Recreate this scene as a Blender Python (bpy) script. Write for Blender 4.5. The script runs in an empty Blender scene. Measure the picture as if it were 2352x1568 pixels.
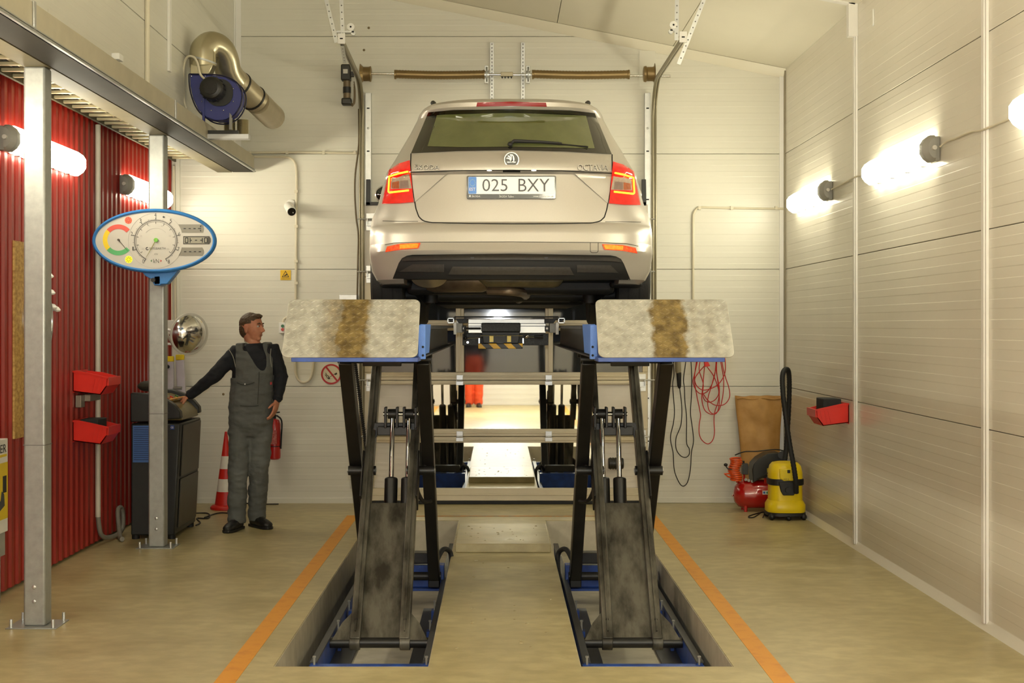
import bpy, bmesh, math, random
from mathutils import Vector, Matrix

# ------------------------------------------------------------------ camera, world, exposure
F, CX, CY, H = 3200.0, 1145.0, 748.0, 1.66      # focal length / vanishing point in photo pixels, eye height
scene = bpy.context.scene
C = scene.collection
cam_data = bpy.data.cameras.new('camera')
cam_data.sensor_fit = 'HORIZONTAL'
cam_data.sensor_width = 36.0
cam_data.lens = 36.0 * F / 2352.0
cam_data.shift_x = (1176 - CX) / 2352.0
cam_data.shift_y = -(784 - CY) / 2352.0
cam_data.clip_start = 0.05
cam = bpy.data.objects.new('camera', cam_data)
cam.location = (0, 0, H)
cam.rotation_euler = (math.pi / 2, 0, 0)
C.objects.link(cam)
scene.camera = cam
world = bpy.data.worlds.new('world')
scene.world = world
world.use_nodes = True
world.node_tree.nodes['Background'].inputs[0].default_value = (0.9, 0.8, 0.6, 1)
world.node_tree.nodes['Background'].inputs[1].default_value = 0.02
vs = scene.view_settings
vs.view_transform = 'Standard'
vs.look = 'None'
vs.exposure = 0.16
vs.gamma = 1.0
vs.use_curve_mapping = False
LAMP = 41.0            # radiance of the tube diffusers
LAMP_COL = (1.0, 0.94, 0.715)

# the photographer's on-camera flash (its sparkle shows on the wet bumper and slab)
fl_ = bpy.data.lights.new('camera_flash', 'POINT'); fl_.energy = 300.0; fl_.shadow_soft_size = 0.04; fl_.color = (0.90, 0.95, 1.0)
flo = bpy.data.objects.new('camera_flash', fl_); flo.location = (0.0, -0.02, H+0.14); C.objects.link(flo)

# room (metres): camera at x = 0, y = 0, looking along +y
YB, YF = 13.05, -3.2
XR, XL, XU = 2.68, -3.07, -2.47
def ceil_z(x): return 4.058 + 0.199 * (2.69 - x)

def P(px, py, d): return Vector(((px - CX) / F * d, d, H - (py - CY) / F * d))
def FLR(px, py, z=0.0): return P(px, py, (H - z) * F / (py - CY))
def XPL(px, py, x): return P(px, py, x * F / (px - CX))
def BW(px, py, off=0.0): return P(px, py, YB - off)

# ------------------------------------------------------------------ materials
def lin(c):
    c = c / 255.0
    return c / 12.92 if c <= 0.04045 else ((c + 0.055) / 1.055) ** 2.4
def rgb(r, g, b): return (lin(r), lin(g), lin(b), 1.0)
MATS = {}
def mat(name, col, rough=0.5, metal=0.0, var=0.08, vscale=6.0, bump=0.0, bscale=60.0, emit=None, estr=0.0,
        coat=0.0, spec=0.5, stretch=(1, 1, 1), col2=None, trans=0.0, rvar=0.0, contrast=None):
    if name in MATS: return MATS[name]
    m = bpy.data.materials.new(name); m.use_nodes = True
    nt = m.node_tree; N = nt.nodes; L = nt.links
    b = N['Principled BSDF']
    c = rgb(*col)
    b.inputs['Roughness'].default_value = rough
    b.inputs['Metallic'].default_value = metal
    b.inputs['Specular IOR Level'].default_value = spec
    b.inputs['Coat Weight'].default_value = coat
    b.inputs['Coat Roughness'].default_value = 0.04
    b.inputs['Transmission Weight'].default_value = trans
    tc = N.new('ShaderNodeTexCoord'); mp = N.new('ShaderNodeMapping')
    mp.inputs['Scale'].default_value = stretch
    L.new(tc.outputs['Object'], mp.inputs['Vector'])
    nz = N.new('ShaderNodeTexNoise'); nz.inputs['Scale'].default_value = vscale
    nz.inputs['Detail'].default_value = 5.0; nz.inputs['Roughness'].default_value = 0.6
    L.new(mp.outputs['Vector'], nz.inputs['Vector'])
    cr = N.new('ShaderNodeValToRGB')
    lo, hi = contrast or (0.3, 0.7)
    cr.color_ramp.elements[0].position = lo; cr.color_ramp.elements[1].position = hi
    if col2: a2 = rgb(*col2)
    else: a2 = tuple(max(0, v * (1 - 2 * var)) for v in c[:3]) + (1,)
    cr.color_ramp.elements[0].color = a2
    cr.color_ramp.elements[1].color = c
    L.new(nz.outputs['Fac'], cr.inputs['Fac'])
    L.new(cr.outputs['Color'], b.inputs['Base Color'])
    if rvar:
        mr = N.new('ShaderNodeMapRange'); mr.inputs['To Min'].default_value = max(0, rough - rvar)
        mr.inputs['To Max'].default_value = min(1, rough + rvar)
        L.new(nz.outputs['Fac'], mr.inputs['Value']); L.new(mr.outputs['Result'], b.inputs['Roughness'])
    if bump:
        n2 = N.new('ShaderNodeTexNoise'); n2.inputs['Scale'].default_value = bscale
        n2.inputs['Detail'].default_value = 3.0
        L.new(mp.outputs['Vector'], n2.inputs['Vector'])
        bp = N.new('ShaderNodeBump'); bp.inputs['Strength'].default_value = bump
        bp.inputs['Distance'].default_value = 0.01
        L.new(n2.outputs['Fac'], bp.inputs['Height']); L.new(bp.outputs['Normal'], b.inputs['Normal'])
    if emit:
        b.inputs['Emission Color'].default_value = (emit[0], emit[1], emit[2], 1)
        b.inputs['Emission Strength'].default_value = estr
    MATS[name] = m
    return m

# ------------------------------------------------------------------ mesh builder
class MB:
    def __init__(s): s.v = []; s.f = []; s.mi = []; s.m = 0
    def add(s, vs, fs):
        o = len(s.v); s.v += [Vector(v) for v in vs]
        for f in fs: s.f.append([i + o for i in f]); s.mi.append(s.m)
        return s
    def box(s, a, b):
        x0, x1 = sorted((a[0], b[0])); y0, y1 = sorted((a[1], b[1])); z0, z1 = sorted((a[2], b[2]))
        return s.add([(x0,y0,z0),(x1,y0,z0),(x1,y1,z0),(x0,y1,z0),(x0,y0,z1),(x1,y0,z1),(x1,y1,z1),(x0,y1,z1)],
              [(0,3,2,1),(4,5,6,7),(0,1,5,4),(1,2,6,5),(2,3,7,6),(3,0,4,7)])
    def bar(s, p0, p1, w, h, up=(0,0,1), shift=(0,0)):
        """rectangular bar from p0 to p1, w across, h along the up side"""
        p0, p1 = Vector(p0), Vector(p1); d = (p1 - p0).normalized(); u = Vector(up)
        a = d.cross(u)
        if a.length < 1e-4: a = d.cross(Vector((1,0,0)))
        a.normalize(); u = a.cross(d).normalized()
        o = a * shift[0] + u * shift[1]; vs = []
        for p in (p0, p1):
            for sx, sz in ((-1,-1),(1,-1),(1,1),(-1,1)): vs.append(p + o + a*(sx*w/2) + u*(sz*h/2))
        return s.add(vs, [(0,1,2,3),(7,6,5,4),(0,4,5,1),(1,5,6,2),(2,6,7,3),(3,7,4,0)])
    def tube(s, pts, r, n=8, closed=False, caps=True):
        pts = [Vector(p) for p in pts]; k = len(pts)
        rs = r if isinstance(r, (list, tuple)) else [r] * k
        up = None; rings = []
        for i in range(k):
            if closed: d = pts[(i+1) % k] - pts[i-1]
            else: d = pts[min(i+1, k-1)] - pts[max(i-1, 0)]
            if d.length < 1e-9: d = Vector((0,0,1))
            d.normalize()
            if up is None:
                up = Vector((0,0,1)) if abs(d.z) < 0.9 else Vector((1,0,0))
            a = d.cross(up)
            if a.length < 1e-5: a = d.cross(Vector((0.3,1,0.2)))
            a.normalize(); up = a.cross(d).normalized()
            rings.append([pts[i] + (a*math.cos(t) + up*math.sin(t)) * rs[i] for t in [2*math.pi*j/n for j in range(n)]])
        vs = [v for rg in rings for v in rg]; fs = []
        for i in range(k if closed else k-1):
            j = (i+1) % k
            for q in range(n):
                q2 = (q+1) % n
                fs.append((i*n+q, i*n+q2, j*n+q2, j*n+q))
        if caps and not closed:
            fs.append(tuple(range(n-1, -1, -1))); fs.append(tuple((k-1)*n+q for q in range(n)))
        return s.add(vs, fs)
    def cyl(s, p0, p1, r0, r1=None, n=20): return s.tube([p0, p1], [r0, r0 if r1 is None else r1], n)
    def lathe(s, prof, c, axis=(0,0,1), n=24, squash=(1,1)):
        """prof: list of (radius, height along axis)"""
        ax = Vector(axis).normalized(); a = ax.cross(Vector((0,0,1)))
        if a.length < 1e-4: a = Vector((1,0,0))
        a.normalize(); b = ax.cross(a); c = Vector(c); vs = []; fs = []
        for r, h in prof:
            for j in range(n):
                t = 2*math.pi*j/n
                vs.append(c + ax*h + (a*math.cos(t)*squash[0] + b*math.sin(t)*squash[1]) * max(r, 1e-5))
        for i in range(len(prof)-1):
            for j in range(n):
                k = (j+1) % n
                fs.append((i*n+j, i*n+k, (i+1)*n+k, (i+1)*n+j))
        fs.append(tuple(range(n-1,-1,-1))); fs.append(tuple((len(prof)-1)*n+j for j in range(n)))
        return s.add(vs, fs)
    def ball(s, c, r, n=16, m=10, rot=None):
        c = Vector(c); rr = r if isinstance(r, (tuple, list)) else (r, r, r); vs = []; fs = []
        for i in range(m+1):
            ph = math.pi*i/m
            for j in range(n):
                t = 2*math.pi*j/n
                v = Vector((rr[0]*math.sin(ph)*math.cos(t), rr[1]*math.sin(ph)*math.sin(t), rr[2]*math.cos(ph)))
                if rot is not None: v = rot @ v
                vs.append(c + v)
        for i in range(m):
            for j in range(n):
                k = (j+1) % n
                fs.append((i*n+j, (i+1)*n+j, (i+1)*n+k, i*n+k))
        return s.add(vs, fs)
    def prism(s, poly, o, ux, uz, depth):
        """poly: 2D points in the (ux, uz) frame at origin o; thickness vector depth"""
        o, ux, uz, dv = Vector(o), Vector(ux), Vector(uz), Vector(depth); n = len(poly)
        vs = [o + ux*p[0] + uz*p[1] for p in poly]; vs += [v + dv for v in vs]
        fs = [tuple(range(n)), tuple(range(2*n-1, n-1, -1))]
        fs += [(i, n+i, n+(i+1) % n, (i+1) % n) for i in range(n)]
        return s.add(vs, fs)
    def grid(s, rows, closed_u=False):
        k = len(rows[0]); vs = [v for r in rows for v in r]; fs = []
        for i in range(len(rows)-1):
            for j in range(k if closed_u else k-1):
                q = (j+1) % k
                fs.append((i*k+j, i*k+q, (i+1)*k+q, (i+1)*k+j))
        return s.add(vs, fs)
    def extrude_profile(s, prof, a, b, along, up, out):
        """prof (u, o) pairs swept from a to b; u along up, o along out"""
        up, out = Vector(up), Vector(out)
        r0 = [Vector(a) + up*u + out*o for u, o in prof]; r1 = [Vector(b) + up*u + out*o for u, o in prof]
        return s.grid([r0, r1])
    def build(s, name, m, parent=None, bevel=0.0, angle=35, smooth=True, recalc=True, seg=2):
        me = bpy.data.meshes.new(name)
        me.from_pydata([tuple(v) for v in s.v], [], s.f)
        if recalc:
            bm = bmesh.new(); bm.from_mesh(me)
            bmesh.ops.remove_doubles(bm, verts=bm.verts, dist=1e-6)
            bmesh.ops.recalc_face_normals(bm, faces=bm.faces)
            bm.to_mesh(me); bm.free()
        ms = m if isinstance(m, (list, tuple)) else [m]
        for q in ms: me.materials.append(q)
        if len(ms) > 1 and not recalc:
            for i, p in enumerate(me.polygons): p.material_index = s.mi[i]
        if smooth:
            me.shade_smooth(); me.set_sharp_from_angle(angle=math.radians(angle))
        ob = bpy.data.objects.new(name, me); C.objects.link(ob)
        if parent is not None: setp(ob, parent)
        if bevel:
            bv = ob.modifiers.new('bevel', 'BEVEL'); bv.width = bevel; bv.segments = seg
            bv.limit_method = 'ANGLE'; bv.angle_limit = math.radians(40); bv.harden_normals = False
        return ob

def setp(ob, parent):
    ob.parent = parent
    if parent.parent is None:
        ob.matrix_parent_inverse = Matrix.Translation(parent.location).inverted() if parent.type == 'EMPTY' else Matrix.Identity(4)
    else:
        ob.matrix_parent_inverse = Matrix.Identity(4)
def tag(o, label, cat, group=None):
    o['label'] = label; o['category'] = cat
    if group: o['group'] = group
    return o
def thing(name, label, cat, loc=(0,0,0), group=None):
    o = bpy.data.objects.new(name, None); o.empty_display_size = 0.1
    o.location = loc; C.objects.link(o)
    return tag(o, label, cat, group)
def struct(o, kind='structure'):
    o['kind'] = kind; return o
def plabel(o, label): o['label'] = label; return o
def copy_tree(o, delta, parent=None):
    c = o.copy(); C.objects.link(c)
    if parent is None: c.location = Vector(o.location) + Vector(delta)
    else: c.parent = parent
    for ch in [q for q in bpy.data.objects if q.parent == o]: copy_tree(ch, delta, c)
    return c
def arc(c, r, a0, a1, n, ux, uz):
    c, ux, uz = Vector(c), Vector(ux), Vector(uz)
    return [c + ux*(r*math.cos(math.radians(a0+(a1-a0)*i/n))) + uz*(r*math.sin(math.radians(a0+(a1-a0)*i/n))) for i in range(n+1)]
def smooth_path(pts, sub=6):
    """Catmull-Rom through pts"""
    pts = [Vector(p) for p in pts]; out = []
    for i in range(len(pts)-1):
        p0 = pts[max(i-1,0)]; p1 = pts[i]; p2 = pts[i+1]; p3 = pts[min(i+2,len(pts)-1)]
        for k in range(sub):
            t = k/sub
            out.append(0.5*((2*p1)+(p2-p0)*t+(2*p0-5*p1+4*p2-p3)*t*t+(3*p1-p0-3*p2+p3)*t**3))
    return out + [pts[-1]]
def rrect(w, h, r, n=4, cx=0, cy=0):
    out = []
    for sx, sy, a in ((1,1,0),(-1,1,90),(-1,-1,180),(1,-1,270)):
        for i in range(n+1):
            t = math.radians(a + 90*i/n)
            out.append((cx + sx*(w/2-r) + r*math.cos(t), cy + sy*(h/2-r) + r*math.sin(t)))
    return out
def text(name, s, width, centre, m, parent, ux=(1,0,0), uz=(0,0,1), height=None, thick=0.001, bold=0.0):
    """flat lettering: fitted to a width (and height) around its centre"""
    cu = bpy.data.curves.new(name, 'FONT'); cu.body = s; cu.align_x = 'CENTER'; cu.align_y = 'CENTER'
    cu.size = 1.0; cu.resolution_u = 3; cu.offset = bold
    ob = bpy.data.objects.new(name, cu); C.objects.link(ob)
    dg = bpy.context.evaluated_depsgraph_get()
    me = bpy.data.meshes.new_from_object(ob.evaluated_get(dg))
    bpy.data.objects.remove(ob); bpy.data.curves.remove(cu)
    xs = [v.co.x for v in me.vertices]; ys = [v.co.y for v in me.vertices]
    sx = width/(max(xs)-min(xs)); sy = sx if height is None else height/(max(ys)-min(ys))
    mx, my = (max(xs)+min(xs))/2, (max(ys)+min(ys))/2
    ux, uz = Vector(ux).normalized(), Vector(uz).normalized(); c = Vector(centre); nrm = ux.cross(uz)
    mb = MB()
    vs = [c + ux*((v.co.x-mx)*sx) + uz*((v.co.y-my)*sy) for v in me.vertices]
    mb.add([v + nrm*thick for v in vs], [list(p.vertices) for p in me.polygons])
    bpy.data.meshes.remove(me)
    return mb.build(name, m, parent, smooth=False, recalc=False)

M_ = mat
WALL = mat('wall_panel_paint', (218, 215, 201), 0.34, var=0.03, vscale=1.2, spec=0.5)
WALLR = mat('wall_panel_paint_gloss', (222, 217, 202), 0.24, var=0.03, vscale=1.0, spec=0.5, rvar=0.04)
CEIL = mat('ceiling_panel_paint', (226, 220, 200), 0.36, var=0.03, vscale=1.0)
TRIMW = mat('white_trim', (232, 229, 222), 0.4, var=0.02)
REDW = mat('red_corrugated_paint', (146, 28, 14), 0.38, var=0.10, vscale=3.0, stretch=(1,1,0.3))
GALV = mat('galvanised_steel', (172, 174, 170), 0.42, metal=0.55, var=0.10, vscale=22.0, rvar=0.1)
GALVL = mat('zinc_bright', (205, 206, 204), 0.33, metal=0.75, var=0.06, vscale=20.0)
ALU = mat('brushed_aluminium', (190, 188, 180), 0.35, metal=0.7, var=0.05)
BLACK = mat('black_plastic', (22, 22, 22), 0.5, var=0.1)
BLKMET = mat('black_painted_steel', (30, 28, 25), 0.42, var=0.2, vscale=9, col2=(17, 16, 14), spec=0.5)
DIRTY = mat('dirty_grey_steel', (100, 96, 84), 0.45, metal=0.25, var=0.25, vscale=6, col2=(46, 42, 33), contrast=(0.36, 0.6), stretch=(1.5,0.6,0.6), bump=0.1, bscale=90)
BLUE = mat('blue_enamel', (36, 76, 160), 0.4, var=0.1, vscale=12, col2=(26, 52, 116))
LBLUE = mat('light_blue_enamel', (86, 132, 216), 0.42, var=0.06, vscale=40, bump=0.15, bscale=200)
CHROME = mat('chrome', (225, 225, 225), 0.12, metal=1.0, var=0.02)
DARK = mat('dark_void', (10, 10, 10), 0.7, var=0.1)
GREYP = mat('grey_plastic', (150, 148, 140), 0.45, var=0.04)
LGREYP = mat('light_grey_plastic', (205, 202, 192), 0.42, var=0.03)
REDP = mat('red_plastic', (216, 38, 24), 0.36, var=0.05)
WHITEP = mat('white_plastic', (236, 234, 228), 0.4, var=0.02)
RUBBER = mat('black_rubber', (18, 18, 18), 0.65, var=0.2, bump=0.1)
YELLOW = mat('yellow_plastic', (236, 206, 16), 0.34, var=0.04)
CABLE = mat('black_cable', (26, 24, 22), 0.5)
CONDUIT = mat('cream_conduit', (214, 206, 182), 0.45, var=0.03)
# ------------------------------------------------------------------ floor with the two lift pits
def concrete(name, c1, c2, c3, rough, rv, bump=0.06):
    m = bpy.data.materials.new(name); m.use_nodes = True
    nt = m.node_tree; N = nt.nodes; L = nt.links; b = N['Principled BSDF']
    tc = N.new('ShaderNodeTexCoord'); mp = N.new('ShaderNodeMapping'); mp.inputs['Scale'].default_value = (0.9, 1.25, 1)
    L.new(tc.outputs['Object'], mp.inputs['Vector'])
    n1 = N.new('ShaderNodeTexNoise'); n1.inputs['Scale'].default_value = 1.6; n1.inputs['Detail'].default_value = 8; n1.inputs['Roughness'].default_value = 0.65
    n2 = N.new('ShaderNodeTexNoise'); n2.inputs['Scale'].default_value = 9.0; n2.inputs['Detail'].default_value = 6
    n3 = N.new('ShaderNodeTexNoise'); n3.inputs['Scale'].default_value = 90.0; n3.inputs['Detail'].default_value = 3
    for n in (n1, n2): L.new(mp.outputs['Vector'], n.inputs['Vector'])
    L.new(tc.outputs['Object'], n3.inputs['Vector'])
    r1 = N.new('ShaderNodeValToRGB'); r1.color_ramp.elements[0].position = 0.32; r1.color_ramp.elements[1].position = 0.68
    r1.color_ramp.elements[0].color = rgb(*c2); r1.color_ramp.elements[1].color = rgb(*c1)
    L.new(n1.outputs['Fac'], r1.inputs['Fac'])
    r2 = N.new('ShaderNodeValToRGB'); r2.color_ramp.elements[0].position = 0.40; r2.color_ramp.elements[1].position = 0.62
    r2.color_ramp.elements[0].color = (1, 1, 1, 1); r2.color_ramp.elements[1].color = (0, 0, 0, 1)
    L.new(n2.outputs['Fac'], r2.inputs['Fac'])
    mx = N.new('ShaderNodeMix'); mx.data_type = 'RGBA'; mx.inputs['B'].default_value = rgb(*c3)
    mm = N.new('ShaderNodeMath'); mm.operation = 'MULTIPLY'; mm.inputs[1].default_value = 0.35
    L.new(r2.outputs['Color'], mm.inputs[0]); L.new(mm.outputs[0], mx.inputs['Factor'])
    L.new(r1.outputs['Color'], mx.inputs['A']); L.new(mx.outputs['Result'], b.inputs['Base Color'])
    mr = N.new('ShaderNodeMapRange'); mr.inputs['To Min'].default_value = rough - rv; mr.inputs['To Max'].default_value = rough + rv
    L.new(n1.outputs['Fac'], mr.inputs['Value']); L.new(mr.outputs['Result'], b.inputs['Roughness'])
    bp = N.new('ShaderNodeBump'); bp.inputs['Strength'].default_value = bump; bp.inputs['Distance'].default_value = 0.01
    L.new(n3.outputs['Fac'], bp.inputs['Height']); L.new(bp.outputs['Normal'], b.inputs['Normal'])
    MATS[name] = m; return m
CONC = concrete('troweled_concrete', (190, 177, 132), (163, 149, 106), (134, 120, 81), 0.38, 0.10)
CONCP = concrete('pit_concrete', (204, 196, 176), (180, 172, 150), (152, 144, 122), 0.6, 0.1)
PITY0, PITY1 = 6.79, 11.88
PITL = (-1.097, -0.34); PITR = (0.40, 1.146)
fl = MB()
fl.box((XL-0.2, YF, -0.6), (XR+0.2, PITY0, 0)); fl.box((XL-0.2, PITY1, -0.6), (XR+0.2, YB+0.2, 0))
fl.box((XL-0.2, PITY0, -0.6), (PITL[0], PITY1, 0)); fl.box((PITL[1], PITY0, -0.6), (PITR[0], PITY1, 0))
fl.box((PITR[1], PITY0, -0.6), (XR+0.2, PITY1, 0))
floor = struct(fl.build('floor', CONC, smooth=False, recalc=False))
for a, b in (PITL, PITR):
    w = MB().box((a-0.005, PITY0-0.005, -0.6), (b+0.005, PITY1+0.005, -0.30))
    w.box((a, PITY0, -0.3), (a+0.004, PITY1, -0.004)); w.box((b-0.004, PITY0, -0.3), (b, PITY1, -0.004))
    w.box((a, PITY0, -0.3), (b, PITY0+0.004, -0.004)); w.box((a, PITY1-0.004, -0.3), (b, PITY1, -0.004))
    w.build('pit_lining', CONCP, floor, smooth=False, recalc=False)
pd = MB().box((-0.316, 10.2, 0), (0.383, 11.25, 0.065)).build('raised_slab', concrete('slab_concrete', (184, 172, 132), (156, 144, 106), (132, 120, 86), 0.30, 0.12), floor, bevel=0.006)
ORANGE = mat('orange_floor_paint', (212, 144, 28), 0.5, var=0.12, vscale=9, col2=(194, 124, 26), contrast=(0.25, 0.5))
for nm, x, lab in (('floor_line', -1.275, 'long orange floor line left of the lift pits, toward the mechanic'),
                   ('floor_line', 1.33, 'long orange floor line right of the lift pits, toward the vacuum cleaner')):
    o = MB().box((x-0.05, YF+0.5, 0.0), (x+0.05, 12.20, 0.0015)).build(nm, ORANGE, smooth=False); tag(o, lab, 'floor line', 'orange floor lines')
o = MB().box((-1.225, 12.11, 0.0), (1.28, 12.20, 0.0012)).build('floor_line', mat('worn_orange_floor_paint', (190, 136, 66), 0.5, col2=(146, 130, 98), vscale=14, contrast=(0.4, 0.6)), smooth=False)
tag(o, 'faded orange cross line on the floor in front of the door', 'floor line', 'orange floor lines')

# ------------------------------------------------------------------ ribbed sandwich panels
def rib_profile(h, n, dep=0.0008):
    p = h / n; pr = [(0.0015, -0.03), (0.0015, -0.002), (0.004, 0.0)]
    for i in range(n):
        a = i*p
        if i == 0: pr += [(a+p*0.46, 0.0)]
        else: pr += [(a+0.004, 0.0), (a+p*0.46, 0.0)]
        pr += [(a+p*0.46+0.004, -dep), (a+p-(0.004 if i == n-1 else 0.0), -dep if i < n-1 else -dep)]
    pr[-1] = (h-0.006, -dep); pr += [(h-0.0035, -0.002), (h-0.0015, -0.03)]
    return pr
ROWS = [(0.0, 1.093), (1.093, 2.19), (2.19, 3.27), (3.27, 4.37), (4.37, 5.4)]
def panels(parent, m, axis, at, sign, spans, rows=ROWS, top=None):
    for z0, z1 in rows:
        for a, b in (spans(z0) if callable(spans) else spans):
            pr = rib_profile(z1-z0, 10); mb = MB()
            if axis == 'y': mb.extrude_profile(pr, (a+0.001, at, z0), (b-0.001, at, z0), None, (0,0,1), (0,sign,0))
            else: mb.extrude_profile(pr, (at, a+0.001, z0), (at, b-0.001, z0), None, (0,0,1), (sign,0,0))
            o = mb.build('panel', m, parent, angle=5)
            # face the room
            n = Vector((0, sign, 0)) if axis == 'y' else Vector((sign, 0, 0))
            me = o.data; av = sum((p.normal.dot(n)*p.area for p in me.polygons), 0.0)
            if av < 0: me.flip_normals()
wall_back = struct(MB().box((XL-0.2, YB+0.028, -0.1), (XR+0.2, YB+0.2, 5.6)).build('wall_back', WALL, smooth=False))
panels(wall_back, WALL, 'y', YB, -1, lambda z: [(XL, -1.24), (1.38, XR)] if z < 2.1 else [(XL, XR)])
wall_right = struct(MB().box((XR+0.028, YF-0.2, -0.1), (XR+0.2, YB+0.2, 5.6)).build('wall_right', WALLR, smooth=False))
BAYS = [10.42, 7.64, 4.86, 2.08, -0.7]
spans = []; e = YB
for q in BAYS + [YF]: spans.append((q, e)); e = q
panels(wall_right, WALLR, 'x', XR, -1, spans, ROWS[:4])
wall_upper = struct(MB().box((XU-0.2, YF-0.2, 3.42), (XU-0.028, YB, 5.6)).build('wall_left_upper', WALL, smooth=False))
panels(wall_upper, WALL, 'x', XU, 1, spans, [(3.10, 3.79), (3.79, 4.88), (4.88, 5.5)])
wall_front = struct(MB().box((XL-0.2, YF-0.2, -0.1), (XR+0.2, YF-0.028, 5.6)).build('wall_front', WALL, smooth=False))
panels(wall_front, WALL, 'y', YF, 1, [(XL, -0.6), (-0.6, 1.2), (1.2, XR)])
# corrugated red wall
wall_left = struct(MB().box((XL-0.2, YF-0.2, -0.1), (XL-0.03, YB, 3.36)).build('wall_left', REDW, smooth=False))
def sheet(y0, y1):
    per = 0.125; pr = []; y = y0
    while y < y1 - 1e-6:
        pr += [(y, 0.0), (y+0.052, 0.0), (y+0.064, 0.016), (y+0.108, 0.016), (y+0.120, 0.0)]
        y += per
    pr.append((y1, 0.0))
    mb = MB(); mb.grid([[Vector((XL+o, yy, 0.02)) for yy, o in pr], [Vector((XL+o, yy, 3.34)) for yy, o in pr]])
    o = mb.build('sheet', REDW, wall_left, angle=15)
    if sum(p.normal.x*p.area for p in o.data.polygons) < 0: o.data.flip_normals()
y = YB
while y > YF: sheet(max(y-1.0, YF), y); y -= 1.0
# low ceiling of the side bay
struct(MB().box((XL-0.2, YF, 3.34), (XU-0.03, YB, 3.42)).build('ceiling_side_bay', mat('bare_deck_ceiling', (120, 104, 70), 0.6), smooth=False))
# sloping ceiling, one panel per strip
ceiling = struct(MB().add([(-2.8, YF-.2, ceil_z(-2.8)+0.03), (3.0, YF-.2, ceil_z(3.0)+0.03), (3.0, YB+.2, ceil_z(3.0)+0.03), (-2.8, YB+.2, ceil_z(-2.8)+0.03),
    (-2.8, YF-.2, ceil_z(-2.8)+0.2), (3.0, YF-.2, ceil_z(3.0)+0.2), (3.0, YB+.2, ceil_z(3.0)+0.2), (-2.8, YB+.2, ceil_z(-2.8)+0.2)],
    [(0,1,2,3),(7,6,5,4),(0,4,5,1),(1,5,6,2),(2,6,7,3),(3,7,4,0)]).build('ceiling', CEIL, smooth=False))
ex = [2.70, 1.63, 0.547, -0.538, -1.622, -2.70]
for i in range(5):
    for y0, y1 in ((10.43, YB), (7.65, 10.41), (YF, 7.63)):
        a, b = ex[i]-0.003, ex[i+1]+0.003
        MB().add([(a, y0, ceil_z(a)), (b, y0, ceil_z(b)), (b, y1, ceil_z(b)), (a, y1, ceil_z(a)), (a, y0, ceil_z(a)+.04), (b, y0, ceil_z(b)+.04), (b, y1, ceil_z(b)+.04), (a, y1, ceil_z(a)+.04)],
            [(0,1,2,3),(7,6,5,4),(0,4,5,1),(1,5,6,2),(2,6,7,3),(3,7,4,0)]).build('panel', CEIL, ceiling, smooth=False)
# ------------------------------------------------------------------ trims
tn = [0]
def trim(mb, m=TRIMW, bevel=0.002):
    tn[0] += 1; return struct(mb.build('trim_%d' % tn[0], m, bevel=bevel))
for k, y in enumerate(BAYS):
    zt = ceil_z(XR)
    t = MB().box((XR-0.016, y-0.03, 0.03), (XR, y+0.03, zt-0.22)); t.box((XR-0.024, y-0.012, 0.03), (XR-0.016, y+0.030, zt-0.22)); trim(t)
    t = MB().box((XR-0.07, y-0.035, zt-0.24), (XR, y+0.035, zt+0.01)); trim(t)
    a, b = XU, XR-0.02
    t = MB().add([(a, y-.035, ceil_z(a)-.012), (b, y-.035, ceil_z(b)-.012), (b, y+.035, ceil_z(b)-.012), (a, y+.035, ceil_z(a)-.012),
                  (a, y-.035, ceil_z(a)+.01), (b, y-.035, ceil_z(b)+.01), (b, y+.035, ceil_z(b)+.01), (a, y+.035, ceil_z(a)+.01)],
        [(0,1,2,3),(7,6,5,4),(0,4,5,1),(1,5,6,2),(2,6,7,3),(3,7,4,0)]); trim(t)
    if k < 3:
        t = MB().box((XU, y-0.035, 3.56 if k == 0 else 3.9), (XU+0.018, y+0.035, 5.2)); trim(t)
# corner trims: right back corner, eaves cove, upper left corner, low left corner
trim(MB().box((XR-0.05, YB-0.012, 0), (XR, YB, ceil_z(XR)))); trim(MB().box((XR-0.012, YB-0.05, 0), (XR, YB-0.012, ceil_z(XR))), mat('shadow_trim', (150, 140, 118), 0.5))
a, b = XL, XR
trim(MB().add([(a, YB-.03, ceil_z(a)-.055), (b, YB-.03, ceil_z(b)-.055), (b, YB, ceil_z(b)-.085), (a, YB, ceil_z(a)-.085), (a, YB-.06, ceil_z(a)-.002), (b, YB-.06, ceil_z(b)-.002), (b, YB, ceil_z(b)), (a, YB, ceil_z(a))],
    [(0,1,2,3),(7,6,5,4),(0,4,5,1),(1,5,6,2),(2,6,7,3),(3,7,4,0)]), CEIL)
trim(MB().box((XU, YB-0.012, 3.15), (XU+0.06, YB, 5.1))); trim(MB().box((XU, YB-0.06, 3.15), (XU+0.012, YB-0.012, 5.1)))
trim(MB().box((XL, YB-0.012, 0.0), (XL+0.09, YB, 3.3)), WALL)
t = MB().add([(XR, YF, 0), (XR-0.035, YF, 0), (XR, YF, 0.05), (XR, YB, 0), (XR-0.035, YB, 0), (XR, YB, 0.05)], [(0,1,2),(5,4,3),(0,3,4,1),(1,4,5,2),(2,5,3,0)])
b0 = struct(t.build('baseboard_right', WALLR, smooth=False))
b1 = struct(MB().box((XL, YB-0.012, 0), (-1.27, YB, 0.045)).build('baseboard_back', WALL, smooth=False))

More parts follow.
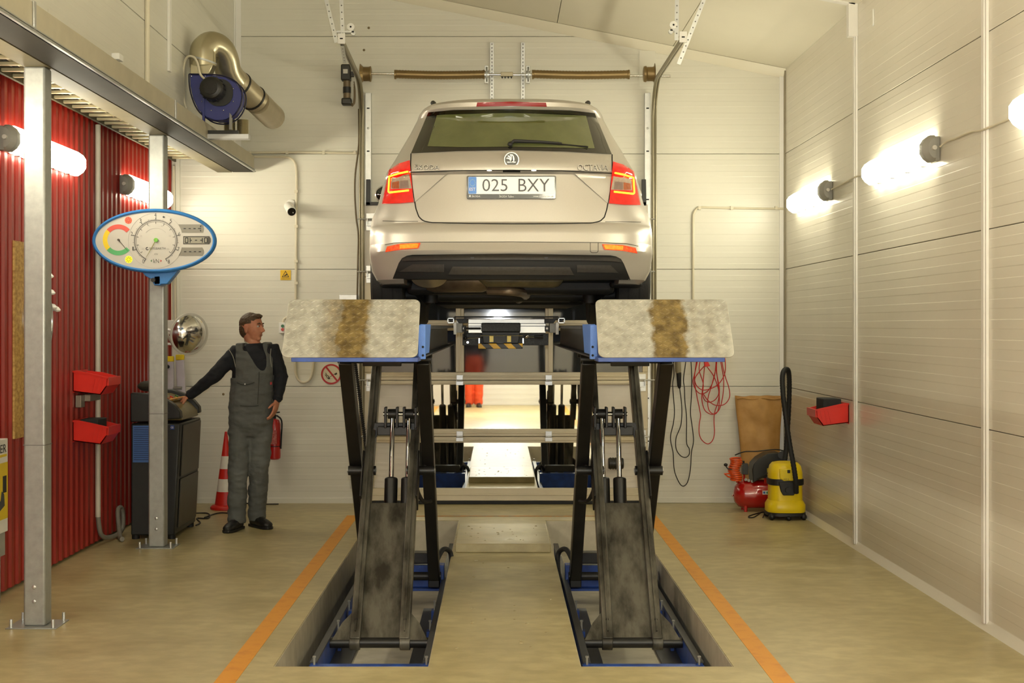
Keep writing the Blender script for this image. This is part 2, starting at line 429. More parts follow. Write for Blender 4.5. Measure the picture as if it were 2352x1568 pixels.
# ------------------------------------------------------------------ sectional door with windows and mirrors
DY = 12.985
def dz(py): return H - (py-CY)/F*DY
def dx(px): return (px-CX)/F*DY
FRAME = mat('anodised_door_frame', (196, 184, 156), 0.4, metal=0.25, var=0.04)
DPAN = mat('door_panel_paint', (216, 208, 194), 0.4, var=0.03)
MIRROR = mat('mirror_glass', (232, 232, 226), 0.015, metal=1.0, var=0.01)
PANE = mat('night_window_glass', (40, 42, 44), 0.04, metal=0.0, var=0.2, vscale=2.0, spec=1.0, coat=1.0)
door = bpy.data.objects.new('door_1', None); door.location = ((dx(840)+dx(1485))/2, DY, 0); C.objects.link(door); struct(door)
door['label'] = 'beige sectional overhead door with window rows and mirror panes'
X0, X1 = -1.25, 1.39
zs = [0.03, 0.63, 1.153, 1.66, 2.159, 2.646, 2.79]
def ribbed(x0, x1, z0, z1, n, m=DPAN, nm='infill_panel'):
    pr = rib_profile(z1-z0, n); mb = MB(); mb.extrude_profile(pr, (x0, DY+0.004, z0), (x1, DY+0.004, z0), None, (0,0,1), (0,-1,0))
    o = mb.build(nm, m, door, angle=5)
    if sum(p.normal.y*p.area for p in o.data.polygons) > 0: o.data.flip_normals()
MX0, MX1 = dx(952), dx(1362)
for i in range(6):
    z0, z1 = zs[i]+0.002, zs[i+1]-0.002
    if i == 0: lo, hi = 0.15, 0.572
    elif i == 1: lo, hi = 0.70, 1.112
    elif i == 2: lo, hi = 1.228, 1.615
    elif i == 3: lo, hi = 1.712, 2.115
    if i < 4:
        if i < 2: cells = [(X0+0.09, MX0-0.02, 'r'), (MX0, MX1, 'm'), (MX1+0.02, X1-0.09, 'r')]
        else: cells = [(dx(860), dx(1047), 'p'), (dx(1066), dx(1252), 'p'), (dx(1270), dx(1475), 'p')]
        for zz0, zz1 in ((z0, lo), (hi, z1)):
            MB().box((X0, DY-0.02, zz0), (X1, DY+0.02, zz1)).build('rail', FRAME, door, bevel=0.004)
            MB().box((X0+0.05, DY-0.026, (zz0+zz1)/2-0.008), (X1-0.05, DY-0.018, (zz0+zz1)/2+0.008)).build('rail_bead', FRAME, door, bevel=0.003)
        xs = [X0] + [v for c in cells for v in c[:2]] + [X1]
        for k in range(0, len(xs), 2):
            MB().box((xs[k], DY-0.02, lo), (xs[k+1], DY+0.02, hi)).build('stile', FRAME, door, bevel=0.004)
            if k not in (0, len(xs)-2) and i >= 2:
                c = (xs[k]+xs[k+1])/2; MB().box((c-0.008, DY-0.027, lo), (c+0.008, DY-0.018, hi)).build('stile_bead', FRAME, door, bevel=0.003)
        for c in cells:
            if c[2] == 'r': ribbed(c[0]-0.002, c[1]+0.002, lo-0.002, hi+0.002, 8 if i == 0 else 2)
            else:
                mb = MB().box((c[0]-0.004, DY-0.004, lo-0.004), (c[1]+0.004, DY+0.004, hi+0.004))
                o = mb.build('mirror_pane' if c[2] == 'm' else 'window_pane', MIRROR if c[2] == 'm' else PANE, door, smooth=False)
    else:
        MB().box((X0, DY-0.016, z0), (X0+0.12, DY+0.02, z1)).build('stile', DPAN, door); MB().box((X1-0.12, DY-0.016, z0), (X1, DY+0.02, z1)).build('stile', DPAN, door)
        ribbed(X0+0.12, X1-0.12, z0, z1, 8 if i == 4 else 2)
for i in range(1, 6):
    for px in (1056, 1260):
        mb = MB().box((dx(px)-0.03, DY-0.034, zs[i]+0.006), (dx(px)+0.03, DY-0.02, zs[i]+0.05))
        mb.box((dx(px)-0.034, DY-0.034, zs[i]-0.045), (dx(px)+0.034, DY-0.02, zs[i]-0.008)); mb.cyl((dx(px)-0.03, DY-0.036, zs[i]), (dx(px)+0.03, DY-0.036, zs[i]), 0.008)
        mb.build('hinge', GALVL, door, bevel=0.002)
    for s, xe in ((1, X0), (-1, X1)):
        mb = MB().box((xe+s*0.02, DY-0.035, zs[i]+0.012), (xe+s*0.10, DY-0.02, zs[i]+0.06)); mb.box((xe+s*0.02, DY-0.035, zs[i]-0.10), (xe+s*0.10, DY-0.02, zs[i]-0.012))
        mb.box((xe+s*0.03, DY-0.08, zs[i]-0.06), (xe+s*0.09, DY-0.035, zs[i]-0.05)); mb.box((xe+s*0.03, DY-0.08, zs[i]-0.05), (xe+s*0.036, DY-0.035, zs[i]+0.01)); mb.box((xe+s*0.084, DY-0.08, zs[i]-0.05), (xe+s*0.09, DY-0.035, zs[i]+0.01))
        mb.cyl((xe-s*0.06, DY-0.06, zs[i]+0.004), (xe+s*0.09, DY-0.06, zs[i]+0.004), 0.006, n=10)
        mb.build('roller_hinge', GALVL, door, bevel=0.001)
MB().box((X0, DY-0.03, 0.0), (X1, DY+0.02, 0.03)).build('bottom_seal', RUBBER, door, bevel=0.006)
for s, xe in ((1, X0), (-1, X1)):   # black corner bracket at the head of the door
    mb = MB().box((xe+s*0.02, DY-0.05, 2.78), (xe+s*0.06, DY-0.025, 3.02)); mb.box((xe+s*0.02, DY-0.05, 2.78), (xe+s*0.20, DY-0.025, 2.81))
    mb.build('top_bracket', BLKMET, door, bevel=0.003)
def hazard(name, w):
    m = bpy.data.materials.new(name); m.use_nodes = True; nt = m.node_tree; N = nt.nodes; L = nt.links; b = N['Principled BSDF']
    tc = N.new('ShaderNodeTexCoord'); sp = N.new('ShaderNodeSeparateXYZ'); L.new(tc.outputs['Object'], sp.inputs[0])
    ad = N.new('ShaderNodeMath'); ad.operation = 'ADD'; L.new(sp.outputs['X'], ad.inputs[0]); L.new(sp.outputs['Z'], ad.inputs[1])
    md = N.new('ShaderNodeMath'); md.operation = 'PINGPONG'; md.inputs[1].default_value = w; L.new(ad.outputs[0], md.inputs[0])
    gt = N.new('ShaderNodeMath'); gt.operation = 'GREATER_THAN'; gt.inputs[1].default_value = w/2; L.new(md.outputs[0], gt.inputs[0])
    mx = N.new('ShaderNodeMix'); mx.data_type = 'RGBA'; mx.inputs['A'].default_value = rgb(24, 22, 18); mx.inputs['B'].default_value = rgb(222, 172, 24)
    L.new(gt.outputs[0], mx.inputs['Factor']); L.new(mx.outputs['Result'], b.inputs['Base Color']); b.inputs['Roughness'].default_value = 0.45
    MATS[name] = m; return m
HAZ = hazard('hazard_stripes', 0.07)
for px in (858, 1462): MB().box((dx(px)-0.014, DY-0.024, dz(955)), (dx(px)+0.014, DY-0.02, dz(912))).build('hazard_tape', HAZ, door, smooth=False)

# ------------------------------------------------------------------ wall lights
LIGHTM = mat('lamp_diffuser', (245, 240, 225), 0.3, var=0.0, emit=LAMP_COL, estr=LAMP)
LIGHTS = mat('lamp_diffuser_flank', (245, 240, 225), 0.3, var=0.0, emit=LAMP_COL, estr=LAMP*0.28)   # the tube boards face the room, the flanks glow less
def flanks(o):
    o.data.materials.append(LIGHTS)
    for p in o.data.polygons:
        if abs(p.normal.z) > 0.62: p.material_index = 1
def batten(side, y0, y1, z, label, group=None):
    xw = XR if side > 0 else XL+0.016
    t = thing('batten_light', label, 'wall light', (xw, (y0+y1)/2, z), group)
    o = -1 if side > 0 else 1
    def ring(y, k, dd): return [Vector((xw+o*(0.035+dd*1.25*u), y, z+0.085*k*v)) for u, v in ((0,-1),(0.35,-1),(0.75,-0.72),(1,-0.35),(1,0.35),(0.75,0.72),(0.35,1),(0,1))]
    MB().box((xw, y0+0.02, z-0.075), (xw+o*0.04, y1-0.02, z+0.075)).build('housing', GREYP, t, bevel=0.006)
    ys = [(y0+0.075, 0.8, 0.05), (y0+0.10, 1, 0.068), (y1-0.04, 1, 0.068), (y1-0.01, 0.8, 0.05)]
    mb = MB(); rows = [ring(y, k, dd) for y, k, dd in ys]; mb.grid(rows, True); mb.add(rows[0], [tuple(range(8))]); mb.add(rows[-1], [tuple(range(8))])
    flanks(mb.build('diffuser', LIGHTM, t))
    mb = MB(); rows = [ring(y, k, dd) for y, k, dd in ((y0-0.01, 0.7, 0.035), (y0+0.02, 0.95, 0.058), (y0+0.075, 0.96, 0.062))]; mb.grid(rows, True); mb.add(rows[0], [tuple(range(8))]); mb.add(rows[-1], [tuple(range(8))])
    ec = mb.build('end_cap', GREYP, t)
    MB().cyl((xw+o*0.05, y0-0.035, z), (xw+o*0.05, y0, z), 0.014, n=12).build('cable_gland', LGREYP, ec)
    for f in (0.15, 0.38, 0.62, 0.85):
        yy = y0+(y1-y0)*f; MB().box((xw+o*0.03, yy-0.02, z-0.09), (xw+o*0.06, yy+0.02, z-0.082)).build('clip', GREYP, t)
    return t
batten(1, 11.15, 12.42, 2.745, 'lit batten light on the right wall closest to the back corner')
batten(1, 8.43, 9.86, 2.735, 'lit batten light on the right wall between the two white trims')
batten(1, 5.45, 7.03, 2.73, 'lit batten light on the right wall cut by the photo edge')
batten(-1, 8.50, 9.95, 2.81, 'lit batten light on the red wall behind the near steel column')
batten(-1, 11.2, 12.6, 2.80, 'lit batten light on the red wall behind the gauge column')
for y in (2.7, 0.0, -2.7): batten(1, y, y+1.6, 2.735, 'batten light on the right wall behind the camera', 'wall lights behind the camera')
for y in (5.9, 3.2, 0.5, -2.1): batten(-1, y, y+1.6, 2.81, 'batten light on the left wall beside or behind the camera', 'wall lights behind the camera')
YW = YF+0.01
for x, zz_ in ((-1.4, 3.0), (1.3, 3.0), (-1.4, 3.5), (1.3, 3.5)):   # battens added unseen behind the camera to brighten surfaces facing it
    t = thing('batten_light', 'added batten light high on the front wall behind the camera, brightening what faces it', 'wall light', (x, YF+0.02, zz_), 'wall lights behind the camera')
    for z in (zz_,):
        MB().box((x-0.70, YW, z-0.07), (x+0.70, YW+0.04, z+0.07)).build('housing', GREYP, t, bevel=0.006)
        MB().prism([(0.04, -0.08), (0.08, -0.075), (0.11, -0.03), (0.11, 0.03), (0.08, 0.075), (0.04, 0.08)], (x-0.68, YW, z), (0,1,0), (0,0,1), (1.36, 0, 0)).build('diffuser', LIGHTM, t)
# feeder cable along the right wall lights
pts = [XPL(2330, 268, XR-0.012), XPL(2290, 285, XR-0.012), XPL(2252, 300, XR-0.03), XPL(2230, 303, XR-0.012), XPL(2195, 318, XR-0.012), XPL(2175, 325, XR-0.012), Vector((XR-0.03, 8.36, 2.735))]
tag(MB().tube(smooth_path(pts), 0.006, 6).build('light_cable', CONDUIT), 'slack pale cable between the two nearest right wall lights', 'cable', 'wall light cables')
pts = [Vector((XR-0.03, 9.92, 2.735)), XPL(1972, 404, XR-0.012), XPL(1955, 411, XR-0.032), XPL(1940, 420, XR-0.012), Vector((XR-0.03, 11.09, 2.745))]
tag(MB().tube(smooth_path(pts), 0.006, 6).build('light_cable', CONDUIT), 'pale cable linking the two farther right wall lights', 'cable', 'wall light cables')

# droplets of melt water on the slab and the walkway
WATER = mat('water_film', (166, 152, 112), 0.06, var=0.1, coat=1.0, spec=1.0)
rnd = random.Random(11); dr = MB()
for k in range(46):
    if k < 22: x, y, z = rnd.uniform(-0.26, 0.30), rnd.uniform(10.3, 11.1), 0.065
    else: x, y, z = rnd.uniform(-0.28, 0.34), rnd.uniform(7.0, 10.0), 0.0
    r = rnd.uniform(0.004, 0.009); dr.ball((x, y, z), (r*1.3, r, r*0.42), 12, 8)
o = dr.build('water_drops', WATER); o['kind'] = 'stuff'; tag(o, 'scattered water drops glinting on the concrete between the pits', 'water')
# ------------------------------------------------------------------ scissor lifts in the pits
def tread_mat(name, bands, seed):
    m = bpy.data.materials.new(name); m.use_nodes = True; nt = m.node_tree; N = nt.nodes; L = nt.links; b = N['Principled BSDF']
    tc = N.new('ShaderNodeTexCoord'); sp = N.new('ShaderNodeSeparateXYZ'); L.new(tc.outputs['Object'], sp.inputs[0])
    nz = N.new('ShaderNodeTexNoise'); nz.inputs['Scale'].default_value = 11; nz.inputs['Detail'].default_value = 8; nz.inputs['Roughness'].default_value = 0.7; L.new(tc.outputs['Object'], nz.inputs['Vector'])
    fac = None
    for c, w, soft, amt in bands:
        d = N.new('ShaderNodeMath'); d.operation = 'SUBTRACT'; d.inputs[1].default_value = c; L.new(sp.outputs['X'], d.inputs[0])
        a = N.new('ShaderNodeMath'); a.operation = 'ABSOLUTE'; L.new(d.outputs[0], a.inputs[0])
        e = N.new('ShaderNodeMath'); e.operation = 'MULTIPLY_ADD'; e.inputs[1].default_value = 0.13; L.new(nz.outputs['Fac'], e.inputs[0]); L.new(a.outputs[0], e.inputs[2])
        mr = N.new('ShaderNodeMapRange'); mr.inputs['From Min'].default_value = w+0.065+soft; mr.inputs['From Max'].default_value = w+0.065-soft
        mr.inputs['To Min'].default_value = 0; mr.inputs['To Max'].default_value = amt; L.new(e.outputs[0], mr.inputs['Value'])
        if fac is None: fac = mr.outputs['Result']
        else:
            x = N.new('ShaderNodeMath'); x.operation = 'MAXIMUM'; L.new(fac, x.inputs[0]); L.new(mr.outputs['Result'], x.inputs[1]); fac = x.outputs[0]
    n2 = N.new('ShaderNodeTexNoise'); n2.inputs['Scale'].default_value = 26; n2.inputs['Detail'].default_value = 6; L.new(tc.outputs['Object'], n2.inputs['Vector'])
    r = N.new('ShaderNodeValToRGB'); r.color_ramp.elements[0].position = 0.32; r.color_ramp.elements[0].color = rgb(148, 146, 135); r.color_ramp.elements[1].position = 0.62; r.color_ramp.elements[1].color = rgb(178, 176, 165)
    L.new(n2.outputs['Fac'], r.inputs['Fac'])
    r2 = N.new('ShaderNodeValToRGB'); r2.color_ramp.elements[0].position = 0.35; r2.color_ramp.elements[0].color = rgb(88, 72, 40); r2.color_ramp.elements[1].position = 0.7; r2.color_ramp.elements[1].color = rgb(142, 122, 76)
    L.new(n2.outputs['Fac'], r2.inputs['Fac'])
    mx = N.new('ShaderNodeMix'); mx.data_type = 'RGBA'; L.new(fac, mx.inputs['Factor']); L.new(r.outputs['Color'], mx.inputs['A']); L.new(r2.outputs['Color'], mx.inputs['B'])
    L.new(mx.outputs['Result'], b.inputs['Base Color']); b.inputs['Metallic'].default_value = 0.25
    ro = N.new('ShaderNodeMapRange'); ro.inputs['To Min'].default_value = 0.5; ro.inputs['To Max'].default_value = 0.34; L.new(fac, ro.inputs['Value']); L.new(ro.outputs['Result'], b.inputs['Roughness'])
    MATS[name] = m; return m
STEELD = mat('dull_grey_steel', (74, 76, 82), 0.4, metal=0.5, var=0.15, vscale=5)
NAVY = mat('navy_steel', (28, 34, 58), 0.4, var=0.15)
def lift(cx, s, label, tmat):
    t = thing('scissor_lift', label, 'car lift', (cx, 9.0, -0.30), 'pit scissor lifts')
    X = lambda u: cx + s*u
    def B(u0, y0, z0, u1, y1, z1): return MB().box((X(u0), y0, z0), (X(u1), y1, z1))
    # --- runway
    deck = B(-0.315, 6.66, 1.642, 0.29, 11.55, 1.662).build('runway_deck', STEELD, t, bevel=0.003)
    B(-0.315, 6.64, 1.500, 0.268, 6.66, 1.642).build('end_plate', BLUE, t, bevel=0.002); B(-0.315, 6.405, 1.494, 0.268, 6.66, 1.514).build('end_lip', BLUE, t, bevel=0.002)
    plabel(B(-0.338, 6.60, 1.502, -0.305, 6.66, 1.664).build('end_flange', LBLUE, t, bevel=0.002), 'bright blue end flange')
    g = MB().prism([(6.76, 1.668), (7.60, 1.668), (7.42, 1.517), (6.80, 1.517)], (X(-0.316), 0, 0), (0,1,0), (0,0,1), (s*0.012, 0, 0)); plabel(g.build('gusset_plate', LBLUE, t, bevel=0.002), 'bright blue gusset plate')
    B(-0.262, 6.66, 1.505, -0.250, 11.55, 1.642).build('inner_web', STEELD, t); B(0.262, 6.66, 1.505, 0.274, 11.55, 1.642).build('outer_web', STEELD, t)
    B(-0.315, 6.66, 1.500, -0.235, 11.55, 1.510).build('inner_flange', STEELD, t, bevel=0.002); B(0.235, 6.66, 1.500, 0.29, 11.55, 1.510).build('outer_flange', BLUE, t, bevel=0.002)
    B(-0.25, 11.53, 1.50, 0.262, 11.55, 1.642).build('front_plate', BLUE, t)
    for yy in (8.0, 9.4, 10.8): B(-0.25, yy, 1.53, 0.262, yy+0.03, 1.642).build('cross_rib', STEELD, t)
    box = B(-0.10, 8.12, 1.432, 0.085, 8.45, 1.50).build('slide_box', NAVY, t, bevel=0.006); B(-0.12, 8.10, 1.425, 0.105, 8.12, 1.506).build('slide_box_cover', BLKMET, t, bevel=0.004)
    # --- tread plate ramp, folded up as a stop
    p0 = Vector((cx, 6.40, 1.517)); p1 = Vector((cx, 6.63, 1.786)); up = (p1-p0); ln = up.length; up.normalize(); ux = Vector((1,0,0)); nr = ux.cross(up)
    if nr.y > 0: nr = -nr
    ramp = MB().prism(rrect(0.626, ln, 0.03, 5, 0, ln/2), p0, ux, up, -nr*0.007).build('ramp_plate', tmat, t, bevel=0.0015)
    lug = MB(); rnd = random.Random(5); st = 0.0245
    for i in range(-12, 13):
        for j in range(0, 14):
            a = math.radians(32 if (i+j) % 2 else -32); c = p0 + ux*(i*st) + up*(0.02+j*st) + nr*0.0002
            e1 = ux*math.cos(a) + up*math.sin(a); e2 = -ux*math.sin(a) + up*math.cos(a)
            vs = [c-e1*0.0125, c-e2*0.0042, c+e1*0.0125, c+e2*0.0042, c-e1*0.006+nr*0.0022, c+e1*0.006+nr*0.0022]
            lug.add(vs, [(0,1,4),(1,2,5,4),(2,3,5),(3,0,4,5)])
    lg = lug.build('tread_lugs', tmat, ramp, smooth=False, recalc=True); lg['kind'] = 'stuff'
    MB().cyl((X(-0.30), 6.47, 1.528), (X(0.26), 6.47, 1.528), 0.010, n=12).build('hinge_rod', GALV, t)
    for zz in (1.52, 1.56): MB().cyl((X(-0.327), 6.596, zz), (X(-0.327), 6.602, zz), 0.006, n=8).build('bolt_hole', DARK, t)
    # --- inner arms with the tray
    A0, A1 = Vector((0, 8.05, -0.17)), Vector((0, 9.55, 1.47))
    def at(f, u, a=A0, b=A1, o=0.0):
        d = (b-a).normalized(); n = Vector((0, -d.z, d.y)); q = a.lerp(b, f) + n*o; return Vector((X(u), q.y, q.z))
    for u in (-0.142, 0.142):
        arm = MB().bar(at(0.0, u), at(1.0, u), 0.06, 0.10, up=(0,0,1)).build('inner_arm', DIRTY, t, bevel=0.006)
        MB().bar(at(0.02, u, o=0.056), at(0.98, u, o=0.056), 0.006, 0.012).build('weld_bead', DIRTY, arm)
        MB().ball(at(0.055, u, o=0.051), (0.008, 0.004, 0.011), 10, 6).build('slot_hole', DARK, arm)
        MB().bar(at(0.44, u+0.032*(1 if u > 0 else -1)), at(0.60, u+0.032*(1 if u > 0 else -1)), 0.012, 0.16).build('pivot_cheek', BLKMET, arm, bevel=0.004)
    MB().bar(at(0.01, 0, o=0.012), at(0.435, 0, o=0.012), 0.235, 0.012).build('tray_plate', DIRTY, t)
    for sg in (-1, 1):   # splayed foot gussets and hinge sleeves
        q = [at(0.0, sg*0.165, o=0.02), at(0.085, sg*0.165, o=0.02), at(0.05, sg*0.225, o=0.02), at(0.0, sg*0.275, o=0.02)]
        dn = (A1-A0).normalized(); nn = Vector((0, -dn.z, dn.y))*0.012
        MB().add(q + [v+nn for v in q], [(0,1,2,3),(7,6,5,4),(0,4,5,1),(1,5,6,2),(2,6,7,3),(3,7,4,0)]).build('foot_gusset', DIRTY, t)
        MB().cyl((X(sg*0.115), A0.y, A0.z), (X(sg*0.175), A0.y, A0.z), 0.042, n=20).build('hinge_sleeve', DIRTY, t, bevel=0.003)
    MB().cyl((X(-0.285), A0.y, A0.z), (X(0.288), A0.y, A0.z), 0.030, n=20).build('foot_shaft', BLKMET, t)
    MB().cyl((X(-0.23), A1.y, A1.z), (X(0.23), A1.y, A1.z), 0.028, n=16).build('head_shaft', BLKMET, t)
    # --- outer arms
    O0, O1 = Vector((0, 8.37, 1.47)), Vector((0, 9.80, -0.10))
    for u in (-0.233, 0.233):
        MB().bar(at(0.0, u, O0, O1), at(1.0, u, O0, O1), 0.078, 0.12).build('outer_arm', BLKMET, t, bevel=0.006)
        foot = MB().box((X(u-0.04), 9.74, -0.17), (X(u+0.04), 9.86, -0.04)); foot.build('arm_foot', BLKMET, t, bevel=0.006)
    MB().cyl((X(-0.28), O0.y, O0.z-0.01), (X(0.28), O0.y, O0.z-0.01), 0.026, n=16).build('head_pin', BLKMET, t)
    MB().cyl((X(-0.28), O1.y, O1.z), (X(0.28), O1.y, O1.z), 0.03, n=16).build('rear_shaft', BLKMET, t)
    # pivot
    pv = Vector((0, 8.91, 0.735))
    for a_, b_ in ((-0.275, -0.10), (0.10, 0.275)): MB().cyl((X(a_), pv.y, pv.z), (X(b_), pv.y, pv.z), 0.030, n=20).build('pivot_shaft', BLKMET, t)
    for u in (-0.276, -0.10, 0.10, 0.276):
        MB().cyl((X(u-0.006), pv.y-0.0, pv.z), (X(u+0.006), pv.y, pv.z), 0.016, n=6).build('pivot_nut', GALVL, t)
    # --- cylinders and their head bracket
    for u in (0.0, -0.105):
        p_top, p_mid, p_bot = Vector((X(u), 9.02, 1.06)), Vector((X(u), 8.90, 0.69)), Vector((X(u), 8.62, -0.16))
        c = MB().cyl(p_bot, p_mid, 0.042, n=24).build('cylinder_barrel', BLKMET, t, bevel=0.01)
        plabel(MB().cyl(p_mid, p_top, 0.016, n=16).build('piston_rod', CHROME, t), 'polished steel piston rod')
        MB().cyl((X(u-0.03), 9.02, 1.09), (X(u+0.03), 9.02, 1.09), 0.032, n=16).build('rod_eye', BLKMET, t)
    br = MB().prism([(-0.165, 0.86), (-0.15, 1.03), (0.12, 1.03), (0.155, 0.86), (0.10, 0.95), (-0.10, 0.95)], (cx, 9.04, 0), (s, 0, 0), (0,0,1), (0, 0.03, 0)).build('head_bracket', BLKMET, t, bevel=0.003)
    MB().box((X(-0.10), 9.0, 0.95), (X(0.10), 9.10, 1.01)).build('bracket_tube', BLKMET, t, bevel=0.006)
    for u in (-0.15, -0.075, -0.03, 0.045): MB().box((X(u-0.008), 8.98, 1.0), (X(u+0.008), 9.07, 1.135)).build('bracket_lug', BLKMET, t, bevel=0.004)
    plabel(MB().cyl((X(-0.165), 9.02, 1.09), (X(0.06), 9.02, 1.09), 0.014, n=12).build('bracket_pin', CHROME, t), 'bright steel pin')
    # safety lever on the inner outer-arm
    pts = [Vector((X(-0.225), 8.95, 0.78)), Vector((X(-0.165), 8.90, 0.70)), Vector((X(-0.165), 8.88, 0.62)), Vector((X(-0.20), 8.92, 0.54)), Vector((X(-0.25), 8.98, 0.53))]
    MB().tube(smooth_path(pts, 5), 0.014, 8).build('safety_lever', BLKMET, t)
    # --- base frame in the pit
    for u in (-0.300, 0.305):
        sr = B(u-0.016, 7.45, -0.30, u+0.016, 11.5, -0.145).build('base_rail', BLUE, t, bevel=0.003)
        B(u-0.02, 7.45, -0.145, u+0.02, 11.5, -0.135).build('rail_cap', STEELD, sr, bevel=0.002)
    B(-0.325, 7.42, -0.30, 0.325, 7.47, -0.150).build('front_bar', BLUE, t, bevel=0.004)
    for u in (-0.24, 0.24): B(u-0.07, 7.47, -0.30, u+0.07, 9.6, -0.285).build('slide_plate', STEELD, t)
    B(-0.30, 9.86, -0.19, 0.30, 9.98, -0.035).build('rear_box', BLUE, t, bevel=0.005); B(-0.30, 9.80, -0.205, 0.30, 9.98, -0.19).build('rear_box_flange', BLUE, t)
    B(-0.24, 9.84, -0.02, 0.10, 9.96, 0.055).build('rear_block', BLKMET, t, bevel=0.006)
    for u, yy in ((-0.30, 7.445), (0.30, 7.445), (-0.275, 8.35), (0.275, 8.35), (-0.275, 8.95), (0.275, 8.95)):
        b = MB().cyl((X(u), yy, -0.20), (X(u), yy, -0.112), 0.006, n=8); b.cyl((X(u), yy, -0.112), (X(u), yy, -0.104), 0.010, n=6); plabel(b.build('levelling_bolt', GALVL, t), 'zinc levelling bolt')
        if yy > 8: B(u-0.02*(1 if u > 0 else -1), yy-0.035, -0.28, u, yy+0.035, -0.165).build('bolt_lug', BLUE, t)
    pts = [Vector((X(-0.25), 9.9, 0.0)), Vector((X(-0.29), 9.98, 0.06)), Vector((X(-0.34), 10.05, 0.02)), Vector((X(-0.345), 10.0, -0.10)), Vector((X(-0.33), 9.9, -0.22))]
    MB().tube(smooth_path(pts, 5), 0.018, 8).build('hydraulic_hose', RUBBER, t)
    return t
lift(-0.685, -1, 'scissor lift in the left pit under the car, beside the mechanic', tread_mat('tread_plate_brown_track', [(-0.685, 0.075, 0.02, 1.0), (-0.75, 0.06, 0.04, 0.65), (-0.45, 0.0, 0.05, 0.35)], 1))
lift(0.773, 1, 'scissor lift in the right pit under the car, toward the hanging cables', tread_mat('tread_plate_dark_track', [(0.80, 0.078, 0.012, 1.0), (0.99, 0.0, 0.06, 0.4), (0.92, 0.0, 0.04, 0.5)], 2))

# ------------------------------------------------------------------ axle jack beam between the runways
jd = 10.3; S = F/jd
def J(px, py, y=jd): return Vector(((px-CX)/S, y, H-(py-CY)/S))
def jbox(px0, py0, px1, py1, y0, y1): a = J(px0, py0); b = J(px1, py1); return MB().box((a.x, y0, a.z), (b.x, y1, b.z))
t = thing('axle_jack', 'grey axle jack beam with hazard striped edge hanging between the runways', 'jack', J(1160, 790))
GRAN = mat('black_granular_plastic', (58, 60, 62), 0.5, var=0.25, vscale=90, bump=0.2, bscale=260, col2=(26, 27, 28))
jbox(1075, 732, 1254, 765, 10.28, 10.40).build('beam', ALU, t, bevel=0.004)
for yy in (742, 748): jbox(1075, yy, 1254, yy+1.5, 10.274, 10.28).build('beam_groove', STEELD, t)
jbox(1044, 726, 1282, 729, 10.24, 10.42).build('beam_cap', BLACK, t, bevel=0.003)
for s_, a, b, c in ((1, 1046, 1063, 1074), (-1, 1279, 1262, 1250)):
    o = J(0, 0).x
    pr = [(J(a, 0).x, J(0, 731).z), (J(c, 0).x, J(0, 731).z), (J(c, 0).x, J(0, 742).z), (J(a+s_*8, 0).x, J(0, 742).z)]
    MB().prism(pr, (0, 10.262, 0), (1,0,0), (0,0,1), (0, 0.10, 0)).build('end_cap', GRAN, t, bevel=0.003)
    jbox(a+s_*2, 742, b, 764, 10.27, 10.38).build('carriage', GREYP, t, bevel=0.003)
    MB().box((J(a-s_*4, 0).x, 10.262, J(0, 768).z), (J(a+s_*3, 0).x, 10.30, J(0, 740).z)).build('guide_rail', WHITEP, t, bevel=0.003)
    fr = MB(); x0, x1 = J(a-s_*18, 0).x, J(a-s_*3, 0).x; z0, z1 = J(0, 742).z, J(0, 730).z
    fr.box((x0, 10.27, z0), (x1, 10.34, z0+0.006)); fr.box((x0, 10.27, z1-0.006), (x1, 10.34, z1)); fr.box((min(x0,x1), 10.27, z0), (min(x0,x1)+0.006, 10.34, z1)); fr.box((max(x0,x1)-0.006, 10.27, z0), (max(x0,x1), 10.34, z1))
    fr.build('rail_bracket', GALVL, t)
    MB().cyl(J(a-s_*14, 736, 10.29), J(a-s_*5, 736, 10.29), 0.010, n=12).build('rail_roller', STEELD, t)
for px in (1066, 1256):
    q = jbox(px-5, 748, px+5, 761, 10.262, 10.29).build('plunger_block', BLACK, t, bevel=0.003); MB().cyl(J(px, 754, 10.25), J(px, 754, 10.27), 0.008, n=12).build('plunger', WHITEP, q)
jbox(1106, 741, 1195, 762, 10.19, 10.28).build('pump_cover', GRAN, t, bevel=0.008)
MB().prism([(J(1107,0).x, J(0,762).z), (J(1194,0).x, J(0,762).z), (J(1190,0).x, J(0,788).z), (J(1111,0).x, J(0,788).z)], (0, 10.20, 0), (1,0,0), (0,0,1), (0, 0.07, 0)).build('pump_body', BLACK, t, bevel=0.004)
MB().cyl(J(1104, 770, 10.18), J(1200, 770, 10.18), 0.004, n=8).build('release_bar', CHROME, t)
for px in (1129, 1169): jbox(px-4.5, 771, px+4.5, 785, 10.195, 10.20).build('warning_sticker', YELLOW, t, smooth=False)
jbox(1062, 766, 1260, 793, 10.34, 10.38).build('base_plate', GRAN, t, bevel=0.003)
ed = jbox(1099, 788, 1200, 800, 10.17, 10.27).build('striped_edge', hazard('hazard_stripes_fine', 0.055), t, bevel=0.004)
MB().prism([(J(1141,0).x, J(0,789).z), (J(1157,0).x, J(0,788).z), (J(1143,0).x, J(0,779).z)], (0, 10.185, 0), (1,0,0), (0,0,1), (0, 0.01, 0)).build('striped_tab', HAZ, t)
MB().tube([J(1066, 754, 10.24), J(1105, 754, 10.24)], 0.008, 8).build('pump_lever', BLACK, t)
MB().tube([J(1069, 754, 10.235), J(1069, 772, 10.235)], 0.009, 8).ball(J(1069, 776, 10.235), 0.015).build('lever_knob', BLACK, t)
MB().tube([J(1069, 776, 10.24), J(1110, 775, 10.24)], 0.003, 6).build('link_rod', CHROME, t)
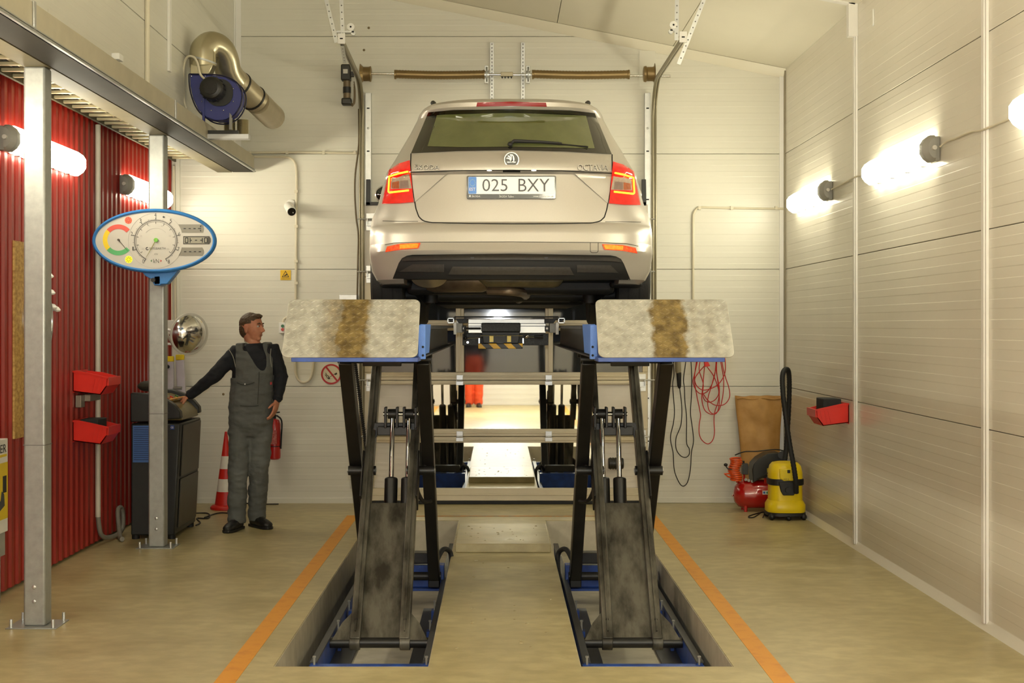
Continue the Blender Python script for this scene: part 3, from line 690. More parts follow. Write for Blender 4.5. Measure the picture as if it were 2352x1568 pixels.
MB().ball(J(1209, 772, 10.25), 0.016).build('valve', CHROME, t); MB().tube([J(1209, 772, 10.25), J(1228, 773, 10.24)], 0.005, 8).build('valve_stem', CHROME, t)
MB().tube([J(1226, 773, 10.24), J(1247, 773, 10.24)], [0.009, 0.013], 12).build('valve_grip', BLACK, t)
MB().cyl(J(1074, 786, 10.33), J(1074, 786, 10.345), 0.009, n=12).build('base_bolt', CHROME, t)
for px in (1101, 1201): jbox(px-1.5, 776, px+1.5, 788, 10.20, 10.21).build('edge_hanger', GALVL, t)
# ------------------------------------------------------------------ estate car on the lift
CXC, CG, CY0 = 0.077, 1.664, 8.20      # centre line, tyre contact height, rearmost bumper
LV = [ # h, half width, rear offset, front y, taper at the nose
 (0.250, 0.800, 0.075, 4.52), (0.275, 0.835, 0.045, 4.56), (0.33, 0.862, 0.022, 4.60), (0.400, 0.872, 0.008, 4.63), (0.415, 0.873, -0.004, 4.64),
 (0.442, 0.875, -0.012, 4.65), (0.486, 0.876, 0.010, 4.66), (0.492, 0.876, 0.012, 4.66), (0.540, 0.876, 0.012, 4.66), (0.590, 0.874, 0.028, 4.65), (0.600, 0.873, 0.038, 4.65),
 (0.612, 0.872, 0.050, 4.64), (0.660, 0.864, 0.056, 4.62), (0.735, 0.832, 0.066, 4.57), (0.785, 0.818, 0.074, 4.50), (0.853, 0.803, 0.082, 4.38), (0.898, 0.789, 0.088, 4.20),
 (0.908, 0.786, 0.070, 4.10), (0.920, 0.782, 0.060, 3.98), (0.945, 0.773, 0.060, 3.75), (0.985, 0.748, 0.074, 3.50), (1.016, 0.731, 0.098, 3.36), (1.074, 0.705, 0.150, 3.18),
 (1.140, 0.673, 0.205, 3.00), (1.205, 0.642, 0.262, 2.82), (1.260, 0.620, 0.310, 2.66), (1.300, 0.602, 0.335, 2.52), (1.318, 0.592, 0.300, 2.44), (1.332, 0.583, 0.282, 2.40),
 (1.358, 0.562, 0.280, 2.30), (1.378, 0.540, 0.315, 2.18), (1.400, 0.500, 0.42, 2.05), (1.420, 0.440, 0.62, 1.88), (1.436, 0.34, 0.90, 1.70), (1.442, 0.20, 1.15, 1.55)]
NEXP, DC = 3.0, 0.50
def clv(h):
    if h <= LV[0][0]: return LV[0][1:]
    for a, b in zip(LV, LV[1:]):
        if h <= b[0]:
            f = (h-a[0])/(b[0]-a[0]); return tuple(a[i]+(b[i]-a[i])*f for i in (1,2,3))
    return LV[-1][1:]
def yrear(x, h):
    w, r, f = clv(h); t = min(abs(x-CXC)/w, 0.992)
    return CY0 + r + DC*(1-(1-t**NEXP)**(1/NEXP))
def cp(px, py, off=0.003):
    """photo pixel -> point on the rear surface, lifted by off toward the viewer"""
    d = 8.3
    for _ in range(25):
        q = P(px, py, d); d = 0.5*d + 0.5*yrear(q.x, q.z-CG)
    q = P(px, py, d); q.y -= off; return q
def resample(pts, n):
    pts = [Vector((p[0], p[1], 0)) for p in pts]; L = [0]
    for a, b in zip(pts, pts[1:]): L.append(L[-1]+(b-a).length)
    out = []
    for i in range(n+1):
        s = L[-1]*i/n; k = 0
        while k < len(L)-2 and L[k+1] < s: k += 1
        f = (s-L[k])/max(1e-9, L[k+1]-L[k]); q = pts[k].lerp(pts[k+1], min(1, f)); out.append((q.x, q.y))
    return out
def patch(name, top, bot, m, parent, off=0.003, n=24, k=6, thick=0.006, offf=None):
    A, B_ = resample(top, n), resample(bot, n); rows = []
    for j in range(k+1):
        f = j/k; rows.append([cp(a[0]+(b[0]-a[0])*f, a[1]+(b[1]-a[1])*f, off if offf is None else offf(i/n, f)) for i, (a, b) in enumerate(zip(A, B_))])
    mb = MB(); mb.grid(rows); back = [[v+Vector((0, thick, 0)) for v in r] for r in rows]
    edge = rows[0] + [r[-1] for r in rows[1:]] + rows[-1][-2::-1] + [r[0] for r in rows[-2:0:-1]]
    eb = [v+Vector((0, thick, 0)) for v in edge]; mb.grid([edge + [edge[0]], eb + [eb[0]]])
    o = mb.build(name, m, parent, angle=40)
    if sum(p.normal.y*p.area for p in o.data.polygons[:n*k]) > 0: o.data.flip_normals()
    return o
def cline(name, pts, m, parent, r=0.003, off=0.0, n=40):
    return MB().tube([cp(a, b, off) for a, b in resample(pts, n)], r, 6).build(name, m, parent)
PAINT = mat('champagne_metallic_paint', (192, 187, 178), 0.34, metal=0.48, var=0.03, vscale=300, coat=0.45)
GLASS = mat('tinted_rear_glass', (100, 106, 62), 0.06, var=0.25, vscale=2.0, col2=(72, 78, 44), coat=1.0, spec=0.8)
FRIT = mat('black_glass_frit', (20, 20, 14), 0.05, var=0.1, coat=1.0)
LENS = mat('red_lamp_lens', (196, 14, 8), 0.12, var=0.15, vscale=30, coat=1.0, emit=(0.9, 0.02, 0.01), estr=0.35)
LGUIDE = mat('glowing_light_guide', (255, 140, 30), 0.3, var=0.0, emit=(1.0, 0.40, 0.02), estr=3.2)
CLEARL = mat('clear_lamp_reflector', (206, 190, 176), 0.2, metal=0.5, var=0.15, vscale=60, coat=1.0)
AMBER = mat('amber_bulb_cover', (176, 92, 50), 0.2, var=0.2, vscale=60, coat=1.0)
REFLX = mat('red_reflector', (216, 30, 24), 0.2, var=0.3, vscale=60, coat=1.0, emit=(0.9, 0.03, 0.01), estr=0.30, col2=(240, 110, 30))
REFLO = mat('orange_fog_lamp', (250, 110, 30), 0.2, var=0.3, vscale=60, coat=1.0, emit=(1.0, 0.16, 0.01), estr=0.75, col2=(250, 160, 40))
TRIMB = mat('wet_black_bumper_plastic', (58, 55, 52), 0.32, var=0.15, vscale=60, bump=0.1, bscale=300, spec=0.5)
UNDER = mat('underbody_black', (20, 20, 18), 0.6, var=0.3, vscale=14)
car = thing('car', 'champagne estate car raised on the lift with its lit tail lamps toward us', 'car', (CXC, CY0+2.3, CG))
def ring(h, w, r, f):
    pts = []
    for i in range(15):
        a = math.pi/2*i/14; pts.append((w*math.sin(a)**(2/NEXP), r+DC*(1-math.cos(a)**(2/NEXP))))
    ln = f - (r+DC) - 0.7
    for i in range(1, 14): pts.append((w*(1+0.02*math.sin(math.pi*i/14)), r+DC+max(0.02, ln)*i/14))
    fd = min(0.7, max(0.05, f-(r+DC)-0.05))
    for i in range(13):
        a = math.pi/2*(1-i/12); pts.append((w*math.sin(a)**(2/2.3), f-fd*(1-math.cos(a)**(2/2.3))))
    return [Vector((CXC+x, CY0+y, CG+h)) for x, y in pts] + [Vector((CXC-x, CY0+y, CG+h)) for x, y in pts[-2:0:-1]]
mb = MB(); rows = [ring(*l) for l in LV]; mb.grid(rows, True); nr_ = len(rows[0])
mb.add(rows[0], [tuple(range(nr_))]); mb.add(rows[-1], [tuple(range(nr_))])
body = mb.build('body_shell', PAINT, car, angle=28)
AX = (CY0+1.02, CY0+3.70); WR = 0.318; WH = 0.318
ct = MB()
for y in AX: ct.cyl((CXC-1.2, y, CG+WH), (CXC+1.2, y, CG+WH), 0.365, n=40)
ct.box((CXC-0.645, CY0-0.3, CG+0.05), (CXC+0.645, CY0+0.60, CG+0.284))
ctr = ct.build('cutter', PAINT)
bo = body.modifiers.new('arches', 'BOOLEAN'); bo.operation = 'DIFFERENCE'; bo.object = ctr; bo.solver = 'EXACT'
dg = bpy.context.evaluated_depsgraph_get(); me2 = bpy.data.meshes.new_from_object(body.evaluated_get(dg))
body.modifiers.clear(); body.data = me2; bpy.data.objects.remove(ctr)
me2.shade_smooth(); me2.set_sharp_from_angle(angle=math.radians(28))
# --- glass and lamps
rw = patch('rear_window', [(984, 258), (1040, 253), (1175, 251), (1310, 254), (1366, 260)], [(944, 352), (1050, 347), (1175, 345), (1300, 348), (1405, 354)], FRIT, car, 0.004, 40, 10)
patch('window_glass', [(1004, 264), (1175, 259), (1346, 266)], [(982, 336), (1060, 338), (1175, 337), (1290, 339), (1366, 341)], GLASS, rw, 0.0065, 32, 8, 0.004)
patch('high_brake_lamp', [(1096, 235.5), (1175, 233.5), (1254, 236)], [(1094, 245), (1175, 243.5), (1256, 245.5)], mat('dark_red_lens', (140, 16, 14), 0.35, coat=0.15, spec=0.3), car, 0.006, 24, 3)
def quad(name, a, b, c, d, m, parent, off, **k): return patch(name, [a, b], [d, c], m, parent, off, 14, 10, 0.006, **k)
for sg in (-1, 1):
    q = lambda x, y: (x, y) if sg < 0 else (2349-x, y+3)
    lamp = patch('tail_lamp', [q(893, 391), q(915, 376), q(941, 368)], [q(877, 468), q(915, 467), q(950, 464)], LENS, car, 0.010, 24, 14, 0.012)
    g = [q(937, 394.5), q(915, 399), q(894.5, 405.5), q(892.5, 440), q(894, 442.5), q(939, 437.5)]
    plabel(MB().tube([cp(a, b, 0.013) for a, b in resample(g, 40)], 0.0055, 8).build('light_guide', LGUIDE, lamp), 'glowing C-shaped light guide')
    patch('reversing_reflector', [q(899, 410), q(920, 404), q(940, 400)], [q(898, 434), q(920, 434), q(946, 433)], CLEARL, lamp, 0.0125, 14, 8, 0.004)
    patch('indicator', [q(901, 419), q(917, 416)], [q(900, 433), q(917, 433)], AMBER, lamp, 0.0145, 6, 5, 0.003)
    patch('reversing_lamp', [q(919, 415.5), q(937, 414)], [q(919, 433), q(939, 432)], mat('grey_lamp_cell', (150, 130, 122), 0.25, metal=0.3, vscale=50), lamp, 0.0145, 6, 5, 0.003)
    rf = patch('reflector', [q(889, 566), q(920, 559.5), q(966, 557.5)], [q(885, 579), q(920, 573), q(961, 570)], REFLX, car, 0.006, 20, 4)
    patch('fog_lamp', [q(918, 562), q(940, 560), q(962, 559.5)], [q(918, 571), q(940, 570), q(959, 568.5)], REFLO, rf, 0.008, 12, 3, 0.003)
    # bright facet beside the number plate recess
    fc = lambda u, v: 0.003 + 0.009*u*(1-v)
    patch('tailgate_facet', [q(945, 397), q(1029, 396.5)], [q(951, 464), q(953, 464)], PAINT, car, 0.004, 16, 12, 0.004, offf=fc if sg < 0 else (lambda u, v: fc(u, v)))
# --- shut lines, and the painted shade line at the grip
GAP_SHADE = mat('shut_line_shadow', (16, 14, 12), 0.8)
sl = [(944, 353), (943, 380), (944, 400), (949, 440), (955, 478), (962, 498), (972, 507), (990, 511), (1080, 513), (1175, 514), (1270, 513.5), (1360, 512), (1378, 508), (1388, 499), (1394, 480), (1401, 440), (1407, 400), (1406, 380), (1406, 355)]
cline('tailgate_gap', sl, GAP_SHADE, car, 0.0035, 0.0005, 120)
cline('grip_shade', [(946, 395.5), (1060, 391.5), (1175, 390.5), (1290, 392.5), (1405, 398)], GAP_SHADE, car, 0.0028, 0.001, 60)  # dark line painted as the recess shade under the tailgate lip
cline('bumper_gap', [(879, 507), (920, 508), (960, 508)], GAP_SHADE, car, 0.0015, 0.0005, 20); cline('bumper_gap', [(1390, 509), (1430, 509), (1472, 510)], GAP_SHADE, car, 0.0015, 0.0005, 20)
cline('bumper_crease', [(884, 562), (905, 557.5), (968, 555.8), (1175, 555), (1382, 557), (1440, 559.5), (1466, 565)], GAP_SHADE, car, 0.0016, 0.0004, 60)
cline('tow_cover_outline', [(1356, 557), (1356, 577), (1359, 580), (1371, 580), (1374, 577), (1374, 558)], GAP_SHADE, car, 0.0014, 0.0004, 30)
# --- black lower bumper
patch('diffuser_recess', [(916, 604), (926, 589), (945, 585), (1175, 582.5), (1405, 586.5), (1424, 591), (1433, 606)], [(902, 640), (1000, 641), (1175, 641), (1350, 642), (1448, 643)], mat('matt_black_plastic', (17, 17, 17), 0.6), car, 0.005, 40, 6)
patch('diffuser_strip', [(922, 596), (932, 589), (1000, 585.5), (1175, 584), (1350, 586.5), (1415, 590), (1428, 598)], [(924, 600), (940, 599), (1000, 597.5), (1175, 596.5), (1350, 598.5), (1412, 600.5), (1427, 603)], TRIMB, car, 0.017, 40, 4)
patch('diffuser_centre', [(1040, 612.5), (1308, 613.5)], [(1030, 631), (1318, 632)], TRIMB, car, 0.030, 24, 4, 0.03)
patch('diffuser_panel', [(948, 607), (1020, 607)], [(917, 624), (1020, 625)], TRIMB, car, 0.012, 12, 3, 0.01); patch('diffuser_panel', [(1325, 608.5), (1402, 609)], [(1325, 625.5), (1420, 626.5)], TRIMB, car, 0.012, 12, 3, 0.01)
for px in (1085, 1254): MB().cyl(cp(px, 591, 0.018), cp(px, 591, 0.010), 0.011, n=14).build('parking_sensor', BLACK, car)
# --- number plate
yp = yrear(CXC, 0.80) - 0.022
def N_(px, py, o=0.0): return P(px, py, yp-o)
def npoly(x0, y0, x1, y1, r, n=4):
    a, b = N_(x0, y1), N_(x1, y0); return [(a.x+(b.x-a.x)/2+u, a.z+(b.z-a.z)/2+v) for u, v in rrect(b.x-a.x, b.z-a.z, r, n)]
pf = MB().prism(npoly(1072, 403.5, 1277, 456.5, 0.008), (0, yp, 0), (1,0,0), (0,0,1), (0, 0.03, 0)).build('plate_frame', mat('glossy_black_plastic', (24, 24, 24), 0.2, coat=0.6), car, bevel=0.002)
pl = MB().prism(npoly(1075.5, 406, 1274, 445.5, 0.006), (0, yp-0.002, 0), (1,0,0), (0,0,1), (0, 0.002, 0)).build('number_plate', mat('white_plate', (246, 246, 246), 0.3, var=0.01, emit=(1, 1, 1), estr=0.0), car, smooth=False)
MB().prism(npoly(1076, 406.3, 1094.5, 445, 0.005), (0, yp-0.003, 0), (1,0,0), (0,0,1), (0, 0.001, 0)).build('country_band', mat('plate_blue', (60, 130, 220), 0.3), pl, smooth=False)
PT = mat('plate_grey_lettering', (84, 84, 86), 0.5); WT = mat('white_lettering', (225, 225, 225), 0.5)
def ptext(s, x0, y0, x1, y1, m, par, nm='lettering', o=0.0035, bold=0.0):
    a, b = N_(x0, y1, o), N_(x1, y0, o); return text(nm, s, b.x-a.x, (a+b)/2, m, par, height=b.z-a.z, bold=bold)
ptext('025', 1108, 411, 1165.5, 439, PT, pl, bold=-0.006); ptext('BXY', 1191, 410.5, 1262, 439.5, PT, pl, bold=-0.006)
ptext('EST', 1078, 431, 1092, 438, WT, pl, bold=0.01)
st = MB()
for i in range(12):
    c = N_(1085.5+6*math.cos(i*math.pi/6), 419.5+7.5*math.sin(i*math.pi/6), 0.0036); st.add([c+Vector((0.002*math.cos(a), 0, 0.002*math.sin(a))) for a in (0.3, 1.57, 2.8, 4.1, 5.3)], [(0,1,2,3,4)])
so = st.build('star_ring', mat('pale_yellow_print', (190, 222, 150), 0.5), pl, smooth=False); so['kind'] = 'stuff'
ptext('ŠKODA', 1084, 448, 1103, 452.5, WT, pf, bold=0.015); ptext('ŠKODA Tallinn', 1147, 447.5, 1180, 453.5, WT, pf); ptext('www.skodatallinn.ee', 1225, 448, 1271, 453, WT, pf)
MB().cyl(N_(1079.5, 450, 0.001), N_(1079.5, 450, 0.0015), 0.006, n=14).build('frame_emblem', WT, pf)
for px in (1124, 1226): MB().ball(cp(px, 391.5, 0.002), (0.016, 0.008, 0.004), 12, 6).build('plate_lamp', mat('plate_lamp_glow', (255, 250, 230), 0.3, emit=(1, 0.95, 0.85), estr=3.0), car)
patch('tailgate_handle', [(1155, 391.5), (1195, 391.8)], [(1155, 395.5), (1195, 395.8)], BLACK, car, 0.002, 8, 2)
# --- badge
bc = cp(1175, 367, 0.004); R0 = 0.0465
bd = MB().lathe([(R0, 0), (R0, 0.006), (R0*0.97, 0.010), (R0*0.84, 0.010), (R0*0.80, 0.007)], bc+Vector((0, 0.004, 0)), (0,-1,0), 40).build('badge_ring', CHROME, car)
MB().cyl(bc+Vector((0, -0.002, 0)), bc+Vector((0, -0.0065, 0)), R0*0.80, n=36).build('badge_disc', mat('badge_black', (26, 30, 24), 0.25, coat=1.0), bd)
def bpoly(nm, pts, m=CHROME, o=0.0072):
    MB().prism([(p[0]*R0, p[1]*R0) for p in pts], bc+Vector((0, -o, 0)), (1,0,0), (0,0,1), (0, 0.0014, 0)).build(nm, m, bd, smooth=False)
def feather(a):   # curved wing feather: root near the arrow, tip fanned out to the upper left
    out = []; inn = []
    r0, tx, tz = (0.02, -0.30), a[0], a[1]
    for i in range(8):
        f = i/7; bx = r0[0]+(tx-r0[0])*f+a[2]*math.sin(math.pi*f); bz = r0[1]+(tz-r0[1])*f+a[3]*math.sin(math.pi*f); w = a[4]*(0.6+0.8*f)*(1 if f < 0.98 else 0.7)
        nx, nz = -(tz-r0[1]), (tx-r0[0]); l = math.hypot(nx, nz); out.append((bx+nx/l*w, bz+nz/l*w)); inn.append((bx-nx/l*w, bz-nz/l*w))
    return out + inn[::-1]
for a in ((-0.66, 0.20, 0.05, 0.16, 0.075), (-0.48, 0.50, 0.08, 0.14, 0.075), (-0.16, 0.68, 0.12, 0.10, 0.085)): bpoly('badge_feather', feather(a))
bpoly('badge_arrow', [(-0.02, -0.32), (0.02, 0.0), (0.02, 0.35), (0.0, 0.70), (0.14, 0.66), (0.30, 0.42), (0.36, 0.15), (0.34, -0.10), (0.30, -0.32)])
bpoly('badge_eye', [(0.12+0.09*math.cos(i*math.pi/6), -0.08+0.09*math.sin(i*math.pi/6)) for i in range(12)], BLACK, 0.0076)
bpoly('badge_base', [(-0.62, -0.27), (0.58, -0.27), (0.44, -0.40), (0.10, -0.36), (-0.10, -0.36), (-0.48, -0.40)])
# --- chrome lettering on the tailgate
def ctext(s, x0, y0, x1, y1):
    a, b = cp(x0, (y0+y1)/2, 0.005), cp(x1, (y0+y1)/2, 0.005); ux = (b-a); c = (a+b)/2; hh = P(0, y0, c.y).z-P(0, y1, c.y).z
    for bold, m_, off, k, dzz in ((0.012, mat('letter_edge_shade', (92, 86, 76), 0.4), 0.0035, 1.02, -0.0012), (-0.02, mat('satin_chrome_highlight', (244, 242, 236), 0.25, metal=0.35), 0.006, 1.0, 0.0008)):  # dark copy paints the letters' shaded edges, pale copy their highlights
        o = text('lettering', s, ux.length*k, c+Vector((0, 0, dzz)), m_, car, ux=ux.normalized(), height=hh*k, bold=bold)
        for v in o.data.vertices: v.co.y = yrear(v.co.x, v.co.z-CG) - off
ctext('ŠKODA', 953, 376.5, 1009, 389.5); ctext('OCTAVIA', 1327, 378, 1396, 391)
# --- wiper
wp = MB().tube([cp(1171, 333, 0.012), cp(1180, 325, 0.022), cp(1240, 327, 0.022), cp(1290, 330, 0.018)], [0.010, 0.012, 0.009, 0.006], 8).build('wiper_arm', BLACK, car)
MB().tube([cp(1184, 323, 0.014), cp(1260, 330, 0.014), cp(1350, 338, 0.014)], 0.006, 6).build('wiper_blade', BLACK, wp); MB().ball(cp(1172, 332, 0.014), 0.016, 10, 8).build('wiper_hub', BLACK, wp)
# --- roof rails, mirrors, side glass
for sg in (-1, 1):
    pts = [Vector((CXC+sg*0.475, CY0+0.62, CG+1.375)), Vector((CXC+sg*0.49, CY0+0.70, CG+1.412)), Vector((CXC+sg*0.50, CY0+0.85, CG+1.428)), Vector((CXC+sg*0.50, CY0+1.8, CG+1.44)), Vector((CXC+sg*0.485, CY0+2.0, CG+1.41))]
    MB().tube(smooth_path(pts, 4), 0.017, 8).build('roof_rail', BLACK, car)
    mr = MB().ball((CXC+sg*0.985, CY0+2.95, CG+1.045), (0.085, 0.06, 0.075), 14, 10).build('door_mirror', PAINT, car); MB().bar((CXC+sg*0.80, CY0+2.95, CG+0.98), (CXC+sg*0.95, CY0+2.95, CG+1.0), 0.06, 0.03).build('mirror_foot', BLACK, mr)
    MB().ball((CXC+sg*0.985, CY0+2.90, CG+1.045), (0.07, 0.02, 0.06), 14, 8).build('mirror_glass', FRIT, mr)
    def sw(y, h, o=0.004): w = clv(h)[0]; return Vector((CXC+sg*(w*(1+0.02*math.sin(math.pi*min(1, max(0, (y-0.7)/3)))) + o), CY0+y, CG+h))
    for y0, y1, y2, y3 in ((0.95, 1.35, 1.30, 1.12), (1.45, 2.10, 2.05, 1.40), (2.20, 3.00, 2.55, 2.14)):
        rws = [[sw(y0+(y1-y0)*i/6, 1.03) for i in range(7)], [sw(y3+(y2-y3)*i/6, 1.15) if y0 < 2.2 else sw(y0+(y1-0.25-y0)*i/6, 1.15) for i in range(7)], [sw(y3+(y2-y3)*i/6, 1.29) for i in range(7)]]
        m_ = MB(); m_.grid(rws); m_.build('side_window', FRIT, car)
# --- wheels
TYRE = mat('tyre_rubber', (26, 26, 25), 0.6, var=0.2, bump=0.2, bscale=120)
for k, y in enumerate(AX):
    for sg in (-1, 1):
        cxw = CXC+sg*0.79; pr = [(0.20, -0.10), (0.295, -0.108), (0.312, -0.095), (WR, -0.07), (WR, 0.07), (0.312, 0.095), (0.295, 0.108), (0.20, 0.10)]
        w = MB().lathe(pr, (cxw, y, CG+WR), (1,0,0), 40).build('wheel', TYRE, car)
        MB().lathe([(0.20, 0.085*sg), (0.185, 0.06*sg), (0.06, 0.07*sg), (0.001, 0.085*sg)], (cxw, y, CG+WR), (1,0,0), 30).build('rim', ALU, w)
        for dx_ in (-0.035, 0.035): MB().lathe([(WR+0.0015, dx_-0.006), (WR+0.0015, dx_+0.006)], (cxw, y, CG+WR), (1,0,0), 40).build('tread_groove', DARK, w)
# --- underbody
ub = [(CXC+x*0.01, yrear(CXC+x*0.01, 0.30)+0.012) for x in range(-64, 65, 4)] + [(CXC+0.64, CY0+0.62), (CXC-0.64, CY0+0.62)]
MB().prism(ub, (0, 0, CG+0.276), (1,0,0), (0,1,0), (0,0,0.007)).build('under_cover', UNDER, car, smooth=False)
MB().box((CXC-0.66, CY0+0.25, CG+0.29), (CXC+0.66, CY0+4.3, CG+0.32)).build('floor_pan', UNDER, car)
for sg in (-1, 1): MB().box((CXC+sg*0.62, CY0+0.48, CG+0.235), (CXC+sg*0.82, CY0+0.66, CG+0.28)).build('arch_liner', UNDER, car, bevel=0.02)
mu = MB().lathe([(0.02, 0), (0.085, 0.015), (0.10, 0.05), (0.10, 0.36), (0.085, 0.40), (0.02, 0.415)], (CXC-0.13, CY0+0.48, CG+0.285), (-1, 0.25, 0), 24, (1, 0.8)).build('muffler', mat('dull_exhaust_steel', (128, 112, 92), 0.42, metal=0.6, var=0.2, vscale=10), car)
hs = MB().lathe([(0.115, -0.02), (0.11, 0.0), (0.075, 0.02), (0.001, 0.024)], (CXC-0.50, CY0+0.30, CG+0.290), (0.05, -0.75, -0.66), 30, (1, 0.75)).build('exhaust_pan', mat('bare_heat_shield', (190, 178, 152), 0.35, metal=0.7, var=0.1), car)
for xx in (-0.535, -0.46): MB().ball((CXC+xx, CY0+0.242, CG+0.295), (0.022, 0.012, 0.012), 10, 6).build('pan_hole', DARK, hs)
MB().tube(smooth_path([Vector((CXC-0.14, CY0+0.50, CG+0.22)), Vector((CXC+0.02, CY0+0.46, CG+0.21)), Vector((CXC+0.10, CY0+0.8, CG+0.20)), Vector((CXC+0.08, CY0+1.6, CG+0.19)), Vector((CXC+0.05, CY0+3.0, CG+0.18))], 5), 0.03, 10).build('exhaust_pipe', MATS['dull_exhaust_steel'], car)
MB().prism([(-0.23, 0.30), (0.33, 0.30), (0.30, 0.235), (-0.15, 0.235)], (CXC, CY0+0.26, CG), (1,0,0), (0,0,1), (0, 0.42, 0)).build('spare_wheel_well', mat('muddy_underbody', (104, 94, 62), 0.55, var=0.3, vscale=10, col2=(58, 52, 36)), car, bevel=0.03)
MB().box((CXC-0.655, CY0+0.575, CG+0.195), (CXC+0.655, CY0+0.84, CG+0.295)).build('rear_subframe', UNDER, car, bevel=0.03)
MB().cyl((CXC-0.70, CY0+1.02, CG+0.20), (CXC+0.70, CY0+1.02, CG+0.20), 0.045, n=14).build('rear_axle', UNDER, car)
MB().box((CXC-0.45, CY0+1.2, CG+0.165), (CXC+0.48, CY0+1.85, CG+0.29)).build('fuel_tank', UNDER, car, bevel=0.05)
MB().box((CXC-0.55, CY0+2.0, CG+0.15), (CXC+0.55, CY0+4.2, CG+0.27)).build('engine_undertray', UNDER, car, bevel=0.02)
for sg in (-1, 1): MB().tube([Vector((CXC+sg*0.62, CY0+0.86, CG+0.24)), Vector((CXC+sg*0.55, CY0+1.02, CG+0.16)), Vector((CXC+sg*0.5, CY0+1.7, CG+0.22))], 0.03, 8).build('trailing_arm', UNDER, car); 
for sg in (-1, 1): MB().tube([Vector((CXC+sg*0.52, CY0+0.95, CG+0.15)), Vector((CXC+sg*0.52, CY0+0.93, CG+0.36))], 0.045, 12).build('spring', UNDER, car)
# ------------------------------------------------------------------ steel columns, beam, cable ladder
def column(y, label):
    t = thing('steel_column', label, 'column', (-2.56, y, 0), 'columns under the beam')
    MB().box((-2.62, y, 0.005), (-2.50, y+0.12, 3.09)).build('post', GALV, t, bevel=0.012, seg=3)
    MB().box((-2.70, y-0.06, 0), (-2.42, y+0.18, 0.005)).build('base_plate', GALV, t, bevel=0.002)
    for bx, by in ((-2.675, -0.035), (-2.445, -0.035), (-2.675, 0.155), (-2.445, 0.155)):
        MB().cyl((bx, y+by, 0.005), (bx, y+by, 0.05), 0.009, n=8).build('anchor_bolt', GALVL, t)
    for z in (0.14, 0.22): MB().ball((-2.56, y, z), (0.012, 0.005, 0.012), 10, 6).build('screw', GALVL, t)
    MB().box((-2.621, y-0.001, 1.0), (-2.499, y+0.121, 1.004)).build('seam', mat('seam_shadow', (110, 110, 106), 0.6), t)
    return t
column(7.68, 'galvanised steel column nearest the camera at the left edge')
column(10.42, 'galvanised steel column carrying the oval brake gauge')
BEAMG = mat('grey_beam_paint', (150, 140, 112), 0.45, var=0.06, vscale=3)
t = thing('ceiling_beam', 'long grey steel beam along the left side resting on two columns', 'beam', (-2.38, 7.0, 3.09))
MB().box((-2.475, YF+0.01, 3.092), (-2.28, YB-0.06, 3.10)).build('lower_flange', mat('dark_beam_steel', (50, 46, 38), 0.7, var=0.2, vscale=3, spec=0.25), t)
MB().box((-2.288, YF+0.01, 3.10), (-2.28, YB-0.06, 3.245)).build('web', mat('beam_web_paint', (184, 176, 152), 0.45), t)
MB().box((-2.29, YF+0.01, 3.092), (-2.262, YB-0.06, 3.104)).build('lip', GALV, t, bevel=0.002); MB().box((-2.29, YF+0.01, 3.112), (-2.268, YB-0.06, 3.118)).build('lip', GALV, t)
MB().box((-2.475, YF+0.01, 3.10), (-2.465, YB-0.06, 3.13)).build('rear_lip', GALV, t)
MB().box((-2.62, YF+0.01, 3.09), (-2.485, YB-0.06, 3.20)).build('bearing_channel', mat('brown_channel', (104, 94, 66), 0.6, var=0.1), t)
for y in (6.83, 9.82): MB().box((-2.279, y-0.018, 3.11), (-2.27, y+0.018, 3.25)).build('strap', GALVL, t, bevel=0.002)
t = thing('cable_ladder', 'steel cable ladder hung above the red wall, under the low ceiling', 'cable ladder', (-2.88, 9.5, 3.20))
ZN = mat('warm_zinc', (206, 196, 160), 0.35, metal=0.6, var=0.06)
for x, w in ((-2.72, 0.10), (-3.01, 0.02)): MB().box((x-w/2, 4.5, 3.185), (x+w/2, YB-0.08, 3.26)).build('side_rail', mat('dull_rail_zinc', (86, 78, 56), 0.6, metal=0.2), t, bevel=0.003)
rung = None; y = 4.6
while y < YB-0.1:
    if rung is None: rung = MB().box((-3.0, y, 3.195), (-2.77, y+0.03, 3.215)).build('rung', ZN, t, bevel=0.002); ry = y
    else: c = rung.copy(); C.objects.link(c); c.location = (0, y-ry, 0)
    y += 0.2
for x, r, zz in ((-2.93, 0.012, 3.228), (-2.88, 0.009, 3.225), (-2.84, 0.008, 3.224)):
    tag(MB().tube([Vector((x+0.01*math.sin(k*1.7), 4.6+k*0.7, zz)) for k in range(12)], r, 6).build('ladder_cable', CABLE if r > 0.01 else CONDUIT), {0.012: 'thick black cable lying in the cable ladder', 0.009: 'middle pale cable lying in the cable ladder', 0.008: 'thin pale cable lying at the inner side of the cable ladder'}[r], 'cable', 'cables in the ladder')
# white clips on the upper wall
for px, py, lb in ((261, 132, 'small white bracket on the upper left wall above the beam'), (2007, 40, 'small white stub high on the right wall')):
    x = XU if px < 1000 else XR; c = XPL(px, py, x); s_ = 1 if x < 0 else -1
    o = MB().box((x, c.y-0.05, c.z-0.02), (x+s_*0.05, c.y+0.05, c.z+0.02)) if px < 1000 else MB().box((x-0.008, c.y-0.012, c.z-0.06), (x, c.y+0.012, c.z+0.06))
    tag(o.build('wall_bracket', WHITEP, bevel=0.003), lb, 'bracket')
# conduit on the upper left wall
a = XPL(338, -60, XU+0.015); b = XPL(345, 192, XU+0.015); b.y = a.y+0.02
tag(MB().tube([Vector((XU+0.016, a.y, 4.9)), Vector((XU+0.016, a.y, 3.28))], 0.018, 10).build('conduit', CONDUIT), 'vertical pale conduit on the upper left wall above the beam', 'pipe')
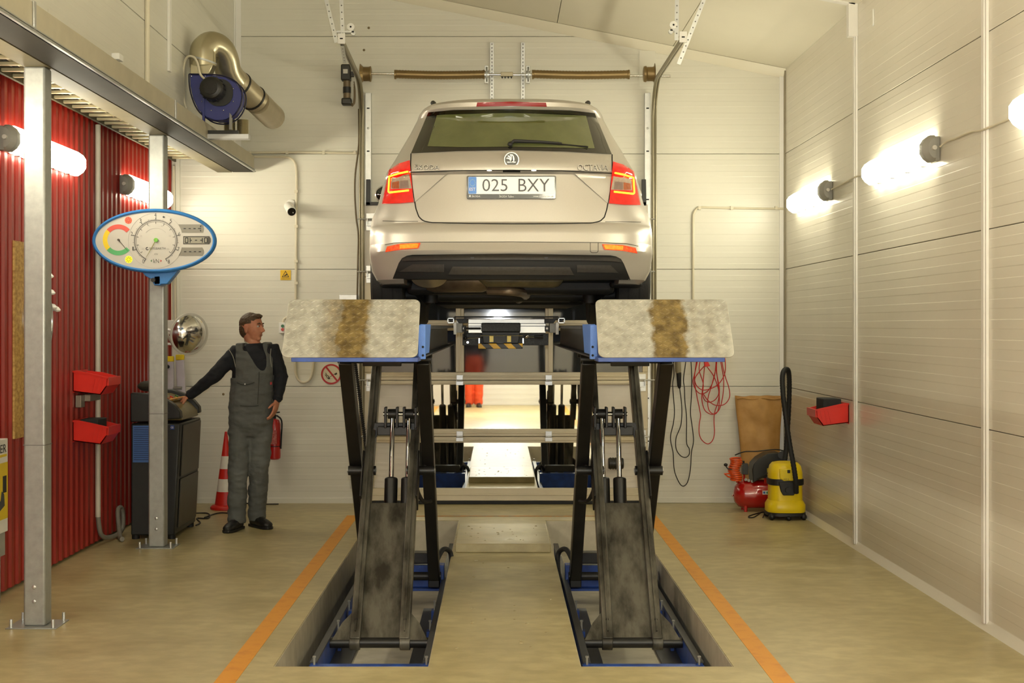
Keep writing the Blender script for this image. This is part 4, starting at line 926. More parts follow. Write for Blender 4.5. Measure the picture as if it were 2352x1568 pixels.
# ------------------------------------------------------------------ red wall: conduit, hose, board, clock, bins, hooks
cd = 10.54; xx = XL+0.04
tag(MB().tube([Vector((xx, cd, 3.18)), Vector((xx, cd, 0.215))], 0.02, 10).build('conduit', mat('grey_conduit', (196, 188, 172), 0.4)), 'tall vertical grey conduit on the red wall', 'pipe')
pts = [Vector((xx, cd, 0.225)), Vector((xx+0.01, cd+0.04, 0.08)), Vector((xx+0.03, cd+0.2, 0.03)), Vector((xx+0.06, cd+0.42, 0.045)), Vector((xx+0.05, cd+0.52, 0.14)), Vector((xx+0.04, cd+0.50, 0.22)), Vector((xx+0.03, cd+0.44, 0.20)), Vector((xx+0.05, cd+0.40, 0.08)), Vector((xx+0.09, cd+0.28, 0.022)), Vector((xx+0.14, cd+0.16, 0.022))]
tag(MB().tube(smooth_path(pts, 6), 0.018, 10).build('flexible_hose', mat('grey_hose', (128, 122, 110), 0.5)), 'grey hose curling off the conduit end at the red wall foot', 'hose')
OSB = mat('osb_board', (196, 160, 92), 0.6, var=0.25, vscale=26, col2=(150, 112, 56), stretch=(1,1,1.6), contrast=(0.35, 0.62))
a = XPL(30, 552, XL+0.02); b = XPL(26, 1008, XL+0.02)
tag(MB().box((XL+0.017, a.y, XPL(30,1008,XL+0.02).z), (XL+0.03, a.y+0.56, XPL(30,552,XL+0.02).z)).build('osb_board', OSB, smooth=False), 'chipboard panel fixed to the red wall behind the near column', 'board')
t = thing('wall_clock', 'round silver-rimmed dial on the chipboard, half hidden by the near column', 'clock', (XL+0.03, a.y+0.42, 1.72))
cc = Vector((XL+0.031, a.y+0.38, XPL(48, 736, XL+0.03).z))
MB().lathe([(0.25, 0), (0.25, 0.03), (0.238, 0.045), (0.222, 0.045), (0.215, 0.02)], cc, (1,0,0), 40).build('rim', CHROME, t); MB().cyl(cc+Vector((0.005,0,0)), cc+Vector((0.022,0,0)), 0.217, n=40).build('face', mat('dark_clock_face', (40, 38, 36), 0.4), t)
for k in range(12): MB().box((cc.x+0.022, cc.y+0.2*math.sin(k*math.pi/6)-0.012, cc.z+0.2*math.cos(k*math.pi/6)-0.018), (cc.x+0.024, cc.y+0.2*math.sin(k*math.pi/6)+0.012, cc.z+0.2*math.cos(k*math.pi/6)+0.018)).build('hour_mark', WHITEP, t)
for px, py, lb in ((111, 632, 'topmost of the white knobs on the red wall beside the near column'), (115, 670, 'second white knob from the top on the red wall'), (119, 703, 'third white knob from the top, left of the lowest'), (127, 709, 'lowest white knob on the red wall beside the near column')):
    c = XPL(px, py, XL+0.04); o = MB().ball((c.x, c.y, c.z), (0.03, 0.03, 0.018), 10, 8).ball((c.x+0.02, c.y-0.015, c.z-0.008), (0.022, 0.02, 0.014), 8, 6).bar((XL, c.y, c.z), (c.x, c.y, c.z), 0.012, 0.012)
    tag(o.build('coat_hook', WHITEP), lb, 'hook', 'white knobs on the red wall')
def bin_(name, c, L, side, label, mm=REDP):
    """open-fronted plastic storage bin hung on a wall; c = wall point at the top middle"""
    t = thing(name, label, 'storage bin', c, 'red storage bins')
    o = 1 if side < 0 else -1; w = 0.17; h = 0.15
    def q(u, v, z): return Vector((c[0]+o*u, c[1]+v, c[2]+z))     # u out of the wall, v along y
    th = 0.006
    body = MB()
    prof = [(0.0, 0.0), (0.0, -0.14), (0.20, -0.165), (0.245, -0.10), (0.25, -0.045), (0.12, -0.012)]
    for v in (-L/2, L/2-th): body.prism([(p[0], p[1]) for p in prof], q(0, v, 0), (o,0,0), (0,0,1), (0, th, 0))
    body.prism([(0,0),(0.006,0),(0.006,-h),(0,-h)], q(0,-L/2,0), (o,0,0), (0,0,1), (0,L,0)); body.prism([(0,-0.14),(0.20,-0.165),(0.20,-0.159),(0,-0.134)], q(0,-L/2,0), (o,0,0), (0,0,1), (0,L,0))
    body.prism([(0.20,-0.165),(0.245,-0.10),(0.238,-0.10),(0.196,-0.158)], q(0,-L/2,0), (o,0,0), (0,0,1), (0,L,0))
    body.build('tub', mm, t)
    MB().prism([(0.0,0.008),(0.04,0.008),(0.12,-0.008),(0.258,-0.040),(0.258,-0.052),(0.12,-0.018),(0.0,-0.004)], q(0,-L/2-0.005,0), (o,0,0), (0,0,1), (0,0.012,0)).build('side_rim', mm, t)
    MB().prism([(0.245,-0.040),(0.258,-0.040),(0.256,-0.10),(0.243,-0.10)], q(0,-L/2,0), (o,0,0), (0,0,1), (0,L,0)).build('front_lip', mm, t)
    MB().prism([(0,0.008),(0.012,0.008),(0.012,-0.004),(0,-0.004)], q(0,-L/2-0.004,0), (o,0,0), (0,0,1), (0,L+0.008,0)).build('back_rim', mm, t)
    for k in range(3):
        f = 0.155+0.03*k; MB().prism([(f,-0.045),(f+0.008,-0.045),(f-0.014,-0.145),(f-0.022,-0.145)], q(0,-L/2-0.004,0), (o,0,0), (0,0,1), (0,0.005,0)).build('rib', mm, t)
    return t
def bin_front(x0, y0, z, label):
    """bin seen from its long side: back rim on the red wall, mouth toward the room"""
    return bin_('storage_bin', (XL+0.016, y0, z), 0.30, -1, label)
c = XPL(165, 853, XL+0.02)
bin_('storage_bin', (XL+0.017, 10.15, 1.33), 0.32, -1, 'empty red plastic bin on the red wall, the upper of two')
bin_('storage_bin', (XL+0.017, 10.15, 0.975), 0.32, -1, 'lower red plastic bin on the red wall with a dark block in it')
o = MB().box((XL+0.05, 10.05, 0.855), (XL+0.18, 10.28, 0.985)).build('foam_block', mat('black_foam', (36, 36, 36), 0.8, bump=0.3), bevel=0.006); tag(o, 'dark block lying in the lower red bin on the red wall', 'block')
t = thing('wall_socket', 'small grey bracket on the red wall between the two red bins', 'bracket', (XL+0.017, 10.3, 1.1)); MB().box((XL+0.017, 10.05, 1.07), (XL+0.06, 10.14, 1.16)).build('box', mat('bare_metal', (150, 138, 124), 0.4, metal=0.5), t, bevel=0.004); MB().box((XL+0.03, 10.14, 1.11), (XL+0.10, 10.40, 1.16)).build('plate', mat('bare_metal', (150, 138, 124), 0.4, metal=0.5), t, bevel=0.004)
# printed yellow box at the left edge
t = thing('product_box', 'white and yellow printed carton at the left photo edge', 'box', (-3.02, 8.2, 0.62))
bz0, bz1 = XPL(10, 1222, -2.96).z, XPL(10, 1008, -2.96).z; by1 = XPL(18, 1100, -2.96).y
MB().box((-3.05, by1-0.55, bz0), (-2.96, by1, bz1)).build('carton', WHITEP, t, bevel=0.003)
MB().box((-2.9605, by1-0.545, bz0+0.08), (-2.9585, by1-0.005, bz1-0.14)).build('yellow_print', YELLOW, t, smooth=False)
MB().box((-2.9605, by1-0.50, bz1-0.105), (-2.9585, by1-0.02, bz1-0.09)).build('yellow_bar', YELLOW, t, smooth=False)
text('lettering', 'POWER', 0.34, (-2.957, by1-0.205, bz1-0.055), mat('dark_print', (40, 40, 40), 0.5), t, ux=(0,1,0), height=0.05)
MB().box((-2.9585, by1-0.09, bz1-0.32), (-2.957, by1-0.03, bz1-0.22)).build('symbol_print', mat('dark_print', (40, 40, 40), 0.5), t, smooth=False)
MB().prism([(0.0, 0.0), (0.10, 0.03), (0.09, 0.10), (0.05, 0.12), (0.03, 0.06), (0.0, 0.09)], (-2.957, by1-0.16, bz0+0.13), (0,1,0), (0,0,1), (-0.0012,0,0)).build('machine_print', mat('grey_print', (70, 74, 76), 0.5), t, smooth=False)
MB().box((-3.05, by1-0.55, bz0-0.14), (-2.97, by1-0.02, bz0)).build('plinth', GREYP, t); MB().box((-3.05, by1-0.55, 0.0), (-2.99, by1-0.04, bz0-0.14)).build('stand', GREYP, t)

# ------------------------------------------------------------------ oval brake tester gauge
gy = 10.20; GS = F/gy
def G(px, py, o=0.0): return Vector(((px-CX)/GS, gy-o, H-(py-CY)/GS))
t = thing('brake_gauge', 'oval blue-rimmed brake test gauge with dial on the rear column', 'gauge', G(355, 640))
gc = G(355, 553); RX, RZ = 143/GS, 74/GS
def ell(k, o, n=64, kx=None): return [gc + Vector((RX*(kx or k)*math.cos(2*math.pi*i/n), -o, RZ*k*math.sin(2*math.pi*i/n))) for i in range(n)]
mb = MB(); mb.grid([ell(0.78, -0.12), ell(0.98, -0.05), ell(1.0, 0.0), ell(0.985, 0.022, kx=0.99), ell(0.93, 0.03, kx=0.965), ell(0.89, 0.022, kx=0.945), ell(0.88, 0.012, kx=0.94)], True); mb.add(ell(0.78, -0.12), [tuple(range(64))])
mb.build('rim', mat('gauge_blue', (58, 128, 200), 0.35, var=0.04), t, angle=60)
fc_ = MB(); fc_.add(ell(0.885, 0.014, kx=0.943), [tuple(range(64))]); face = fc_.build('dial_face', mat('gauge_face', (190, 186, 177), 0.4, var=0.02), t, smooth=False)
if face.data.polygons[0].normal.y > 0: face.data.flip_normals()
PR = mat('dark_print', (40, 40, 40), 0.5); GP = mat('grey_print_line', (104, 102, 98), 0.5)
def flat(nm, pxs, m, o=0.016, par=None): return MB().prism([(G(a, b).x, G(a, b).z) for a, b in pxs], (0, gy-o, 0), (1,0,0), (0,0,1), (0, 0.001, 0)).build(nm, m, par or t, smooth=False)
def band(nm, cx, cy, r0, r1, a0, a1, m, o=0.016, n=24, ky=1.0):
    A = [math.radians(a0+(a1-a0)*i/n) for i in range(n+1)]
    return flat(nm, [(cx+r1*math.cos(a), cy-ky*r1*math.sin(a)) for a in A] + [(cx+r0*math.cos(a), cy-ky*r0*math.sin(a)) for a in A[::-1]], m, o)
band('red_zone', 273, 551, 25, 35.5, 42, 138, mat('print_red', (214, 84, 70), 0.5)); band('yellow_zone', 273, 551, 25, 35.5, 138, 222, mat('print_yellow', (236, 204, 40), 0.5)); band('green_zone', 273, 551, 25, 35.5, 222, 318, mat('print_green', (90, 176, 112), 0.5))
band('scale_line', 359, 553, 47.5, 48.8, -62, 242, GP, n=60, ky=0.97); band('scale_line', 359, 553, 44.6, 45.4, -40, 220, GP, n=60, ky=0.97); band('scale_line', 359, 553, 29.5, 30.1, 40, 140, mat('pale_print', (170, 166, 158), 0.5), n=30, ky=0.97)
band('dial_outline', 359, 553, 63, 63.5, 20, 340, mat('pale_print', (170, 166, 158), 0.5), n=60)
tk = MB(); A0_, A1_ = 242, -62
for i in range(0, 81):
    a = math.radians(A0_+(A1_-A0_)*i/80); r1 = 55 if i % 10 == 0 else (52.5 if i % 5 == 0 else 51); w = 0.45 if i % 10 else 0.7
    p, q = G(359+47.5*math.cos(a), 553-0.97*47.5*math.sin(a), 0.017), G(359+r1*math.cos(a), 553-0.97*r1*math.sin(a), 0.017); n_ = Vector((math.sin(a), 0, -math.cos(a)))*(w/GS)
    tk.add([p-n_, p+n_, q+n_, q-n_], [(0,1,2,3)])
for i in range(11):
    a = math.radians(220-260*i/10); p, q = G(359+45*math.cos(a), 553-0.97*45*math.sin(a), 0.017), G(359+40*math.cos(a), 553-0.97*40*math.sin(a), 0.017); n_ = Vector((math.sin(a), 0, -math.cos(a)))*(0.5/GS); tk.add([p-n_, p+n_, q+n_, q-n_], [(0,1,2,3)])
o = tk.build('scale_ticks', PR, t, smooth=False); o['kind'] = 'stuff'
def gtext(s, x, y, hpx, wpx, m=PR): text('lettering', s, wpx/GS, G(x, y, 0.017), m, t, height=hpx/GS, bold=-0.01)
for s, x, y in (('0', 330.5, 600), ('1', 307, 571), ('2', 304, 537), ('3', 324, 507), ('4', 358, 494), ('5', 393.5, 507.5), ('6', 413, 537.5), ('7', 411, 572), ('8', 389, 601)): gtext(s, x, y, 9, 4.5 if s != '1' else 2.6)
gtext('kN', 360, 599.5, 9, 12.5); gtext('BEISSBARTH', 363, 570.5, 5, 36); gtext('(%)', 360, 583.5, 4.5, 8, GP); band('brand_mark', 339.5, 571, 1.8, 3.6, 60, 330, PR)
for s, x, y in (('40', 344, 519), ('60', 374, 519), ('20', 325, 542), ('80', 392, 542), ('0', 330, 572), ('100', 387, 572)): gtext(s, x, y, 3.6, 5, mat('pale_print', (170, 166, 158), 0.5))
flat('left_arrow', [(347, 599), (350, 596), (350, 602)], mat('green_print', (80, 130, 80), 0.5)); flat('right_arrow', [(373, 599), (369.5, 596), (369.5, 602)], mat('red_print', (190, 50, 50), 0.5))
def needle(nm, x0, y0, x1, y1, w, m, hub, hm):
    p, q = G(x0, y0, 0.022), G(x1, y1, 0.022); d = (q-p).normalized(); n_ = Vector((d.z, 0, -d.x))*(w/GS)
    nb = MB().add([p-n_, p+n_, q+n_*0.35, q-n_*0.35], [(0,1,2,3)]).build(nm, m, t, smooth=False); MB().cyl(G(x0, y0, 0.016), G(x0, y0, 0.028), hub/GS, n=20).build('needle_hub', hm, nb)
needle('needle', 274, 551, 295, 576, 0.9, mat('needle_dark', (70, 62, 52), 0.5), 2.4, mat('needle_dark', (70, 62, 52), 0.5)); needle('needle', 360, 551.5, 337, 592, 1.1, mat('needle_olive', (128, 126, 60), 0.5), 4.8, mat('needle_green', (110, 180, 60), 0.4))
MB().cyl(G(377, 498.5, 0.014), G(377, 498.5, 0.018), 2.1/GS, n=14).build('sensor_dot', PR, t)
for (x, y), em, nm in (((296, 506), (1.0, 0.10, 0.03), 'red_warning_lamp'), ((297, 596), (0.85, 0.80, 0.02), 'yellow_warning_lamp')):
    lp = MB(); 
    lp.cyl(G(x, y, 0.014), G(x, y, 0.0165), 8.2/GS, n=24); o = lp.build(nm, mat(nm, (230, 60, 40) if 'red' in nm else (236, 226, 30), 0.35, emit=em, estr=0.9), t)
    for k in range(8):
        a = k*math.pi/4; p, q = G(x+2*math.cos(a), y-2*math.sin(a), 0.0172), G(x+7.4*math.cos(a), y-7.4*math.sin(a), 0.0172); n_ = Vector((math.sin(a), 0, -math.cos(a)))*(0.6/GS); MB().add([p-n_, p+n_, q+n_, q-n_], [(0,1,2,3)]).build('led_ray', mat('led_dark', (96, 24, 16) if 'red' in nm else (120, 116, 10), 0.5), o, smooth=False)
LCD = mat('grey_lcd', (128, 124, 112), 0.3, var=0.05)
scr = [flat('display', [(411, 515.5), (466, 515.5), (468.5, 520), (469, 526), (467.5, 534.5), (419, 534.5), (416, 524)], LCD), flat('display', [(422, 542.5), (482, 542.5), (485, 548), (485, 556), (482, 561), (422, 561)], mat('lcd_dark_rim', (66, 62, 54), 0.4)), flat('display', [(418.5, 568.5), (466, 568.5), (469, 575), (469, 582), (466, 587.5), (411, 587.5), (416, 578)], LCD)]
flat('display_glass', [(424, 545), (478, 545), (478, 559), (424, 559)], mat('lcd_light', (150, 146, 128), 0.3), 0.0175, scr[1])
def seg(par, x0, y0, x1, y1, w=1.0):
    p, q = G(x0, y0, 0.0186), G(x1, y1, 0.0186); d = (q-p).normalized(); n_ = Vector((d.z, 0, -d.x))*(w/GS); MB().add([p-n_, p+n_, q+n_, q-n_], [(0,1,2,3)]).build('segment', PR, par, smooth=False)
for x in (425.5, 437, 448): seg(scr[0], x-2.5, 525, x+2.5, 525)
for a in ((456, 525, 463, 525), (461, 522, 463, 518), (461, 528, 463, 532)): seg(scr[0], *a)
for x in (426.5, 438, 449, 460): seg(scr[2], x-2.5, 578, x+2.5, 578)
for a in ((427, 546.5, 433, 546.5), (427, 557.5, 433, 557.5), (427, 546.5, 427, 557.5), (433, 546.5, 433, 557.5), (438, 546.5, 438, 557.5), (438, 552, 442, 552), (449, 552, 454, 552), (461, 552, 466, 552), (466, 546.5, 466, 557.5), (471, 546.5, 477, 546.5), (471, 557.5, 477, 557.5), (471, 546.5, 471, 557.5), (477, 546.5, 477, 557.5)): seg(scr[1], *a)
flat_ = MB().prism([(G(a, b).x, G(a, b).z) for a, b in ((322, 622), (408, 620), (395, 636), (382, 652), (352, 654), (345, 640), (333, 634))], (0, gy+0.02, 0), (1,0,0), (0,0,1), (0, 0.09, 0)).build('bracket', MATS['gauge_blue'], t, bevel=0.006)
MB().box((G(352,0).x, gy+0.02, G(0,655).z), (G(367,0).x, gy+0.20, G(0,633).z)).build('clamp', MATS['gauge_blue'], t, bevel=0.005); MB().cyl(G(353, 643, -0.02), G(353, 643, 0.02), 0.016, n=14).build('cable_entry', BLACK, t)

# ------------------------------------------------------------------ control console of the brake tester
t = thing('control_console', 'black control console with curved slanted panel behind the gauge column', 'console', (-2.68, 11.2, 0))
PLB = mat('console_black', (38, 39, 38), 0.45, var=0.12, vscale=14)
ky0, ky1 = 10.82, 11.60
cheek = [(-2.86, 0.04), (-2.52, 0.04), (-2.47, 0.94), (-2.475, 0.99), (-2.52, 1.045), (-2.60, 1.10), (-2.70, 1.135), (-2.86, 1.14)]
bodyp = [(-2.86, 0.03), (-2.52, 0.03), (-2.475, 0.90), (-2.86, 0.90)]
MB().prism(bodyp, (0, ky0+0.015, 0), (1,0,0), (0,0,1), (0, ky1-ky0-0.03, 0)).build('cabinet', PLB, t, bevel=0.012)
for y in (ky0, ky1-0.09): MB().prism([(a, b) for a, b in cheek if b > 0.5] + [(-2.86, 0.91), (-2.47, 0.91)][:1] + [(-2.86, 0.91)][:0], (0, y, 0), (1,0,0), (0,0,1), (0, 0.09, 0)).build('cheek', PLB, t, bevel=0.010)
PANELB = mat('bronze_panel', (112, 98, 52), 0.35, var=0.08)
sp_ = [(-2.86, 0.92), (-2.48, 0.92), (-2.49, 0.97), (-2.54, 1.02), (-2.62, 1.075), (-2.70, 1.105), (-2.86, 1.11)]
MB().prism(sp_, (0, ky0+0.09, 0), (1,0,0), (0,0,1), (0, ky1-ky0-0.18, 0)).build('control_panel', PANELB, t, bevel=0.006)
for k, (f, m_) in enumerate(((0.15, 'r'), (0.3, 'y'), (0.45, 'r'), (0.62, 'y'), (0.8, 'g'))):
    q = Vector((-2.625+0.02*(k % 2), ky0+0.12+0.5*f, 1.082-0.012*(k % 2))); MB().cyl(q, q+Vector((0.008, 0, 0.012)), 0.014, n=12).build('push_button', {'r': mat('btn_red', (200, 50, 30), 0.4), 'y': mat('btn_yellow', (214, 170, 40), 0.4), 'g': mat('btn_green', (70, 120, 60), 0.4)}[m_], t)
MB().box((-2.60, ky0+0.11, 1.075), (-2.57, ky1-0.12, 1.082)).build('keypad_strip', mat('keypad_orange', (206, 140, 40), 0.4), t)
nt_ = MB().box((-2.84, ky0-0.0005, 0.60), (-2.64, ky0+0.02, 0.885)).build('notice', mat('blue_notice', (70, 110, 176), 0.5, var=0.12, vscale=40, stretch=(0.3,1,3)), t, smooth=False)
for k in range(16):
    w = 0.13 + 0.05*((k*7) % 4)/4; MB().box((-2.832, ky0-0.0015, 0.872-k*0.0165), (-2.832+w, ky0-0.0005, 0.866-k*0.0165)).build('printed_line', mat('notice_print', (34, 56, 104), 0.5), nt_, smooth=False)
ce = MB().box((-2.548, ky0-0.0005, 0.855), (-2.520, ky0+0.02, 0.888)).build('ce_label', mat('ce_blue', (40, 72, 150), 0.5), t, smooth=False); text('lettering', 'CE', 0.020, (-2.534, ky0-0.002, 0.871), WHITEP, ce, height=0.014, bold=0.01)
MB().box((-2.47, ky0+0.10, 0.10), (-2.462+0.0, ky1-0.10, 0.48)).build('front_door', mat('console_brown', (58, 52, 44), 0.45), t, bevel=0.004) if False else None
fdoor = MB().add([(-2.515, ky0+0.10, 0.08), (-2.515, ky1-0.05, 0.08), (-2.495, ky1-0.05, 0.46), (-2.495, ky0+0.10, 0.46), (-2.507, ky0+0.10, 0.08), (-2.507, ky1-0.05, 0.08), (-2.487, ky1-0.05, 0.46), (-2.487, ky0+0.10, 0.46)], [(0,1,2,3),(7,6,5,4),(0,4,5,1),(1,5,6,2),(2,6,7,3),(3,7,4,0)]).build('lower_door', mat('console_brown', (62, 56, 46), 0.42), t, bevel=0.003)
MB().add([(-2.494, ky0+0.10, 0.48), (-2.494, ky1-0.05, 0.48), (-2.474, ky1-0.05, 0.88), (-2.474, ky0+0.10, 0.88), (-2.486, ky0+0.10, 0.48), (-2.486, ky1-0.05, 0.48), (-2.466, ky1-0.05, 0.88), (-2.466, ky0+0.10, 0.88)], [(0,1,2,3),(7,6,5,4),(0,4,5,1),(1,5,6,2),(2,6,7,3),(3,7,4,0)]).build('upper_door', mat('console_brown', (62, 56, 46), 0.42), t, bevel=0.003)
MB().prism(rrect(0.14, 0.16, 0.01, 3), (-2.77, ky0-0.004, 1.00), (1,0,0), (0,0,1), (0, 0.01, 0)).build('side_panel', PLB, t); MB().ball((-2.70, ky0-0.006, 0.935), (0.005, 0.004, 0.005), 8, 6).build('screw', CHROME, t)
for x, y in ((-2.83, ky0+0.05), (-2.55, ky0+0.05), (-2.83, ky1-0.08), (-2.55, ky1-0.08)): MB().cyl((x, y, 0), (x, y, 0.035), 0.03, n=14).build('foot', RUBBER, t)
# hat-like cover and aerial on top
t2 = thing('cap', 'dark cloth cap lying on the black console', 'cap', (-2.77, 10.95, 1.143)); MB().ball((-2.765, 10.97, 1.186), (0.075, 0.09, 0.042), 16, 8).build('crown', mat('cap_cloth', (52, 48, 34), 0.8), t2); MB().ball((-2.72, 10.93, 1.152), (0.07, 0.06, 0.008), 14, 6).build('peak', mat('cap_cloth', (52, 48, 34), 0.8), t2)

# ------------------------------------------------------------------ convex mirror, folding ladder, cone, extinguisher
t = thing('convex_mirror', 'round convex mirror on a short arm left of the mechanic', 'mirror', (-2.8, 12.2, 1.55))
mc = P(434, 767, 12.15); ax_ = Vector((0.66, -0.74, -0.10)).normalized()
dome = [(0.175*math.sin(math.radians(a))/math.sin(math.radians(55)), 0.175/math.sin(math.radians(55))*(math.cos(math.radians(a))-math.cos(math.radians(55)))) for a in (55, 48, 40, 32, 24, 16, 8, 0.5)]
MB().lathe(dome, mc, ax_, 40).build('mirror_face', CHROME, t); MB().lathe([(0.10, -0.05), (0.17, -0.02), (0.185, 0.0), (0.185, 0.008), (0.172, 0.010)], mc, ax_, 40).build('rim', LGREYP, t)
MB().tube([mc-ax_*0.03, mc-ax_*0.12, P(378, 756, 12.3)], 0.012, 8).build('arm', WHITEP, t); MB().tube([P(378, 756, 12.3), P(396, 790, 12.6), Vector((XL+0.02, 12.6, 1.50))], 0.012, 8).build('wall_arm', WHITEP, t)
q = P(390, 745, 12.6); bx = MB().box((q.x-0.03, 12.55, q.z-0.09), (q.x+0.05, 12.62, q.z+0.04)).build('mount_box', LGREYP, t, bevel=0.005)
t = thing('folding_ladder', 'folded aluminium ladder with yellow caps in the corner behind the console', 'ladder', (-2.98, 12.75, 0))
for k, (x, lean) in enumerate(((-3.0, 0.02), (-2.905, 0.07))):
    a, b = Vector((x+lean, 12.65+0.05*k, 0.0)), Vector((x-0.02, 12.80, 1.33 if k == 0 else 1.345))
    rl = MB().bar(a, b, 0.075, 0.03, up=(0,1,0)).build('rail', mat('ladder_aluminium', (196, 192, 200), 0.3, metal=0.6), t, bevel=0.003)
    MB().bar(b, b+Vector((-0.001, 0.005, 0.05)), 0.078, 0.034, up=(0,1,0)).build('end_cap', YELLOW, rl, bevel=0.006)
for k in range(4): MB().tube([Vector((-2.98, 12.68+0.03*k, 0.25+0.28*k)), Vector((-2.90, 12.70+0.02*k, 0.25+0.28*k))], 0.015, 8).build('rung', GREYP, t)
q = P(384, 842, 12.74); MB().cyl((q.x, 12.74, q.z), (q.x, 12.76, q.z), 0.018, n=14).build('end_hole', DARK, t)
# spare wall-mounted tube bundle above the ladder
for k, (px, lb) in enumerate(((391, 'left of the two thin pipes running up the back left corner'), (399, 'right of the two thin pipes running up the back left corner'))): 
    a, b = BW(px, 372, 0.04), BW(px+4, 748, 0.04); tag(MB().tube([Vector((a.x, YB-0.04, 3.15)), Vector((b.x, YB-0.04, 1.66))], 0.011, 8).build('conduit', CONDUIT), lb, 'pipe', 'thin pipes in the back left corner')
# cone
t = thing('traffic_cone', 'red and white traffic cone behind the mechanic', 'cone', FLR(517, 1168)); cb = FLR(519, 1168); cb.z = 0
WHT = mat('cone_white', (235, 228, 214), 0.5); CRD = mat('cone_red', (214, 40, 26), 0.45)
def cr_(z): return 0.105 - 0.135*z
MB().lathe([(0.14, 0), (0.14, 0.02), (0.125, 0.035), (0.105, 0.04)], cb, (0,0,1), 24).build('base', CRD, t, bevel=0.003)
for a, b, m_ in ((0.03, 0.16, CRD), (0.16, 0.275, WHT), (0.275, 0.365, CRD), (0.365, 0.48, WHT), (0.48, 0.62, CRD), (0.62, 0.70, CRD)): MB().lathe([(cr_(a), a), (cr_(b), b)], cb, (0,0,1), 24).build('red_band' if m_ is CRD else 'white_band', m_, t)
# extinguisher
ec = P(628, 1000, 12.9); t = thing('fire_extinguisher', 'red fire extinguisher on the back wall behind the mechanic', 'extinguisher', (ec.x, 12.9, 0.45))
ez0, ez1 = P(0, 1056, 12.9).z, P(0, 962, 12.9).z
REDX = mat('extinguisher_red', (176, 20, 18), 0.3, coat=0.5)
MB().lathe([(0.04, 0), (0.056, 0.012), (0.058, 0.03), (0.058, ez1-ez0-0.05), (0.045, ez1-ez0-0.012), (0.018, ez1-ez0)], (ec.x, 12.955, ez0), (0,0,1), 28).build('cylinder', REDX, t)
MB().cyl((ec.x, 12.955, ez1), (ec.x, 12.955, ez1+0.04), 0.016, n=14).build('valve', BLKMET, t); MB().bar((ec.x-0.03, 12.955, ez1+0.05), (ec.x+0.05, 12.955, ez1+0.06), 0.02, 0.012).build('handle', BLACK, t)
MB().lathe([(0.0595, 0.12), (0.0595, 0.128)], (ec.x, 12.955, ez0), (0,0,1), 28).build('strap', BLACK, t); MB().prism(rrect(0.06, 0.13, 0.004, 2), (ec.x, 12.893, ez0+0.21), (1,0,0), (0,0,1), (0, 0.004, 0)).build('instruction_label', mat('label_red', (150, 30, 26), 0.5, col2=(190, 120, 110), vscale=60), t)
MB().tube(smooth_path([Vector((ec.x+0.02, 12.95, ez1+0.03)), Vector((ec.x+0.07, 12.94, ez1-0.02)), Vector((ec.x+0.066, 12.94, ez0+0.2)), Vector((ec.x+0.062, 12.94, ez0+0.1))], 5), 0.008, 8).build('hose', RUBBER, t)
MB().box((ec.x-0.03, 13.01, ez0+0.1), (ec.x+0.03, YB, ez0+0.3)).build('wall_bracket', BLKMET, t)
# cables on the floor by the console
for pts, lb in (([(450, 1150), (490, 1153), (530, 1152), (585, 1157), (640, 1157)], 'black cable along the back wall foot behind the cone'), ([(448, 1178), (475, 1178), (482, 1184), (476, 1190), (452, 1190), (460, 1200), (450, 1206)], 'tangled black cable beside the console foot'), ([(470, 1188), (500, 1178), (525, 1178), (545, 1179)], 'thin black cable running behind the mechanic shoes')):
    tag(MB().tube(smooth_path([FLR(a, b, 0.006) for a, b in pts], 5), 0.006, 6).build('floor_cable', CABLE), lb, 'cable', 'cables on the floor by the console')

# ------------------------------------------------------------------ extraction blower with ducts
t = thing('extractor_fan', 'blue centrifugal blower with bent silver duct high on the left wall', 'fan', P(520, 315, 10.95))
fd = 10.95; FS = F/fd
def E(px, py, o=0.0): return Vector(((px-CX)/FS, fd-o, H-(py-CY)/FS))
FB = mat('blower_blue', (44, 52, 128), 0.35, var=0.08, vscale=6)
c0 = (498, 222); spi = []
for i in range(0, 28):
    a = math.radians(-8 - i*10.5); r = 57 + 0.0*i
    a_deg = i*10.5
    r = 52 + 12*min(1, a_deg/270)
    spi.append((c0[0]+10+r*math.cos(math.radians(60-a_deg))*0.98, c0[1]-r*math.sin(math.radians(60-a_deg))*0.95))
vol = [(440, 176), (487, 176), (500, 178)] + spi[0:26]
vol = [p for p in vol if p[0] > 438]
vol = [(440, 175), (490, 176), (520, 180), (545, 193), (556, 210), (558, 228), (553, 248), (541, 266), (522, 277), (500, 279), (478, 272), (459, 254), (447, 228), (441, 200)]
MB().prism([(E(a, b).x, E(a, b).z) for a, b in vol], (0, fd-0.06, 0), (1,0,0), (0,0,1), (0, 0.15, 0)).build('volute', FB, t, bevel=0.004)
vr = [E(a+(a-500)*0.03, b+(b-225)*0.03, 0.064) for a, b in vol]; MB().tube(smooth_path(vr + [vr[0]], 3), 0.006, 6).build('volute_rim', mat('dark_blue_edge', (26, 28, 60), 0.4), t); vr2 = [v+Vector((0, 0.165, 0)) for v in vr]; MB().tube(smooth_path(vr2 + [vr2[0]], 3), 0.006, 6).build('volute_rim', mat('dark_blue_edge', (26, 28, 60), 0.4), t)
MB().prism([(E(a, b).x, E(a, b).z) for a, b in rrect(62, 62, 28, 6, 508, 216)], (0, fd-0.075, 0), (1,0,0), (0,0,1), (0, 0.02, 0)).build('motor_flange', BLKMET, t)
